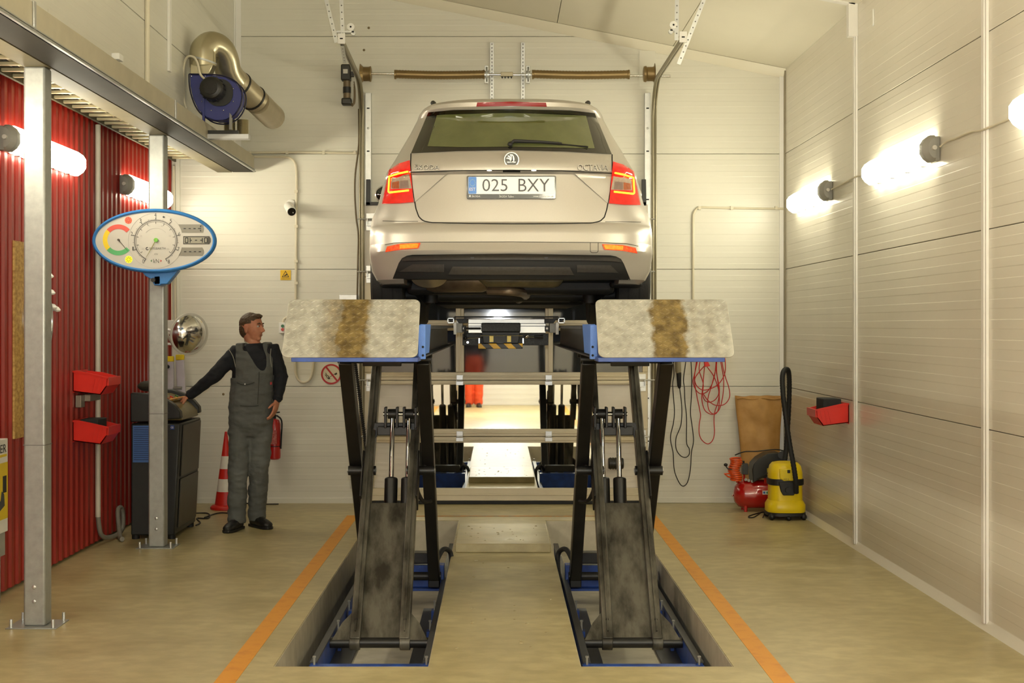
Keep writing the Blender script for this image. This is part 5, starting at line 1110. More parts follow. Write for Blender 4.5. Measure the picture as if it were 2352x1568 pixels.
mo = MB().lathe([(0.085, 0), (0.09, 0.03), (0.09, 0.13), (0.08, 0.15), (0.06, 0.16)], E(497, 212, 0.07), (0,-1,0), 28).build('motor', BLKMET, t); MB().lathe([(0.055, 0), (0.053, 0.012), (0.03, 0.014)], E(497, 212, 0.225), (0,-1,0), 24).build('fan_cowl', mat('cowl_dark', (30, 27, 22), 0.6, bump=0.4, bscale=120), mo)
for k in range(16):
    a = k*math.pi/8; p = E(497, 212, 0.21); MB().bar(p+Vector((0.091*math.cos(a), 0.02, 0.091*math.sin(a))), p+Vector((0.091*math.cos(a), 0.11, 0.091*math.sin(a))), 0.004, 0.012, up=(math.cos(a), 0, math.sin(a))).build('cooling_fin', BLKMET, mo)
for x, y in ((444, 178), (475, 178), (468, 207), (468, 236), (489, 256), (517, 256), (539, 236), (539, 207), (517, 188), (530, 236)): MB().ball(E(x, y, 0.063), 0.006, 8, 6).build('bolt', CHROME, t)
DUCT = mat('galvanised_duct', (196, 188, 160), 0.27, metal=0.85, var=0.06, vscale=8)
MB().prism([(E(a, b).x, E(a, b).z) for a, b in ((440, 175), (482, 175), (492, 150), (440, 150))], (0, fd-0.05, 0), (1,0,0), (0,0,1), (0, 0.13, 0)).build('duct_adapter', DUCT, t, bevel=0.006)
MB().tube(smooth_path([E(465, 152, -0.03), E(464, 130, -0.03), E(466, 112, -0.04), E(480, 98, -0.08), E(497, 103, -0.14), E(506, 122, -0.20), E(510, 150, -0.26), E(522, 172, -0.34)], 5), 0.105, 22).build('elbow_duct', DUCT, t)
MB().tube([E(463, 140, -0.03), E(464, 136, -0.03)], 0.113, 22).build('clamp_band', GALV, t)
MB().tube([E(518, 165, -0.32), E(560, 205, -0.60)], 0.105, 22).build('straight_duct', mat('pale_duct', (176, 164, 136), 0.4, metal=0.5), t)
for f in (0.25, 0.85): p = E(518, 165, -0.32).lerp(E(560, 205, -0.60), f); d = (E(560, 205, -0.60)-E(518, 165, -0.32)).normalized(); MB().tube([p-d*0.008, p+d*0.008], 0.112, 22).build('rubber_band', BLACK, t)
MB().tube([E(560, 205, -0.60), E(566, 212, -0.9), E(570, 216, -1.2)], 0.105, 22).build('wall_duct', mat('pale_duct', (176, 164, 136), 0.4, metal=0.5), t)
for x0 in (518, 548):
    rs, pts = [], []
    for k in range(22): pts.append(E(x0, 268+k*1.75, -0.18)); rs.append(0.042 if k % 2 else 0.050)
    MB().tube(pts, rs, 16).build('flexible_duct', DUCT, t, angle=80)
MB().box((XU, fd-0.04, E(0, 320).z), (E(573, 0).x, fd+0.05, E(0, 309).z)).build('wall_bracket', mat('white_channel', (204, 204, 204), 0.4), t, bevel=0.003); MB().box((XU, fd-0.02, E(0, 309).z), (E(548, 0).x, fd+0.04, E(0, 300).z)).build('dark_channel', BLKMET, t)
MB().prism([(E(469, 0).x, E(0, 215).z), (E(474, 0).x, E(0, 215).z), (E(474, 0).x, E(0, 283).z), (E(469, 0).x, E(0, 279).z)], (0, fd-0.07, 0), (1,0,0), (0,0,1), (0, 0.03, 0)).build('support_leg', FB, t); MB().prism([(E(531, 0).x, E(0, 262).z), (E(536, 0).x, E(0, 268).z), (E(536, 0).x, E(0, 300).z), (E(530, 0).x, E(0, 300).z)], (0, fd-0.07, 0), (1,0,0), (0,0,1), (0, 0.03, 0)).build('support_leg', GREYP, t)
MB().tube(smooth_path([E(477, 187, 0.1), E(466, 175, 0.1), E(460, 150, 0.1), E(450, 136, 0.1), E(435, 136, 0.08), E(425, 155, 0.04), E(421, 190, 0.0), E(422, 225, 0.0), E(428, 250, 0.0)], 5), 0.009, 8).build('power_cable', CONDUIT, t)
# ------------------------------------------------------------------ wet vacuum
vx, vy = 2.472, 12.02
t = thing('vacuum_cleaner', 'yellow and black wet vacuum cleaner in the right back corner', 'vacuum', (vx, vy, 0))
def sq(prof, n=32, e=3.2, k=(1, 0.92)):
    rows = []
    for r, z in prof:
        rows.append([Vector((vx+k[0]*r*math.copysign(abs(math.cos(a))**(2/e), math.cos(a)), vy+k[1]*r*math.copysign(abs(math.sin(a))**(2/e), math.sin(a)), z)) for a in [2*math.pi*i/n for i in range(n)]])
    mb = MB(); mb.grid(rows, True); mb.add(rows[0], [tuple(range(n))]); mb.add(rows[-1], [tuple(range(n))]); return mb
sq([(0.155, 0.03), (0.168, 0.035), (0.168, 0.06), (0.160, 0.065)]).build('wheel_base', BLACK, t)
sq([(0.160, 0.06), (0.166, 0.07), (0.166, 0.125), (0.150, 0.155), (0.142, 0.165), (0.141, 0.30), (0.145, 0.305)]).build('drum', YELLOW, t)
sq([(0.146, 0.295), (0.152, 0.30), (0.152, 0.345), (0.147, 0.35)]).build('black_band', BLACK, t)
sq([(0.144, 0.345), (0.142, 0.40), (0.130, 0.455), (0.108, 0.482), (0.06, 0.492), (0.02, 0.494)]).build('motor_head', YELLOW, t)
MB().prism([(-0.085, 0.33), (0.085, 0.33), (0.065, 0.25), (0.045, 0.215), (-0.045, 0.215), (-0.065, 0.25)], (vx, vy-0.152, 0), (1,0,0), (0,0,1), (0, 0.03, 0)).build('inlet_plate', BLACK, t, bevel=0.006)
MB().prism([(-0.075, 0.44), (0.06, 0.44), (0.075, 0.36), (0.04, 0.335), (-0.04, 0.335), (-0.075, 0.36)], (vx, vy-0.142, 0), (1,0,0), (0,0,1), (0, 0.03, 0)).build('head_panel', mat('yellow_light', (240, 214, 40), 0.34), t, bevel=0.01)
MB().cyl((vx-0.005, vy-0.175, 0.262), (vx-0.005, vy-0.150, 0.262), 0.026, n=18).build('inlet', BLACK, t); MB().box((vx-0.01, vy-0.150, 0.405), (vx+0.014, vy-0.14, 0.432)).build('switch', BLACK, t, bevel=0.003)
text('lettering', 'WD 3', 0.045, (vx-0.02, vy-0.1435, 0.352), mat('dark_print', (40, 40, 40), 0.5), t, height=0.012)
for dx_, dy_ in ((-0.15, -0.13), (0.15, -0.13), (-0.15, 0.13), (0.15, 0.13)): MB().ball((vx+dx_*0.9, vy+dy_*0.9, 0.028), 0.028, 12, 8).build('castor', BLACK, t)
MB().ball((vx, vy-0.155, 0.02), 0.02, 12, 8).build('castor', BLACK, t)
def V(px, py, d): return P(px, py, d)
hp = [V(1829, 1132, 11.83), V(1828, 1105, 11.80), V(1822, 1065, 11.80), V(1813, 1015, 11.82), V(1806, 965, 11.86), V(1799, 910, 11.92), V(1797, 872, 11.98), V(1799, 855, 12.02), V(1805, 848, 12.06), V(1811, 853, 12.10), V(1813, 880, 12.14), V(1812, 930, 12.18), V(1809, 985, 12.2), V(1806, 1030, 12.2), V(1802, 1062, 12.18)]
path = smooth_path(hp, 12); rs = [0.021 + (0.0018 if i % 2 else -0.0008) for i in range(len(path))]
MB().tube(path, rs, 12).build('suction_hose', RUBBER, t, angle=80)
MB().tube(smooth_path([V(1772, 1078, 12.0), V(1755, 1092, 12.15), V(1738, 1100, 12.2)], 5), 0.005, 6).build('power_cord', CABLE, t)
tag(MB().tube(smooth_path([FLR(1752, 1188, 0.006), FLR(1756, 1176, 0.006), FLR(1742, 1178, 0.006), FLR(1722, 1184, 0.006), FLR(1720, 1188, 0.006), FLR(1732, 1187, 0.006), FLR(1746, 1178, 0.006)], 6), 0.005, 6).build('floor_cable', CABLE), 'small black cord loop on the floor before the red compressor', 'cable')
# ------------------------------------------------------------------ compressor
cy_ = 12.52; c0x = P(1684, 0, cy_).x; zc = 0.150; L_ = 0.52
t = thing('air_compressor', 'red air compressor with black motor cover and orange coiled hose', 'compressor', (c0x+0.25, cy_, 0))
REDC = mat('compressor_red', (178, 18, 14), 0.22, coat=0.8, var=0.04)
MB().lathe([(0.02, 0), (0.07, 0.012), (0.112, 0.045), (0.128, 0.09), (0.128, L_-0.09), (0.112, L_-0.045), (0.07, L_-0.012), (0.02, L_)], (c0x, cy_, zc), (1,0,0), 32).build('tank', REDC, t)
for fx in (0.10, 0.40):
    for sy in (-0.07, 0.07): MB().cyl((c0x+fx, cy_+sy, 0.0), (c0x+fx, cy_+sy, zc-0.09), 0.016, n=12).build('foot', REDC, t)
MB().box((c0x+0.26, cy_-0.09, zc+0.10), (c0x+0.40, cy_+0.09, zc+0.20)).build('saddle', REDC, t, bevel=0.006)
cov = [(P(a, 0, cy_).x, P(0, b, cy_).z) for a, b in ((1725, 1105), (1723, 1075), (1726, 1063), (1738, 1050), (1757, 1039), (1783, 1037), (1798, 1042), (1803, 1060), (1803, 1092), (1745, 1095))]
MB().prism(cov, (0, cy_-0.115, 0), (1,0,0), (0,0,1), (0, 0.22, 0)).build('motor_cover', mat('cover_black', (34, 35, 34), 0.4), t, bevel=0.008, seg=3)
MB().box((P(1756,0,cy_).x, cy_-0.1195, P(0,1087,cy_).z), (P(1790,0,cy_).x, cy_-0.116, P(0,1072,cy_).z)).build('rating_label', mat('yellow_label', (214, 196, 40), 0.5, var=0.15, vscale=80, stretch=(0.3,1,3)), t, smooth=False)
MB().cyl(P(1796, 1045, cy_-0.12), P(1796, 1045, cy_-0.17), 0.035, n=20).build('air_filter', BLACK, t)
MB().box((P(1703,0,cy_).x, cy_-0.06, P(0,1088,cy_).z), (P(1716,0,cy_).x, cy_-0.0, P(0,1063,cy_).z)).build('pressure_switch', mat('switch_grey', (52, 52, 50), 0.45), t, bevel=0.004); MB().cyl(P(1707, 1063, cy_-0.03), P(1707, 1058, cy_-0.03), 0.012, n=12).build('switch_knob', BLACK, t)
MB().cyl(P(1709, 1088, cy_-0.03), P(1709, 1108, cy_-0.03), 0.009, n=10).build('riser_pipe', REDC, t)
for a, b in ((1713, 1101), (1720, 1103), (1728, 1105)): MB().cyl(P(a, b, cy_-0.05), P(a, b, cy_-0.08), 0.013, n=14).build('pressure_gauge', GREYP, t)
MB().cyl(P(1694, 1098, cy_-0.02), P(1694, 1108, cy_-0.02), 0.014, n=10).build('hose_post', REDC, t)
MB().ball(P(1682, 1137, cy_), 0.01, 10, 6).build('drain_plug', CHROME, t)
lb_ = MB().box((P(1745,0,cy_).x, cy_-0.1305, zc+0.01), (P(1775,0,cy_).x, cy_-0.11, zc+0.045)).build('warning_label', WHITEP, t, smooth=False)
for k, cl in enumerate(((50, 110, 190), (60, 150, 90), (40, 90, 170), (200, 60, 50))): MB().cyl((P(1749+k*7, 0, cy_).x, cy_-0.1315, zc+0.027), (P(1749+k*7, 0, cy_).x, cy_-0.1305, zc+0.027), 0.010, n=14).build('pictogram', mat('picto_%d' % k, cl, 0.5), lb_)
hx = [Vector((P(1684,0,cy_).x+0.048*math.cos(a)*1.0 + 0.012*math.sin(a*0.13), cy_-0.10+0.055*math.sin(a), P(0,1049,cy_).z-0.20*a/(2*math.pi*11))) for a in [2*math.pi*11*i/240 for i in range(241)]]
plabel(MB().tube(hx, 0.0075, 8).build('coiled_hose', mat('orange_hose', (226, 84, 22), 0.3, var=0.05), t), 'orange coiled air hose'); MB().tube([hx[-1], P(1672, 1094, cy_-0.12), P(1663, 1088, cy_-0.14), P(1680, 1087, cy_-0.12)], 0.0075, 8).build('hose_tail', MATS['orange_hose'], t)
MB().tube(smooth_path([P(1688, 1045, cy_-0.10), P(1710, 1037, cy_-0.12), P(1740, 1036, cy_-0.13), P(1780, 1032, cy_-0.13), P(1800, 1035, cy_-0.12)], 6), 0.006, 6).build('power_cord', CABLE, t); MB().ball(P(1667, 1067, cy_-0.13), (0.018, 0.015, 0.015), 10, 8).build('plug', BLACK, t); MB().tube(smooth_path([P(1667, 1069, cy_-0.13), P(1672, 1076, cy_-0.14), P(1682, 1078, cy_-0.15)], 4), 0.005, 6).build('plug_cord', CABLE, t)
# ------------------------------------------------------------------ brown paper sack
t = thing('paper_sack', 'tall crumpled brown paper sack leaning on the back wall', 'sack', (2.43, 12.85, 0))
KR = mat('kraft_paper', (188, 144, 80), 0.6, var=0.12, vscale=7, col2=(166, 122, 60), bump=0.25, bscale=14)
rnd = random.Random(3); rows = []
from mathutils import noise as mnoise
nU, nV = 40, 46
sk = MB()
for face in (0, 1):
    rows = []
    for j in range(nV+1):
        f = j/nV; z = 0.01+f*1.0; xl = 2.235+0.02*math.sin(f*5)-0.03*max(0, f-0.75)*4*0.6; xr = 2.62+0.012*math.sin(f*7+1)
        row = []
        for i in range(nU+1):
            u = i/nU; x = xl+(xr-xl)*u; bulge = 0.055*(math.sin(math.pi*u)**0.5)*(1-0.75*f**3)
            nz = mnoise.noise(Vector((x*5, z*4, face*9)))*0.022 + mnoise.noise(Vector((x*13, z*9, 4+face*9)))*0.010 + 0.012*abs(math.sin(u*9+z*4))*(1-f)*math.sin(math.pi*u)
            zz = z + (0.010*mnoise.noise(Vector((x*9, 2.0, 0))) if j == nV else 0)
            y = 12.94 - 0.02*(1-f) + ((-bulge-0.012-nz) if face == 0 else 0.018)
            row.append(Vector((x, min(y, 13.03), zz)))
        rows.append(row)
    sk.grid(rows)
sk.build('sack_body', KR, t, angle=180)
MB().tube(smooth_path([Vector((2.21+0.415*i/8, 12.91+0.004*math.sin(i*2), 0.985+0.006*math.sin(i*1.7))) for i in range(9)], 3), 0.008, 6).build('folded_top', KR, t)
# ------------------------------------------------------------------ red bin with foam block on the right wall
bin_('storage_bin', (XR, 10.80, 1.06), 0.30, 1, 'red plastic bin with a black block on the right wall')
tag(MB().box((XR-0.19, 10.69, 0.93), (XR-0.05, 10.92, 1.10)).build('foam_block', mat('black_foam', (36, 36, 36), 0.8, bump=0.3), bevel=0.005), 'black block standing in the red bin on the right wall', 'block')
# ------------------------------------------------------------------ hanging lamp and cords on the back wall
wd = 12.985
def W(px, py, o=0.0): return P(px, py, wd-o)
def cord(name, pts, r, m, label, cat='cable', group=None, o=0.0, parent=None):
    ob = MB().tube(smooth_path([W(a, b, o) for a, b in pts], 6), r, 8).build(name, m, parent)
    if parent is None: tag(ob, label, cat, group)
    return ob
t = thing('inspection_lamp', 'hand inspection lamp hanging on black cable loops on the back wall', 'lamp', W(1559, 800))
MB().tube([W(1556, 800), W(1558, 852), W(1559, 857)], [0.026, 0.028, 0.022], 14).build('lamp_tube', mat('lamp_grey', (150, 142, 118), 0.35), t); MB().tube([W(1559, 855), W(1560, 886), W(1561, 892)], [0.024, 0.019, 0.008], 14).build('handle', BLACK, t)
cord('cable', [(1561, 890), (1566, 935), (1564, 975), (1553, 1005), (1553, 1030), (1563, 1046), (1575, 1050), (1583, 1043), (1583, 1030), (1577, 1015), (1577, 960), (1573, 920), (1572, 890), (1570, 870), (1575, 830), (1576, 800)], 0.0045, CABLE, '', parent=t)
cord('cable', [(1545, 800), (1546, 828), (1548, 860), (1545, 885), (1549, 940), (1547, 970), (1540, 1005), (1546, 1040), (1549, 1080), (1560, 1108), (1570, 1116), (1580, 1105), (1586, 1075), (1588, 1040), (1593, 1012), (1590, 980), (1586, 948), (1588, 910), (1589, 870), (1587, 830), (1584, 800)], 0.0045, CABLE, '', parent=t, o=0.01)
MB().bar(W(1540, 800), W(1590, 800), 0.012, 0.012).build('hook_bar', GALV, t); MB().bar(W(1565, 800), Vector((W(1565, 800).x, YB, W(1565, 800).z)), 0.012, 0.012).build('hook_stem', GALV, t)
t = thing('extension_cord', 'red extension cord looped on the back wall beside the brown sack', 'cord', W(1630, 800))
RC = mat('red_cord', (190, 26, 24), 0.4, var=0.05)
for k, pts in enumerate(([(1602, 800), (1600, 828), (1595, 870), (1600, 905), (1607, 940), (1609, 955), (1606, 975), (1606, 995), (1612, 1010), (1625, 1019), (1636, 1012), (1641, 995), (1640, 965), (1642, 945), (1650, 920), (1652, 890), (1645, 850), (1646, 820), (1648, 800)],
    [(1604, 800), (1602, 828), (1595, 860), (1592, 878), (1600, 897), (1612, 904), (1628, 895), (1640, 868), (1645, 828), (1645, 800)],
    [(1610, 800), (1608, 828), (1606, 850), (1615, 880), (1614, 905), (1620, 920), (1632, 923), (1645, 915), (1651, 898), (1640, 865), (1624, 842)],
    [(1618, 842), (1615, 880), (1612, 915), (1618, 940), (1630, 950), (1640, 950), (1652, 940), (1660, 910), (1662, 870), (1655, 828), (1654, 800)],
    [(1662, 800), (1666, 835), (1664, 860), (1650, 882), (1630, 893), (1613, 895), (1600, 885), (1596, 870), (1605, 855), (1618, 840)],
    [(1656, 800), (1659, 835), (1666, 865), (1674, 890), (1676, 910), (1668, 925), (1655, 931), (1640, 929), (1625, 918), (1616, 905)],
    [(1646, 800), (1646, 835), (1636, 880), (1626, 915), (1628, 940), (1640, 951), (1650, 940), (1652, 905), (1646, 850), (1647, 800)])):
    cord('cord_loop', pts, 0.0042, RC, '', parent=t, o=0.004+0.006*k)
MB().prism([(W(1614,0).x, W(0,826).z), (W(1622,0).x, W(0,826).z), (W(1629,0).x, W(0,840).z), (W(1616,0).x, W(0,842).z)], (0, wd-0.07, 0), (1,0,0), (0,0,1), (0, 0.03, 0)).build('plug', REDP, t, bevel=0.004)
MB().bar(W(1598, 800), W(1668, 800), 0.014, 0.014).build('hook_bar', GALV, t); MB().bar(W(1632, 800), Vector((W(1632, 800).x, YB, W(1632, 800).z)), 0.012, 0.012).build('hook_stem', GALV, t)
cord('door_cable', [(1505, 826), (1504, 880), (1504, 960), (1504, 1080), (1503, 1120), (1502, 1150)], 0.006, mat('orange_cable', (206, 96, 36), 0.4), 'thin orange cable hanging beside the right door track', o=0.01)
# ------------------------------------------------------------------ door tracks, spring shaft, motor
TRK = mat('door_track_zinc', (138, 130, 106), 0.38, metal=0.45, var=0.06)
def track(x, s, yend, zend, label):
    t = thing('door_track', label, 'door track', (x, YB-0.1, 0), 'overhead door tracks')
    zt = 3.55
    pts = [Vector((x, YB-0.10, 0.02)), Vector((x, YB-0.10, 2.0)), Vector((x, YB-0.10, zt))] + [Vector((x, YB-0.10-0.38*(1-math.cos(a)), zt+0.36*math.sin(a))) for a in [math.pi/2*i/8 for i in range(1, 9)]] + [Vector((x, yend, zend))]
    MB().tube(pts, 0.017, 10).build('guide_rail', TRK, t, angle=60)
    MB().tube([p+Vector((s*0.025, 0, 0)) for p in pts], 0.008, 8).build('guide_lip', TRK, t)
    an = MB().box((x-s*0.02, YB-0.07, 0.0), (x-s*0.075, YB-0.0, 3.83)).build('angle_iron', GALVL, t, bevel=0.002)
    for z in (0.6, 1.0, 1.5, 1.95, 2.4, 2.85, 3.3, 3.7): MB().box((x-s*0.035, YB-0.073, z-0.02), (x-s*0.06, YB-0.069, z-0.008)).build('slot', DARK, an); 
    for z in (0.8, 1.75, 2.65, 3.5): MB().ball((x-s*0.048, YB-0.074, z), (0.010, 0.006, 0.010), 8, 6).build('bolt', GALVL, an)
    # end plate with runner bracket and bumper
    e = Vector((x, yend, zend))
    eb = MB().box((x-0.03, yend-0.012, zend-0.04), (x+0.03, yend, zend+0.045)).build('end_plate', WHITEP, t, bevel=0.003); MB().box((x-0.012, yend-0.014, zend-0.004), (x+0.012, yend-0.011, zend+0.006)).build('end_slot', DARK, eb)
    MB().box((x-0.04, yend-0.01, zend+0.05), (x+0.10 if s < 0 else x-0.10, yend+0.06, zend+0.065)).build('top_bracket', GALVL, t)
    q = Vector((x+(0.075 if s < 0 else -0.075), yend, zend+0.095)); MB().lathe([(0.030, 0), (0.030, 0.012), (0.010, 0.014)], q, (0,-1,0), 20).build('bracket_ear', WHITEP, t); MB().ball(q+Vector((0, -0.015, 0)), 0.008, 8, 6).build('ear_hole', DARK, t)
    MB().cyl(q+Vector((0.02 if s < 0 else -0.02, -0.01, -0.05)), q+Vector((0.02 if s < 0 else -0.02, 0.02, -0.05)), 0.018, n=14).build('bracket_bolt', GALVL, t)
    return t
def hanger(pts, parent, holes=True):
    for a, b in pts:
        bar_ = MB().bar(a, b, 0.032, 0.004, up=(0,1,0)).build('perforated_strap', GALVL, parent)
        n = int((b-a).length/0.05)
        hm = MB()
        for k in range(1, n): q = a.lerp(b, k/n); hm.ball(q+Vector((0, -0.0025, 0)), (0.006, 0.002, 0.006), 6, 4)
        if holes and n > 1: h = hm.build('strap_holes', mat('hole_grey', (120, 120, 118), 0.6), bar_); h['kind'] = 'stuff'
tl = track(-1.262, -1, 11.2, 3.965, 'left door track bending up beside the door motor')
hanger([(P(788, 90, 11.2), P(780, -80, 11.2)), (P(773, 98, 11.25), P(735, -60, 11.25)), (P(786, 105, 11.3), P(792, 145, 11.6))], tl)
tr = track(1.437, 1, 10.85, 3.905, 'right door track bending up below the sloping ceiling')
cz = lambda x: ceil_z(x)-0.006
hanger([(Vector((1.30, 10.85, cz(1.30))), Vector((1.66, 10.85, cz(1.66)))), (Vector((1.39, 10.84, cz(1.39))), Vector((1.385, 10.84, 3.88))), (Vector((1.625, 10.84, cz(1.625))), Vector((1.405, 10.87, 3.70)))], tr)
sd = 12.86
def S_(px, py, o=0.0): return P(px, py, sd-o)
t = thing('spring_shaft', 'torsion spring shaft with two drums above the overhead door', 'door hardware', S_(1165, 172))
MB().cyl(S_(832, 169), S_(1540, 175), 0.0125, n=14).build('shaft', CHROME, t)
SPR = mat('spring_steel', (146, 124, 84), 0.4, metal=0.7, var=0.08)
for a, b in ((908, 1112), (1224, 1444)):
    n = 60; pts = [S_(a+(b-a)*i/n, 170+2.2*math.sin(math.pi*i/n)+ (i/n)*0.8) for i in range(n+1)]
    MB().tube(pts, [0.038 + (0.0018 if i % 2 else -0.0012) for i in range(n+1)], 18).build('torsion_spring', SPR, t, angle=80)
    for px in (a, b): MB().cyl(S_(px-2, 171), S_(px+2, 171), 0.043, n=18).build('spring_cone', SPR, t)
for a, s in ((840, 1), (1491, -1)): MB().lathe([(0.055, -0.055), (0.095, -0.05) if s > 0 else (0.07, -0.05), (0.075, -0.03), (0.066, -0.02), (0.066, 0.03), (0.072, 0.045), (0.07, 0.05) if s > 0 else (0.10, 0.05), (0.05, 0.055)], S_(a, 170), (1,0,0), 28).build('cable_drum', SPR, t)
for px in (1118, 1213):
    MB().cyl(S_(px-2, 172), S_(px+2, 172), 0.075, n=22).build('bearing_plate', GALV, t); MB().cyl(S_(px-5, 172), S_(px+5, 172), 0.045, n=18).build('ratchet', GALVL, t)
    MB().box((S_(px-5,0).x, sd-0.03, S_(0,192).z), (S_(px+4,0).x, sd+0.03, S_(0,152).z)).build('bearing_bracket', GALVL, t, bevel=0.003)
MB().box((S_(1150,0).x, sd-0.03, S_(0,176).z), (S_(1178,0).x, sd+0.03, S_(0,166).z)).build('coupling', mat('coupling_grey', (176, 166, 140), 0.4, metal=0.4), t, bevel=0.004)
for k in range(4): MB().tube([S_(1153.5+7*k, 176, 0.0), S_(1153.5+7*k, 180.5, 0.0)], [0.011, 0.002], 8).build('coupling_screw', BLKMET, t)
for px in (1130, 1201):
    a, b = BW(px, 98, 0.02), BW(px, 330, 0.02); st_ = MB().box((a.x-0.017, YB-0.03, b.z), (a.x+0.017, YB-0.002, a.z)).build('perforated_strap', GALVL, t)
    hm = MB()
    for k in range(28): q = a.lerp(b, (k+0.5)/28); hm.ball((q.x, YB-0.0305, q.z), (0.005, 0.0015, 0.010), 6, 4)
    h = hm.build('strap_holes', mat('hole_grey', (120, 120, 118), 0.6), st_); h['kind'] = 'stuff'
pl_ = MB().box((BW(1468,0).x, YB-0.012, BW(0,200).z), (BW(1505,0).x, YB-0.001, BW(0,117).z)).build('wall_plate', WALL, t)
t = thing('door_motor', 'dark door motor unit mounted left of the spring drum', 'motor', S_(797, 230))
MB().box((S_(784,0).x, sd-0.05, S_(0,186).z), (S_(806,0).x, sd+0.06, S_(0,149).z)).build('gearbox', mat('motor_dark', (46, 44, 38), 0.45), t, bevel=0.012); MB().box((S_(789.5,0).x, sd-0.053, S_(0,171).z), (S_(800,0).x, sd-0.049, S_(0,161).z)).build('label', LGREYP, t)
MB().cyl(S_(797, 186), S_(797, 230), 0.034, n=20).build('motor_body', mat('motor_tan', (120, 104, 80), 0.4, metal=0.3), t); MB().cyl(S_(797, 200), S_(797, 214), 0.037, n=20).build('motor_band', BLACK, t)
MB().box((S_(785,0).x, sd-0.05, S_(0,242).z), (S_(808,0).x, sd+0.05, S_(0,226).z)).build('terminal_box', mat('motor_dark', (46, 44, 38), 0.45), t, bevel=0.014)
MB().box((S_(800,0).x, sd-0.02, S_(0,176).z), (S_(813,0).x, sd+0.03, S_(0,165).z)).build('shaft_coupling', BLKMET, t)
for k in range(4): MB().tube(smooth_path([S_(806, 236, 0.02), S_(810+1.5*k, 244-2*k, 0.03), S_(813+k, 225-5*k, 0.03), S_(813, 205-6*k, 0.03)], 5), 0.005, 6).build('coiled_cable', mat('tan_cable', (110, 94, 66), 0.5), t)
# cable down the left track, spiral cable
tag(MB().tube(smooth_path([BW(824, 250, 0.03), BW(824, 330, 0.03), BW(816, 400, 0.03), BW(815, 450, 0.03), BW(818, 500, 0.03), BW(823, 540, 0.03), BW(822, 600, 0.03), BW(820, 700, 0.03), BW(818, 800, 0.03)], 5), 0.008, 8).build('motor_cable', mat('tan_cable', (110, 94, 66), 0.5)), 'brown cable running down beside the left door track', 'cable')
pts = [P(812, 800, 12.8).lerp(P(842, 1040, 12.75), i/150) for i in range(151)]
tag(MB().tube(pts, [0.012 if i % 3 else 0.020 for i in range(151)], 10).build('spiral_cable', RUBBER, angle=80), 'black spiral cable sloping across the left door edge', 'cable')
t = thing('door_socket', 'small grey socket box with cable at the left door foot', 'socket', BW(810, 1158, 0.03)); MB().box((BW(805,0).x, YB-0.05, BW(0,1120).z), (BW(817,0).x, YB-0.001, BW(0,1097).z)).build('box', LGREYP, t, bevel=0.004); MB().tube(smooth_path([BW(812, 1120, 0.03), BW(819, 1130, 0.03), BW(820, 1145, 0.03), BW(814, 1156, 0.02)], 5), 0.008, 8).build('cable', CONDUIT, t)
# fitting on the door behind the right lift
t = thing('door_vent', 'dark ribbed round fitting on the door behind the right lift', 'fitting', P(1415, 1064, 12.9))
MB().cyl(P(1397, 1064, 12.88), P(1432, 1064, 12.88), 0.052, n=24).build('drum', BLKMET, t, bevel=0.01)
for px in (1402, 1408, 1414, 1420): MB().cyl(P(px-1, 1064, 12.88), P(px+1, 1064, 12.88), 0.056, n=24).build('rib', mat('rib_dark', (40, 36, 28), 0.5), t)
MB().box((P(1410,0,12.93).x, 12.9, P(0,1072,12.93).z), (P(1424,0,12.93).x, 12.975, P(0,1056,12.93).z)).build('mount', BLKMET, t)
# ------------------------------------------------------------------ conduits, camera, signs, switch on the back wall
def wp(nm, pts, r, lb, m=CONDUIT, o=None):
    t = thing(nm, lb, 'pipe', BW(*pts[0], 0.02)); pp = smooth_path([BW(a, b, (o or r+0.002)) for a, b in pts], 6); MB().tube(pp, r, 10).build('pipe', m, t)
    return t
t = wp('conduit', [(566, 351), (700, 350), (823, 352)], 0.012, 'horizontal pale conduit on the back wall left of the door')
for px in (573, 660, 744, 815): MB().box((BW(px-3,0).x, YB-0.03, BW(0,355).z), (BW(px+3,0).x, YB-0.001, BW(0,347).z)).build('clip', CONDUIT, t)
t = wp('conduit', [(566, 359), (600, 360), (650, 360), (668, 364), (678, 376), (681, 395), (681, 440), (680, 600), (679, 700), (678, 820), (680, 860), (690, 876), (705, 876), (716, 862), (720, 830), (720, 800)], 0.012, 'bent pale conduit passing the security camera on the back wall')
for py in (440, 520, 600, 650): MB().box((BW(677,0).x, YB-0.03, BW(0,py+3).z), (BW(685,0).x, YB-0.001, BW(0,py-3).z)).build('clip', CONDUIT, t)
t = wp('conduit', [(1808, 479), (1760, 479), (1700, 478), (1640, 477), (1610, 476), (1600, 480), (1594, 490), (1592, 505), (1592, 600), (1592, 690), (1592, 800)], 0.011, 'bent pale conduit on the back wall right of the car')
for px in (1606, 1680, 1782): MB().box((BW(px-3,0).x, YB-0.03, BW(0,482).z), (BW(px+3,0).x, YB-0.001, BW(0,474).z)).build('clip', CONDUIT, t)
t = thing('security_camera', 'white bullet security camera on the back wall above the mechanic', 'camera', BW(666, 470, 0.05))
MB().lathe([(0.040, 0), (0.040, 0.02), (0.02, 0.03)], BW(668, 468, 0.0), (0,-1,0), 20).build('wall_base', WHITEP, t)
a, b = BW(662, 472, 0.06), BW(670, 486, 0.22); MB().tube([BW(668, 468, 0.02), a], 0.014, 10).build('arm', WHITEP, t)
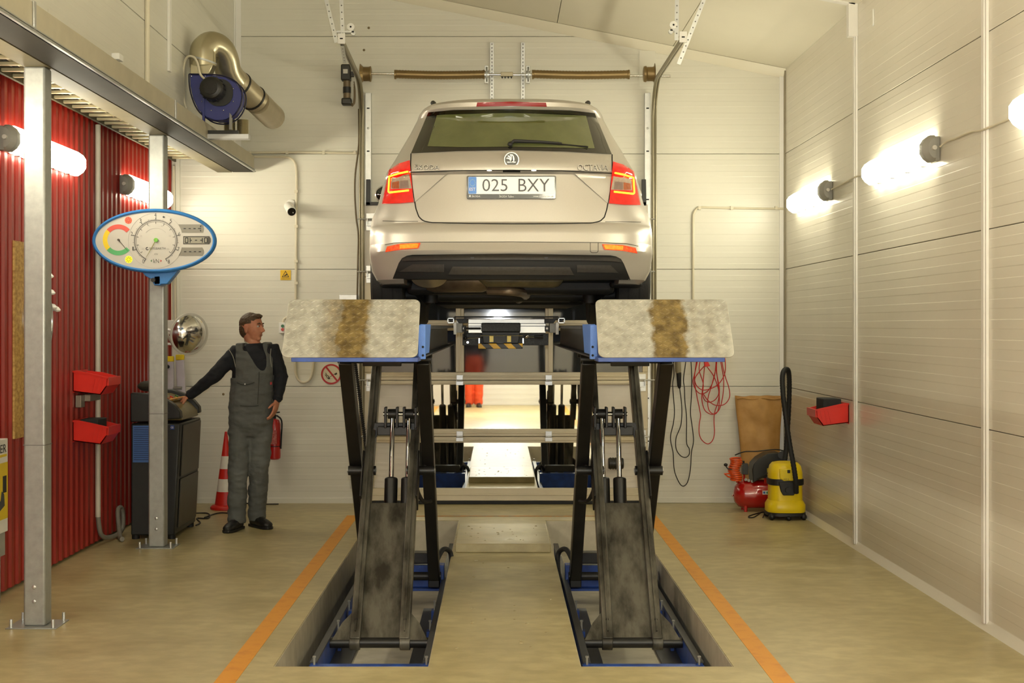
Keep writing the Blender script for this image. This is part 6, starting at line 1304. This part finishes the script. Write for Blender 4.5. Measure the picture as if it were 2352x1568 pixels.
d = (b-a).normalized(); MB().tube([a-d*0.02, a+d*0.01, b-d*0.01, b], [0.03, 0.042, 0.044, 0.042], 20).build('housing', WHITEP, t); MB().tube([b-d*0.005, b+d*0.004], 0.038, 20).build('front_glass', mat('camera_black', (24, 22, 20), 0.2), t); MB().ball(b+d*0.004+Vector((0.012, 0, -0.008)), 0.006, 8, 6).build('lens', GREYP, t)
# yellow camera warning sign
def plate(nm, label, cat, px0, py0, px1, py1, m, poly=None):
    t = thing(nm, label, cat, BW((px0+px1)/2, py1, 0.004)); a, b = BW(px0, py1), BW(px1, py0)
    MB().box((a.x, YB-0.005, a.z), (b.x, YB-0.002, b.z)).build('plate', m, t, smooth=False); return t
t = plate('warning_sign', 'yellow square video surveillance warning sign on the back wall', 'sign', 644, 620, 668, 643, mat('sign_yellow', (236, 190, 20), 0.45))
def wpoly(nm, pts, m, par, o=0.007): return MB().prism([(BW(a, b).x, BW(a, b).z) for a, b in pts], (0, YB-o, 0), (1,0,0), (0,0,1), (0, 0.001, 0)).build(nm, m, par, smooth=False)
INK = mat('sign_ink', (46, 36, 10), 0.5)
o3 = [(656, 621.5), (664.5, 636.5), (647.5, 636.5)]; i3 = [(656, 623.8), (662.4, 635.2), (649.6, 635.2)]
for k in range(3): wpoly('triangle_edge', [o3[k], o3[(k+1) % 3], i3[(k+1) % 3], i3[k]], INK, t)
wpoly('camera_symbol', [(652, 633), (659, 628.5), (660.5, 631), (656, 633.5), (654, 634)], INK, t); text('lettering', 'VIDEOVALVE', 19/F*YB, BW(656, 639.8, 0.0075), INK, t, height=2.6/F*YB)
# no smoking sign
t = thing('no_smoking_sign', 'round red and white no-smoking sign below the left ramp', 'sign', BW(761, 882, 0.004)); cS = BW(761, 859); r_ = 23.5/F*YB
MB().cyl((cS.x, YB-0.002, cS.z), (cS.x, YB-0.005, cS.z), r_, n=48).build('plate', mat('sign_white', (226, 214, 186), 0.45), t)
RS = mat('sign_red', (188, 24, 30), 0.45)
def ringp(nm, r0, r1, par, o):
    A = [2*math.pi*i/48 for i in range(48)]; mb = MB(); mb.grid([[Vector((cS.x+r*math.cos(a), YB-o, cS.z+r*math.sin(a))) for a in A] for r in (r0, r1)], True); mb.build(nm, RS, par, smooth=False)
ringp('red_ring', r_*0.83, r_, t, 0.0065)
wpoly('cigarette', [(753, 868), (773, 855), (775, 858.5), (755.5, 871)], INK, t, 0.0062); wpoly('cigarette_paper', [(757, 866.8), (768.5, 859.4), (770.5, 862), (759, 869.2)], MATS['sign_white'], t, 0.0068)
for pts in ([(748, 856), (750.5, 861), (755, 864), (754, 868)], [(746.5, 860), (750, 864), (752.5, 869)]): MB().tube(smooth_path([BW(a, b, 0.006) for a, b in pts], 4), 0.003, 6).build('smoke_line', INK, t)
wpoly('red_bar', [(747.5, 843.5), (750.5, 841), (776, 873), (773, 875.5)], RS, t, 0.008)
t = thing('push_button_box', 'small white switch box with green and red buttons on the back wall', 'switch', BW(649, 765, 0.03)); MB().box((BW(643,0).x, YB-0.06, BW(0,765).z), (BW(658,0).x, YB-0.001, BW(0,740).z)).build('box', WHITEP, t, bevel=0.004)
for py, m_ in ((748.5, mat('btn_dark_green', (40, 110, 60), 0.4)), (756.5, mat('btn_red', (200, 50, 30), 0.4))): MB().cyl(BW(649, py, 0.058), BW(649, py, 0.072), 0.015, n=16).build('button', m_, t)
MB().tube([BW(650, 740, 0.03), BW(652, 733, 0.03), BW(668, 722, 0.01)], 0.012, 8).build('cable_gland', CONDUIT, t)
tag(MB().box((BW(782,0).x, YB-0.10, BW(0,700).z), (BW(822,0).x, YB-0.002, BW(0,677).z)).build('photocell_bracket', GALVL, bevel=0.003), 'small zinc bracket peeking over the top of the left ramp', 'bracket')
for px, py in ((847, 64), (836, 115), (759, 880), (513, 905)):
    MB().ball(BW(px, py, 0.0), (0.012, 0.004, 0.012), 8, 6).build('plugged_hole', mat('hole_brown', (120, 104, 70), 0.6), wall_back)
# ------------------------------------------------------------------ people
def limb(mb, pts, radii, n=18, flat=1.0, fdir=None, cap=True):
    """tapered tube with rounded ends; flat squashes it along fdir"""
    pts = [Vector(p) for p in pts]; m2 = MB()
    d0 = (pts[0]-pts[1]).normalized(); d1 = (pts[-1]-pts[-2]).normalized()
    pp, rr = list(pts), list(radii)
    pp = [pts[0]+d0*radii[0]*0.75, pts[0]+d0*radii[0]*0.4] + pp + [pts[-1]+d1*radii[-1]*0.4, pts[-1]+d1*radii[-1]*0.75]; rr = [radii[0]*0.45, radii[0]*0.85] + rr + [radii[-1]*0.85, radii[-1]*0.45]
    m2.tube(pp, rr, n)
    mb.add(m2.v, m2.f)
def rings(mb, rows, n=28):
    """stack of ellipses: (centre, half-width vector, half-depth vector)"""
    R = []
    for c, a, b in rows: R.append([Vector(c)+Vector(a)*math.copysign(abs(math.cos(t))**0.85, math.cos(t))+Vector(b)*math.copysign(abs(math.sin(t))**0.9, math.sin(t)) for t in [2*math.pi*i/n for i in range(n)]])
    m2 = MB(); m2.grid(R, True); m2.add(R[0], [tuple(range(n))]); m2.add(R[-1], [tuple(range(n))])
    mb.add(m2.v, m2.f)
def fuse(mb, name, m, parent, voxel=0.008, smooth=6, fac=0.5, keep=None, wrinkle=0.0, wscale=9.0):
    """voxel-fuse overlapping shapes into one continuous skin"""
    o = mb.build(name, m, None, smooth=False)
    r = o.modifiers.new('fuse', 'REMESH'); r.mode = 'VOXEL'; r.voxel_size = voxel
    s = o.modifiers.new('relax', 'SMOOTH'); s.iterations = smooth; s.factor = fac
    dg = bpy.context.evaluated_depsgraph_get(); me = bpy.data.meshes.new_from_object(o.evaluated_get(dg))
    bpy.data.objects.remove(o)
    if wrinkle:
        nn = [v.normal.copy() for v in me.vertices]
        for v, n_ in zip(me.vertices, nn):
            q = v.co; f = mnoise.noise(Vector((q.x*wscale*0.8, q.y*wscale*0.8, q.z*wscale*1.7))) + 0.5*mnoise.noise(Vector((q.x*wscale*2, q.y*wscale*2, q.z*wscale*3.6)))
            v.co = q + n_*(f*wrinkle)
    if keep:
        bm = bmesh.new(); bm.from_mesh(me); dl = [f for f in bm.faces if not keep(f.calc_center_median(), f.normal)]
        bmesh.ops.delete(bm, geom=dl, context='FACES')
        for _ in range(14):      # relax the cut edge so the hem runs clean
            mv = {}
            for v in bm.verts:
                nb = [e.other_vert(v) for e in v.link_edges if e.is_boundary]
                if len(nb) == 2: mv[v] = (nb[0].co+nb[1].co)*0.25+v.co*0.5
            for v, c in mv.items(): v.co = c
        bm.to_mesh(me); bm.free()
    me.materials.clear(); me.materials.append(m); me.shade_smooth()
    ob = bpy.data.objects.new(name, me); C.objects.link(ob); setp(ob, parent); return ob
def hand(mb, wrist, dirv, palm_n, side, curl=0.35, L=0.185, spread=0.05):
    """palm with four unequal fingers and a thumb; dirv = toward the finger tips, palm_n = out of the palm, side = toward the thumb"""
    d, n, s = Vector(dirv).normalized(), Vector(palm_n).normalized(), Vector(side).normalized()
    pl = L*0.52
    rings(mb, [(wrist, s*0.027, n*0.021), (wrist+d*pl*0.35, s*0.037, n*0.018), (wrist+d*pl*0.8, s*0.042, n*0.016), (wrist+d*pl*1.05, s*0.040, n*0.012)], 16)
    for k, (o, ln) in enumerate(((0.030, 0.078), (0.010, 0.088), (-0.011, 0.081), (-0.031, 0.062))):
        base = wrist+d*pl*0.92+s*o; dd = (d+s*(o*spread*20)).normalized(); p1 = base+dd*ln*0.45+n*ln*0.12*curl*2
        a = (dd*math.cos(curl)+n*math.sin(curl)); p2 = p1+a*ln*0.36; a2 = (dd*math.cos(curl*2.0)+n*math.sin(curl*2.0)); p3 = p2+a2*ln*0.26
        limb(mb, [base-dd*0.02, base, p1, p2, p3], [0.010, 0.0098, 0.0090, 0.0082, 0.0070], 10)
    tb = wrist+d*pl*0.30+s*0.026; t1 = tb+(d*0.55+s*0.65+n*0.35).normalized()*0.042; t2 = t1+(d*0.8+s*0.2+n*0.45).normalized()*0.034
    limb(mb, [tb-s*0.012, tb, t1, t2], [0.013, 0.0125, 0.0108, 0.0085], 10)
def head(mb, c, f, up, s):
    """c = centre of the skull; f forward, s toward the person's left"""
    R = Matrix((f, s, up)).transposed().to_3x3()
    q = lambda a, b, z: c + f*a + s*b + up*z
    mb.ball(q(-0.012, 0, 0.025), (0.098, 0.076, 0.092), 22, 16, R)       # cranium
    mb.ball(q(0.030, 0, -0.020), (0.062, 0.062, 0.082), 20, 14, R)       # face
    mb.ball(q(0.026, 0, -0.070), (0.056, 0.050, 0.040), 18, 12, R)       # jaw
    mb.ball(q(0.062, 0, -0.093), (0.022, 0.026, 0.018), 14, 10, R)       # chin
    mb.ball(q(0.072, 0, 0.030), (0.016, 0.048, 0.012), 14, 8, R)         # brow
    limb(mb, [q(0.082, 0, 0.018), q(0.098, 0, -0.008), q(0.108, 0, -0.026)], [0.009, 0.0115, 0.0135], 12)   # nose
    mb.ball(q(0.094, 0, -0.032), (0.014, 0.017, 0.009), 12, 8, R)
    for z in (-0.055, -0.066): mb.ball(q(0.080, 0, z), (0.010, 0.024, 0.0058), 12, 8, R)                     # lips
    for k in (-1, 1):
        mb.ball(q(0.052, k*0.044, -0.024), (0.024, 0.016, 0.020), 12, 8, R)                                  # cheek
        mb.ball(q(-0.008, k*0.078, -0.010), (0.019, 0.010, 0.033), 14, 10, R); mb.ball(q(-0.004, k*0.077, -0.034), (0.010, 0.007, 0.012), 10, 8, R)
    return q, R
def face_bits(par, q, R, hair_m, skin):
    for k in (-1, 1):
        e = MB().ball(q(0.0745, k*0.031, 0.010), (0.011, 0.0135, 0.0105), 14, 10, R).build('eye', mat('eye_white', (206, 196, 186), 0.25), par); MB().ball(q(0.0835, k*0.031, 0.010), (0.0035, 0.0058, 0.0062), 10, 8, R).build('iris', mat('iris_dark', (46, 36, 28), 0.2), e)
        MB().tube([q(0.085, k*0.014, 0.030), q(0.087, k*0.032, 0.035), q(0.078, k*0.050, 0.030)], [0.004, 0.005, 0.003], 8).build('eyebrow', hair_m, par)
        MB().tube([q(0.083, k*0.018, 0.018), q(0.0845, k*0.031, 0.0205), q(0.079, k*0.044, 0.017)], 0.0026, 8).build('eyelid', skin, par)
    MB().tube([q(0.086, -0.022, -0.0605), q(0.0905, 0, -0.0605), q(0.086, 0.022, -0.0605)], 0.0022, 6).build('mouth_line', mat('lip_shadow', (112, 58, 46), 0.5), par)
SKIN = mat('skin', (196, 138, 108), 0.5, var=0.06, vscale=14, col2=(182, 116, 88), spec=0.4)
HAIR = mat('brown_hair', (82, 62, 38), 0.6, var=0.2, vscale=60, stretch=(1,1,0.4), bump=0.5, bscale=90)
GREYW = mat('grey_workwear', (96, 98, 95), 0.8, var=0.14, vscale=5, bump=0.5, bscale=16, stretch=(1,1,1.6))
NAVYW = mat('navy_sweater', (22, 25, 32), 0.85, var=0.12, vscale=9, bump=0.25, bscale=40)
SHOE = mat('black_work_shoe', (26, 25, 23), 0.45, var=0.15)
pd_ = 11.35; PS = F/pd_
def Q(px, py, o=0.0): return Vector(((px-CX)/PS, pd_-o, H-(py-CY)/PS))
man = thing('person', 'mechanic in grey bib overalls and dark sweater resting a hand on the console', 'person', (Q(560, 0).x, pd_, 0))
hc = Q(579, 752); fwd = Vector((0.93, -0.36, 0.0)).normalized(); upv = Vector((0.02, 0, 1)).normalized(); sdv = upv.cross(fwd).normalized()
Sh, El, Wr = Q(541, 812, 0.0), Q(494, 864, 0.06), Q(436, 908, 0.03)      # his right arm (left in the picture)
Sh2, El2, Wr2 = Q(628, 806, 0.02), Q(645, 866, -0.02), Q(640, 916, 0.06)
Hp, Kn, An = Q(556, 948), Q(549, 1075, 0.03), Q(544, 1186, 0.0)
Hp2, Kn2, An2 = Q(600, 948), Q(594, 1068, -0.02), Q(582, 1180, -0.16)
An.z, An2.z = 0.115, 0.115
X_ = Vector((1, 0, 0)); Y_ = Vector((0, 1, 0))
def torso_rows(g):   # g = extra girth
    T = lambda px, py, w, dp: (Q(px, py), X_*(w+g), Y_*(dp+g))
    return [T(577, 1003, 0.090, 0.070), T(577, 985, 0.135, 0.100), T(577, 960, 0.160, 0.118), T(578, 930, 0.162, 0.120), T(579, 900, 0.158, 0.118), T(580, 870, 0.160, 0.118), T(582, 845, 0.168, 0.120), T(583, 822, 0.172, 0.116), T(584, 806, 0.150, 0.100), T(585, 796, 0.110, 0.080), T(584, 788, 0.070, 0.064)]
b = MB(); q_, R_ = head(b, hc, fwd, upv, sdv)
limb(b, [hc+Vector((-0.02, 0.01, -0.06)), Q(582, 790, -0.01), Q(584, 806, 0.0)], [0.056, 0.058, 0.07], 20)
rings(b, torso_rows(-0.012))
limb(b, [Sh, El, Wr], [0.05, 0.042, 0.030], 16); limb(b, [Sh2, El2, Wr2], [0.05, 0.042, 0.030], 16)
for a, k, n in ((Hp, Kn, An), (Hp2, Kn2, An2)): limb(b, [a, k, n], [0.075, 0.055, 0.040], 16)
hd = (Q(413, 921, 0.02)-Wr).normalized(); hand(b, Wr, (hd+Vector((0,0,-0.1))).normalized(), Vector((0.10, 0.25, -1)), Vector((0.15, -1, -0.2)), 0.30)
hand(b, Wr2, Vector((-0.22, -0.12, -1)), Vector((-0.85, -0.05, 0.1)), Vector((-0.25, -1, 0.1)), 0.42)
body_ = fuse(b, 'body', SKIN, man, 0.0048, 4, 0.5)
face_bits(body_, q_, R_, HAIR, SKIN)
hm_ = MB(); hm_.ball(q_(-0.016, 0, 0.034), (0.0985, 0.0765, 0.0895), 26, 18, R_); hm_.ball(q_(-0.05, 0, -0.010), (0.060, 0.070, 0.083), 20, 14, R_); hm_.ball(q_(0.040, 0.0, 0.092), (0.050, 0.050, 0.022), 16, 10, R_)
def hair_keep(c, n):
    v = c-hc; a, s_, z = v.dot(fwd), v.dot(sdv), v.dot(upv)
    if abs(s_) > 0.055 and -0.034 < a < 0.03 and -0.055 < z < 0.026: return False
    if z > 0.085: return a < 0.100
    if z > 0.030: return a < 0.030 + 0.75*(z-0.030) or (z > 0.07 and a < 0.075)
    if z > -0.02: return a < -0.012
    return a < -0.022 and z > -0.10
fuse(hm_, 'hair', HAIR, man, 0.005, 3, 0.5, hair_keep, 0.003, 60)
# sweater
b = MB(); rings(b, torso_rows(0.006)[3:]); limb(b, [Q(570, 815), Sh, Sh.lerp(El, 0.5), El, El.lerp(Wr, 0.55), Wr.lerp(El, 0.03)], [0.085, 0.074, 0.064, 0.056, 0.046, 0.038], 20)
limb(b, [Q(600, 812), Sh2, Sh2.lerp(El2, 0.5), El2, El2.lerp(Wr2, 0.55), Wr2.lerp(El2, 0.03)], [0.085, 0.072, 0.064, 0.058, 0.047, 0.038], 20)
limb(b, [Q(584, 810), Q(581, 798, -0.01), Q(579, 793, -0.02)], [0.08, 0.070, 0.064], 20)
sw_ = fuse(b, 'sweater', NAVYW, man, 0.0075, 5, 0.5, None, 0.006, 11)
MB().tube([Wr+(El-Wr).normalized()*0.012+v for v in []] or [Wr.lerp(El, 0.02), Wr.lerp(El, 0.10)], 0.041, 18).build('cuff', NAVYW, sw_); MB().tube([Wr2.lerp(El2, 0.02), Wr2.lerp(El2, 0.12)], 0.041, 18).build('cuff', NAVYW, sw_)
cpts = [Q(580, 788, -0.01)+Vector((0.064*math.cos(t), 0.062*math.sin(t), -0.022*math.cos(t) + 0.014*math.sin(t))) for t in [2*math.pi*i/24 for i in range(24)]]
plabel(MB().tube(cpts, 0.006, 8, closed=True).build('shirt_collar', mat('pale_collar', (176, 168, 146), 0.7), sw_), 'pale shirt collar edge')
for a_, b_, c_ in (((530, 800), (541, 818), (547, 842)), ((627, 800), (626, 820), (629, 842))): MB().tube(smooth_path([Q(*a_, 0.100), Q(*b_, 0.108), Q(*c_, 0.112)], 4), 0.003, 6).build('shoulder_seam', mat('pale_thread', (150, 148, 136), 0.7), sw_)
# overalls
b = MB(); rows_ = torso_rows(0.021); rings(b, rows_[:-2])
b.box(Q(545, 806, 0.10), Q(562, 788, -0.09)); b.box(Q(602, 806, 0.10), Q(620, 787, -0.09))
for a, k, n, s_ in ((Hp, Kn, An, 1), (Hp2, Kn2, An2, 1)):
    ft = Vector((n.x, n.y, 0.07)); limb(b, [a+Vector((0, 0, 0.05)), a, a.lerp(k, 0.5), k, k.lerp(n, 0.5), n.lerp(k, 0.06), ft], [0.112, 0.107, 0.094, 0.084, 0.076, 0.074, 0.074], 24)
def px_of(c): return (CX + c.x/c.y*F, CY - (c.z-H)/c.y*F)
def inpoly(p, poly):
    x, y = p; r = False; j = len(poly)-1
    for i in range(len(poly)):
        if (poly[i][1] > y) != (poly[j][1] > y) and x < (poly[j][0]-poly[i][0])*(y-poly[i][1])/(poly[j][1]-poly[i][1])+poly[i][0]: r = not r
        j = i
    return r
NECK = [(560, 770), (563, 800), (576, 820), (590, 843), (600, 852), (608, 850), (613, 838), (611, 815), (604, 798), (603, 770)]
def ov_keep(c, n):
    p = px_of(c)
    if c.y < pd_ and inpoly(p, NECK): return False
    if c.z > 1.12 and (p[0] < 541 + max(0, (830-p[1])*0.10) and p[1] < 868 and p[0] < 541): return False
    if p[0] > 627 and p[1] < 862 and c.z > 1.12: return False
    return c.z > 0.055
ov = fuse(b, 'bib_overalls', GREYW, man, 0.006, 6, 0.5, ov_keep, 0.012, 9)
sol = ov.modifiers.new('cloth', 'SOLIDIFY'); sol.thickness = 0.004
MB().tube(smooth_path([Q(603, 852, 0.155), Q(602, 880, 0.158), Q(600, 925, 0.163)], 3), 0.0025, 6).build('zip', mat('zip_dark', (44, 44, 42), 0.5), ov)
MB().tube(smooth_path([Q(552, 877, 0.150), Q(571, 882, 0.158), Q(592, 876, 0.155)], 3), 0.003, 6).build('pocket_flap', mat('seam_dark', (48, 49, 46), 0.8), ov); plabel(MB().ball(Q(571, 880, 0.163), 0.006, 10, 6).build('snap_button', WHITEP, ov), 'white snap button'); plabel(MB().box(Q(625, 876, 0.10), Q(629, 882, 0.09)).build('brand_tab', mat('tab_red', (170, 30, 30), 0.6), ov), 'small red tab')
for a_, b_ in (((536, 926), (617, 924)), ): MB().tube(smooth_path([Q(a_[0], a_[1], 0.04), Q(556, 929, 0.125), Q(578, 930, 0.155), Q(600, 929, 0.13), Q(b_[0], b_[1], 0.05)], 4), 0.003, 6).build('waist_seam', MATS['seam_dark'], ov)
# shoes
def shoe(par, an, dv):
    d = Vector(dv).normalized(); s_ = Vector((-d.y, d.x, 0)); c = Vector((an.x, an.y, 0)); m_ = MB()
    rings(m_, [(c-d*0.075+Vector((0,0,0.045)), s_*0.030, Vector((0,0,0.034))), (c-d*0.05+Vector((0,0,0.055)), s_*0.042, Vector((0,0,0.05))), (c+Vector((0,0,0.060)), s_*0.046, Vector((0,0,0.055))), (c+d*0.07+Vector((0,0,0.048)), s_*0.048, Vector((0,0,0.042))), (c+d*0.14+Vector((0,0,0.040)), s_*0.050, Vector((0,0,0.034))), (c+d*0.19+Vector((0,0,0.034)), s_*0.042, Vector((0,0,0.026))), (c+d*0.215+Vector((0,0,0.028)), s_*0.020, Vector((0,0,0.016)))], 20)
    limb(m_, [c+Vector((0,0,0.07)), c+Vector((0,0,0.12))], [0.045, 0.046], 16)
    sh = fuse(m_, 'shoe', SHOE, par, 0.007, 5, 0.5)
    sole = MB(); pr = [(-0.085, -0.028), (-0.07, -0.042), (0.05, -0.046), (0.14, -0.052), (0.19, -0.044), (0.218, -0.02), (0.218, 0.02), (0.19, 0.044), (0.14, 0.052), (0.05, 0.046), (-0.07, 0.042), (-0.085, 0.028)]
    sole.prism(pr, c+Vector((0,0,0.001)), d, s_, (0,0,0.022)); sole.build('sole', BLACK, sh, bevel=0.004)
    for k in range(3): MB().tube([c+d*(0.055+0.022*k)-s_*0.02+Vector((0,0,0.096-0.006*k)), c+d*(0.055+0.022*k)+s_*0.02+Vector((0,0,0.096-0.006*k))], 0.003, 6).build('lace', mat('lace_grey', (60, 58, 54), 0.7), sh)
shoe(man, An, (-0.22, -1.0, 0)); shoe(man, An2, (0.62, -0.75, 0))

# second person seen only in the mirror panes, behind the camera
ORG = mat('orange_workwear', (220, 74, 20), 0.75, var=0.15, vscale=5, bump=0.3, bscale=14)
m2 = thing('person', 'person in orange trousers whose legs show in the door mirror', 'person', (-0.50, -2.55, 0))
o_ = Vector((-0.50, -2.55, 0)); V_ = lambda x, y, z: o_+Vector((x, y, z))
b = MB(); hc2 = V_(0, 0, 1.66); q2, R2 = head(b, hc2, Vector((0,1,0)), Vector((0,0,1)), Vector((-1,0,0)))
limb(b, [V_(0, -0.01, 1.56), V_(0, -0.01, 1.44)], [0.056, 0.062], 18)
def trows(g): return [(V_(0,0,z), X_*(w+g), Y_*(d+g)) for z, w, d in ((0.84, 0.15, 0.11), (0.94, 0.168, 0.122), (1.05, 0.158, 0.115), (1.20, 0.165, 0.118), (1.34, 0.175, 0.115), (1.42, 0.15, 0.095), (1.47, 0.08, 0.065))]
rings(b, trows(-0.012))
J2 = {'s': V_(-0.19, 0, 1.38), 'e': V_(-0.25, -0.04, 1.10), 'w': V_(-0.24, 0.06, 0.86)}; J3 = {k: Vector((2*o_.x-v.x, v.y, v.z)) for k, v in J2.items()}
for j in (J2, J3): limb(b, [j['s'], j['e'], j['w']], [0.05, 0.042, 0.03], 14); hand(b, j['w'], Vector((0, 0.15, -1)), Vector((0.9 if j is J2 else -0.9, 0, 0.1)), Vector((0, 1, 0.1)), 0.4)
L2 = [(V_(-0.10, 0, 0.90), V_(-0.105, 0.01, 0.49), V_(-0.10, 0, 0.11)), (V_(0.10, 0, 0.90), V_(0.10, 0.02, 0.49), V_(0.09, 0.02, 0.11))]
for a, k, n in L2: limb(b, [a, k, n], [0.075, 0.055, 0.04], 14)
bd2 = fuse(b, 'body', SKIN, m2, 0.007, 4, 0.5); face_bits(bd2, q2, R2, HAIR, SKIN)
h2 = MB(); h2.ball(q2(-0.016, 0, 0.036), (0.104, 0.081, 0.092), 22, 14, R2); fuse(h2, 'hair', HAIR, m2, 0.008, 3, 0.5, lambda c, n: (c-hc2).y < 0.05 or (c-hc2).z > 0.09)
b = MB(); rings(b, trows(0.006)[1:]); 
for j in (J2, J3): limb(b, [V_(0, 0, 1.36).lerp(j['s'], 0.5), j['s'], j['e'], j['w']], [0.08, 0.072, 0.056, 0.042], 16)
fuse(b, 'jacket', NAVYW, m2, 0.010, 4, 0.5)
b = MB(); rings(b, trows(0.014)[:3])
for a, k, n in L2: limb(b, [a, k, n, Vector((n.x, n.y, 0.08))], [0.105, 0.095, 0.088, 0.088], 20)
fuse(b, 'trousers', ORG, m2, 0.010, 4, 0.5, lambda c, n: c.z > 0.05, 0.008, 8)
shoe(m2, L2[0][2], (-0.1, 1, 0)); shoe(m2, L2[1][2], (0.15, 1, 0))
# ------------------------------------------------------------------ end
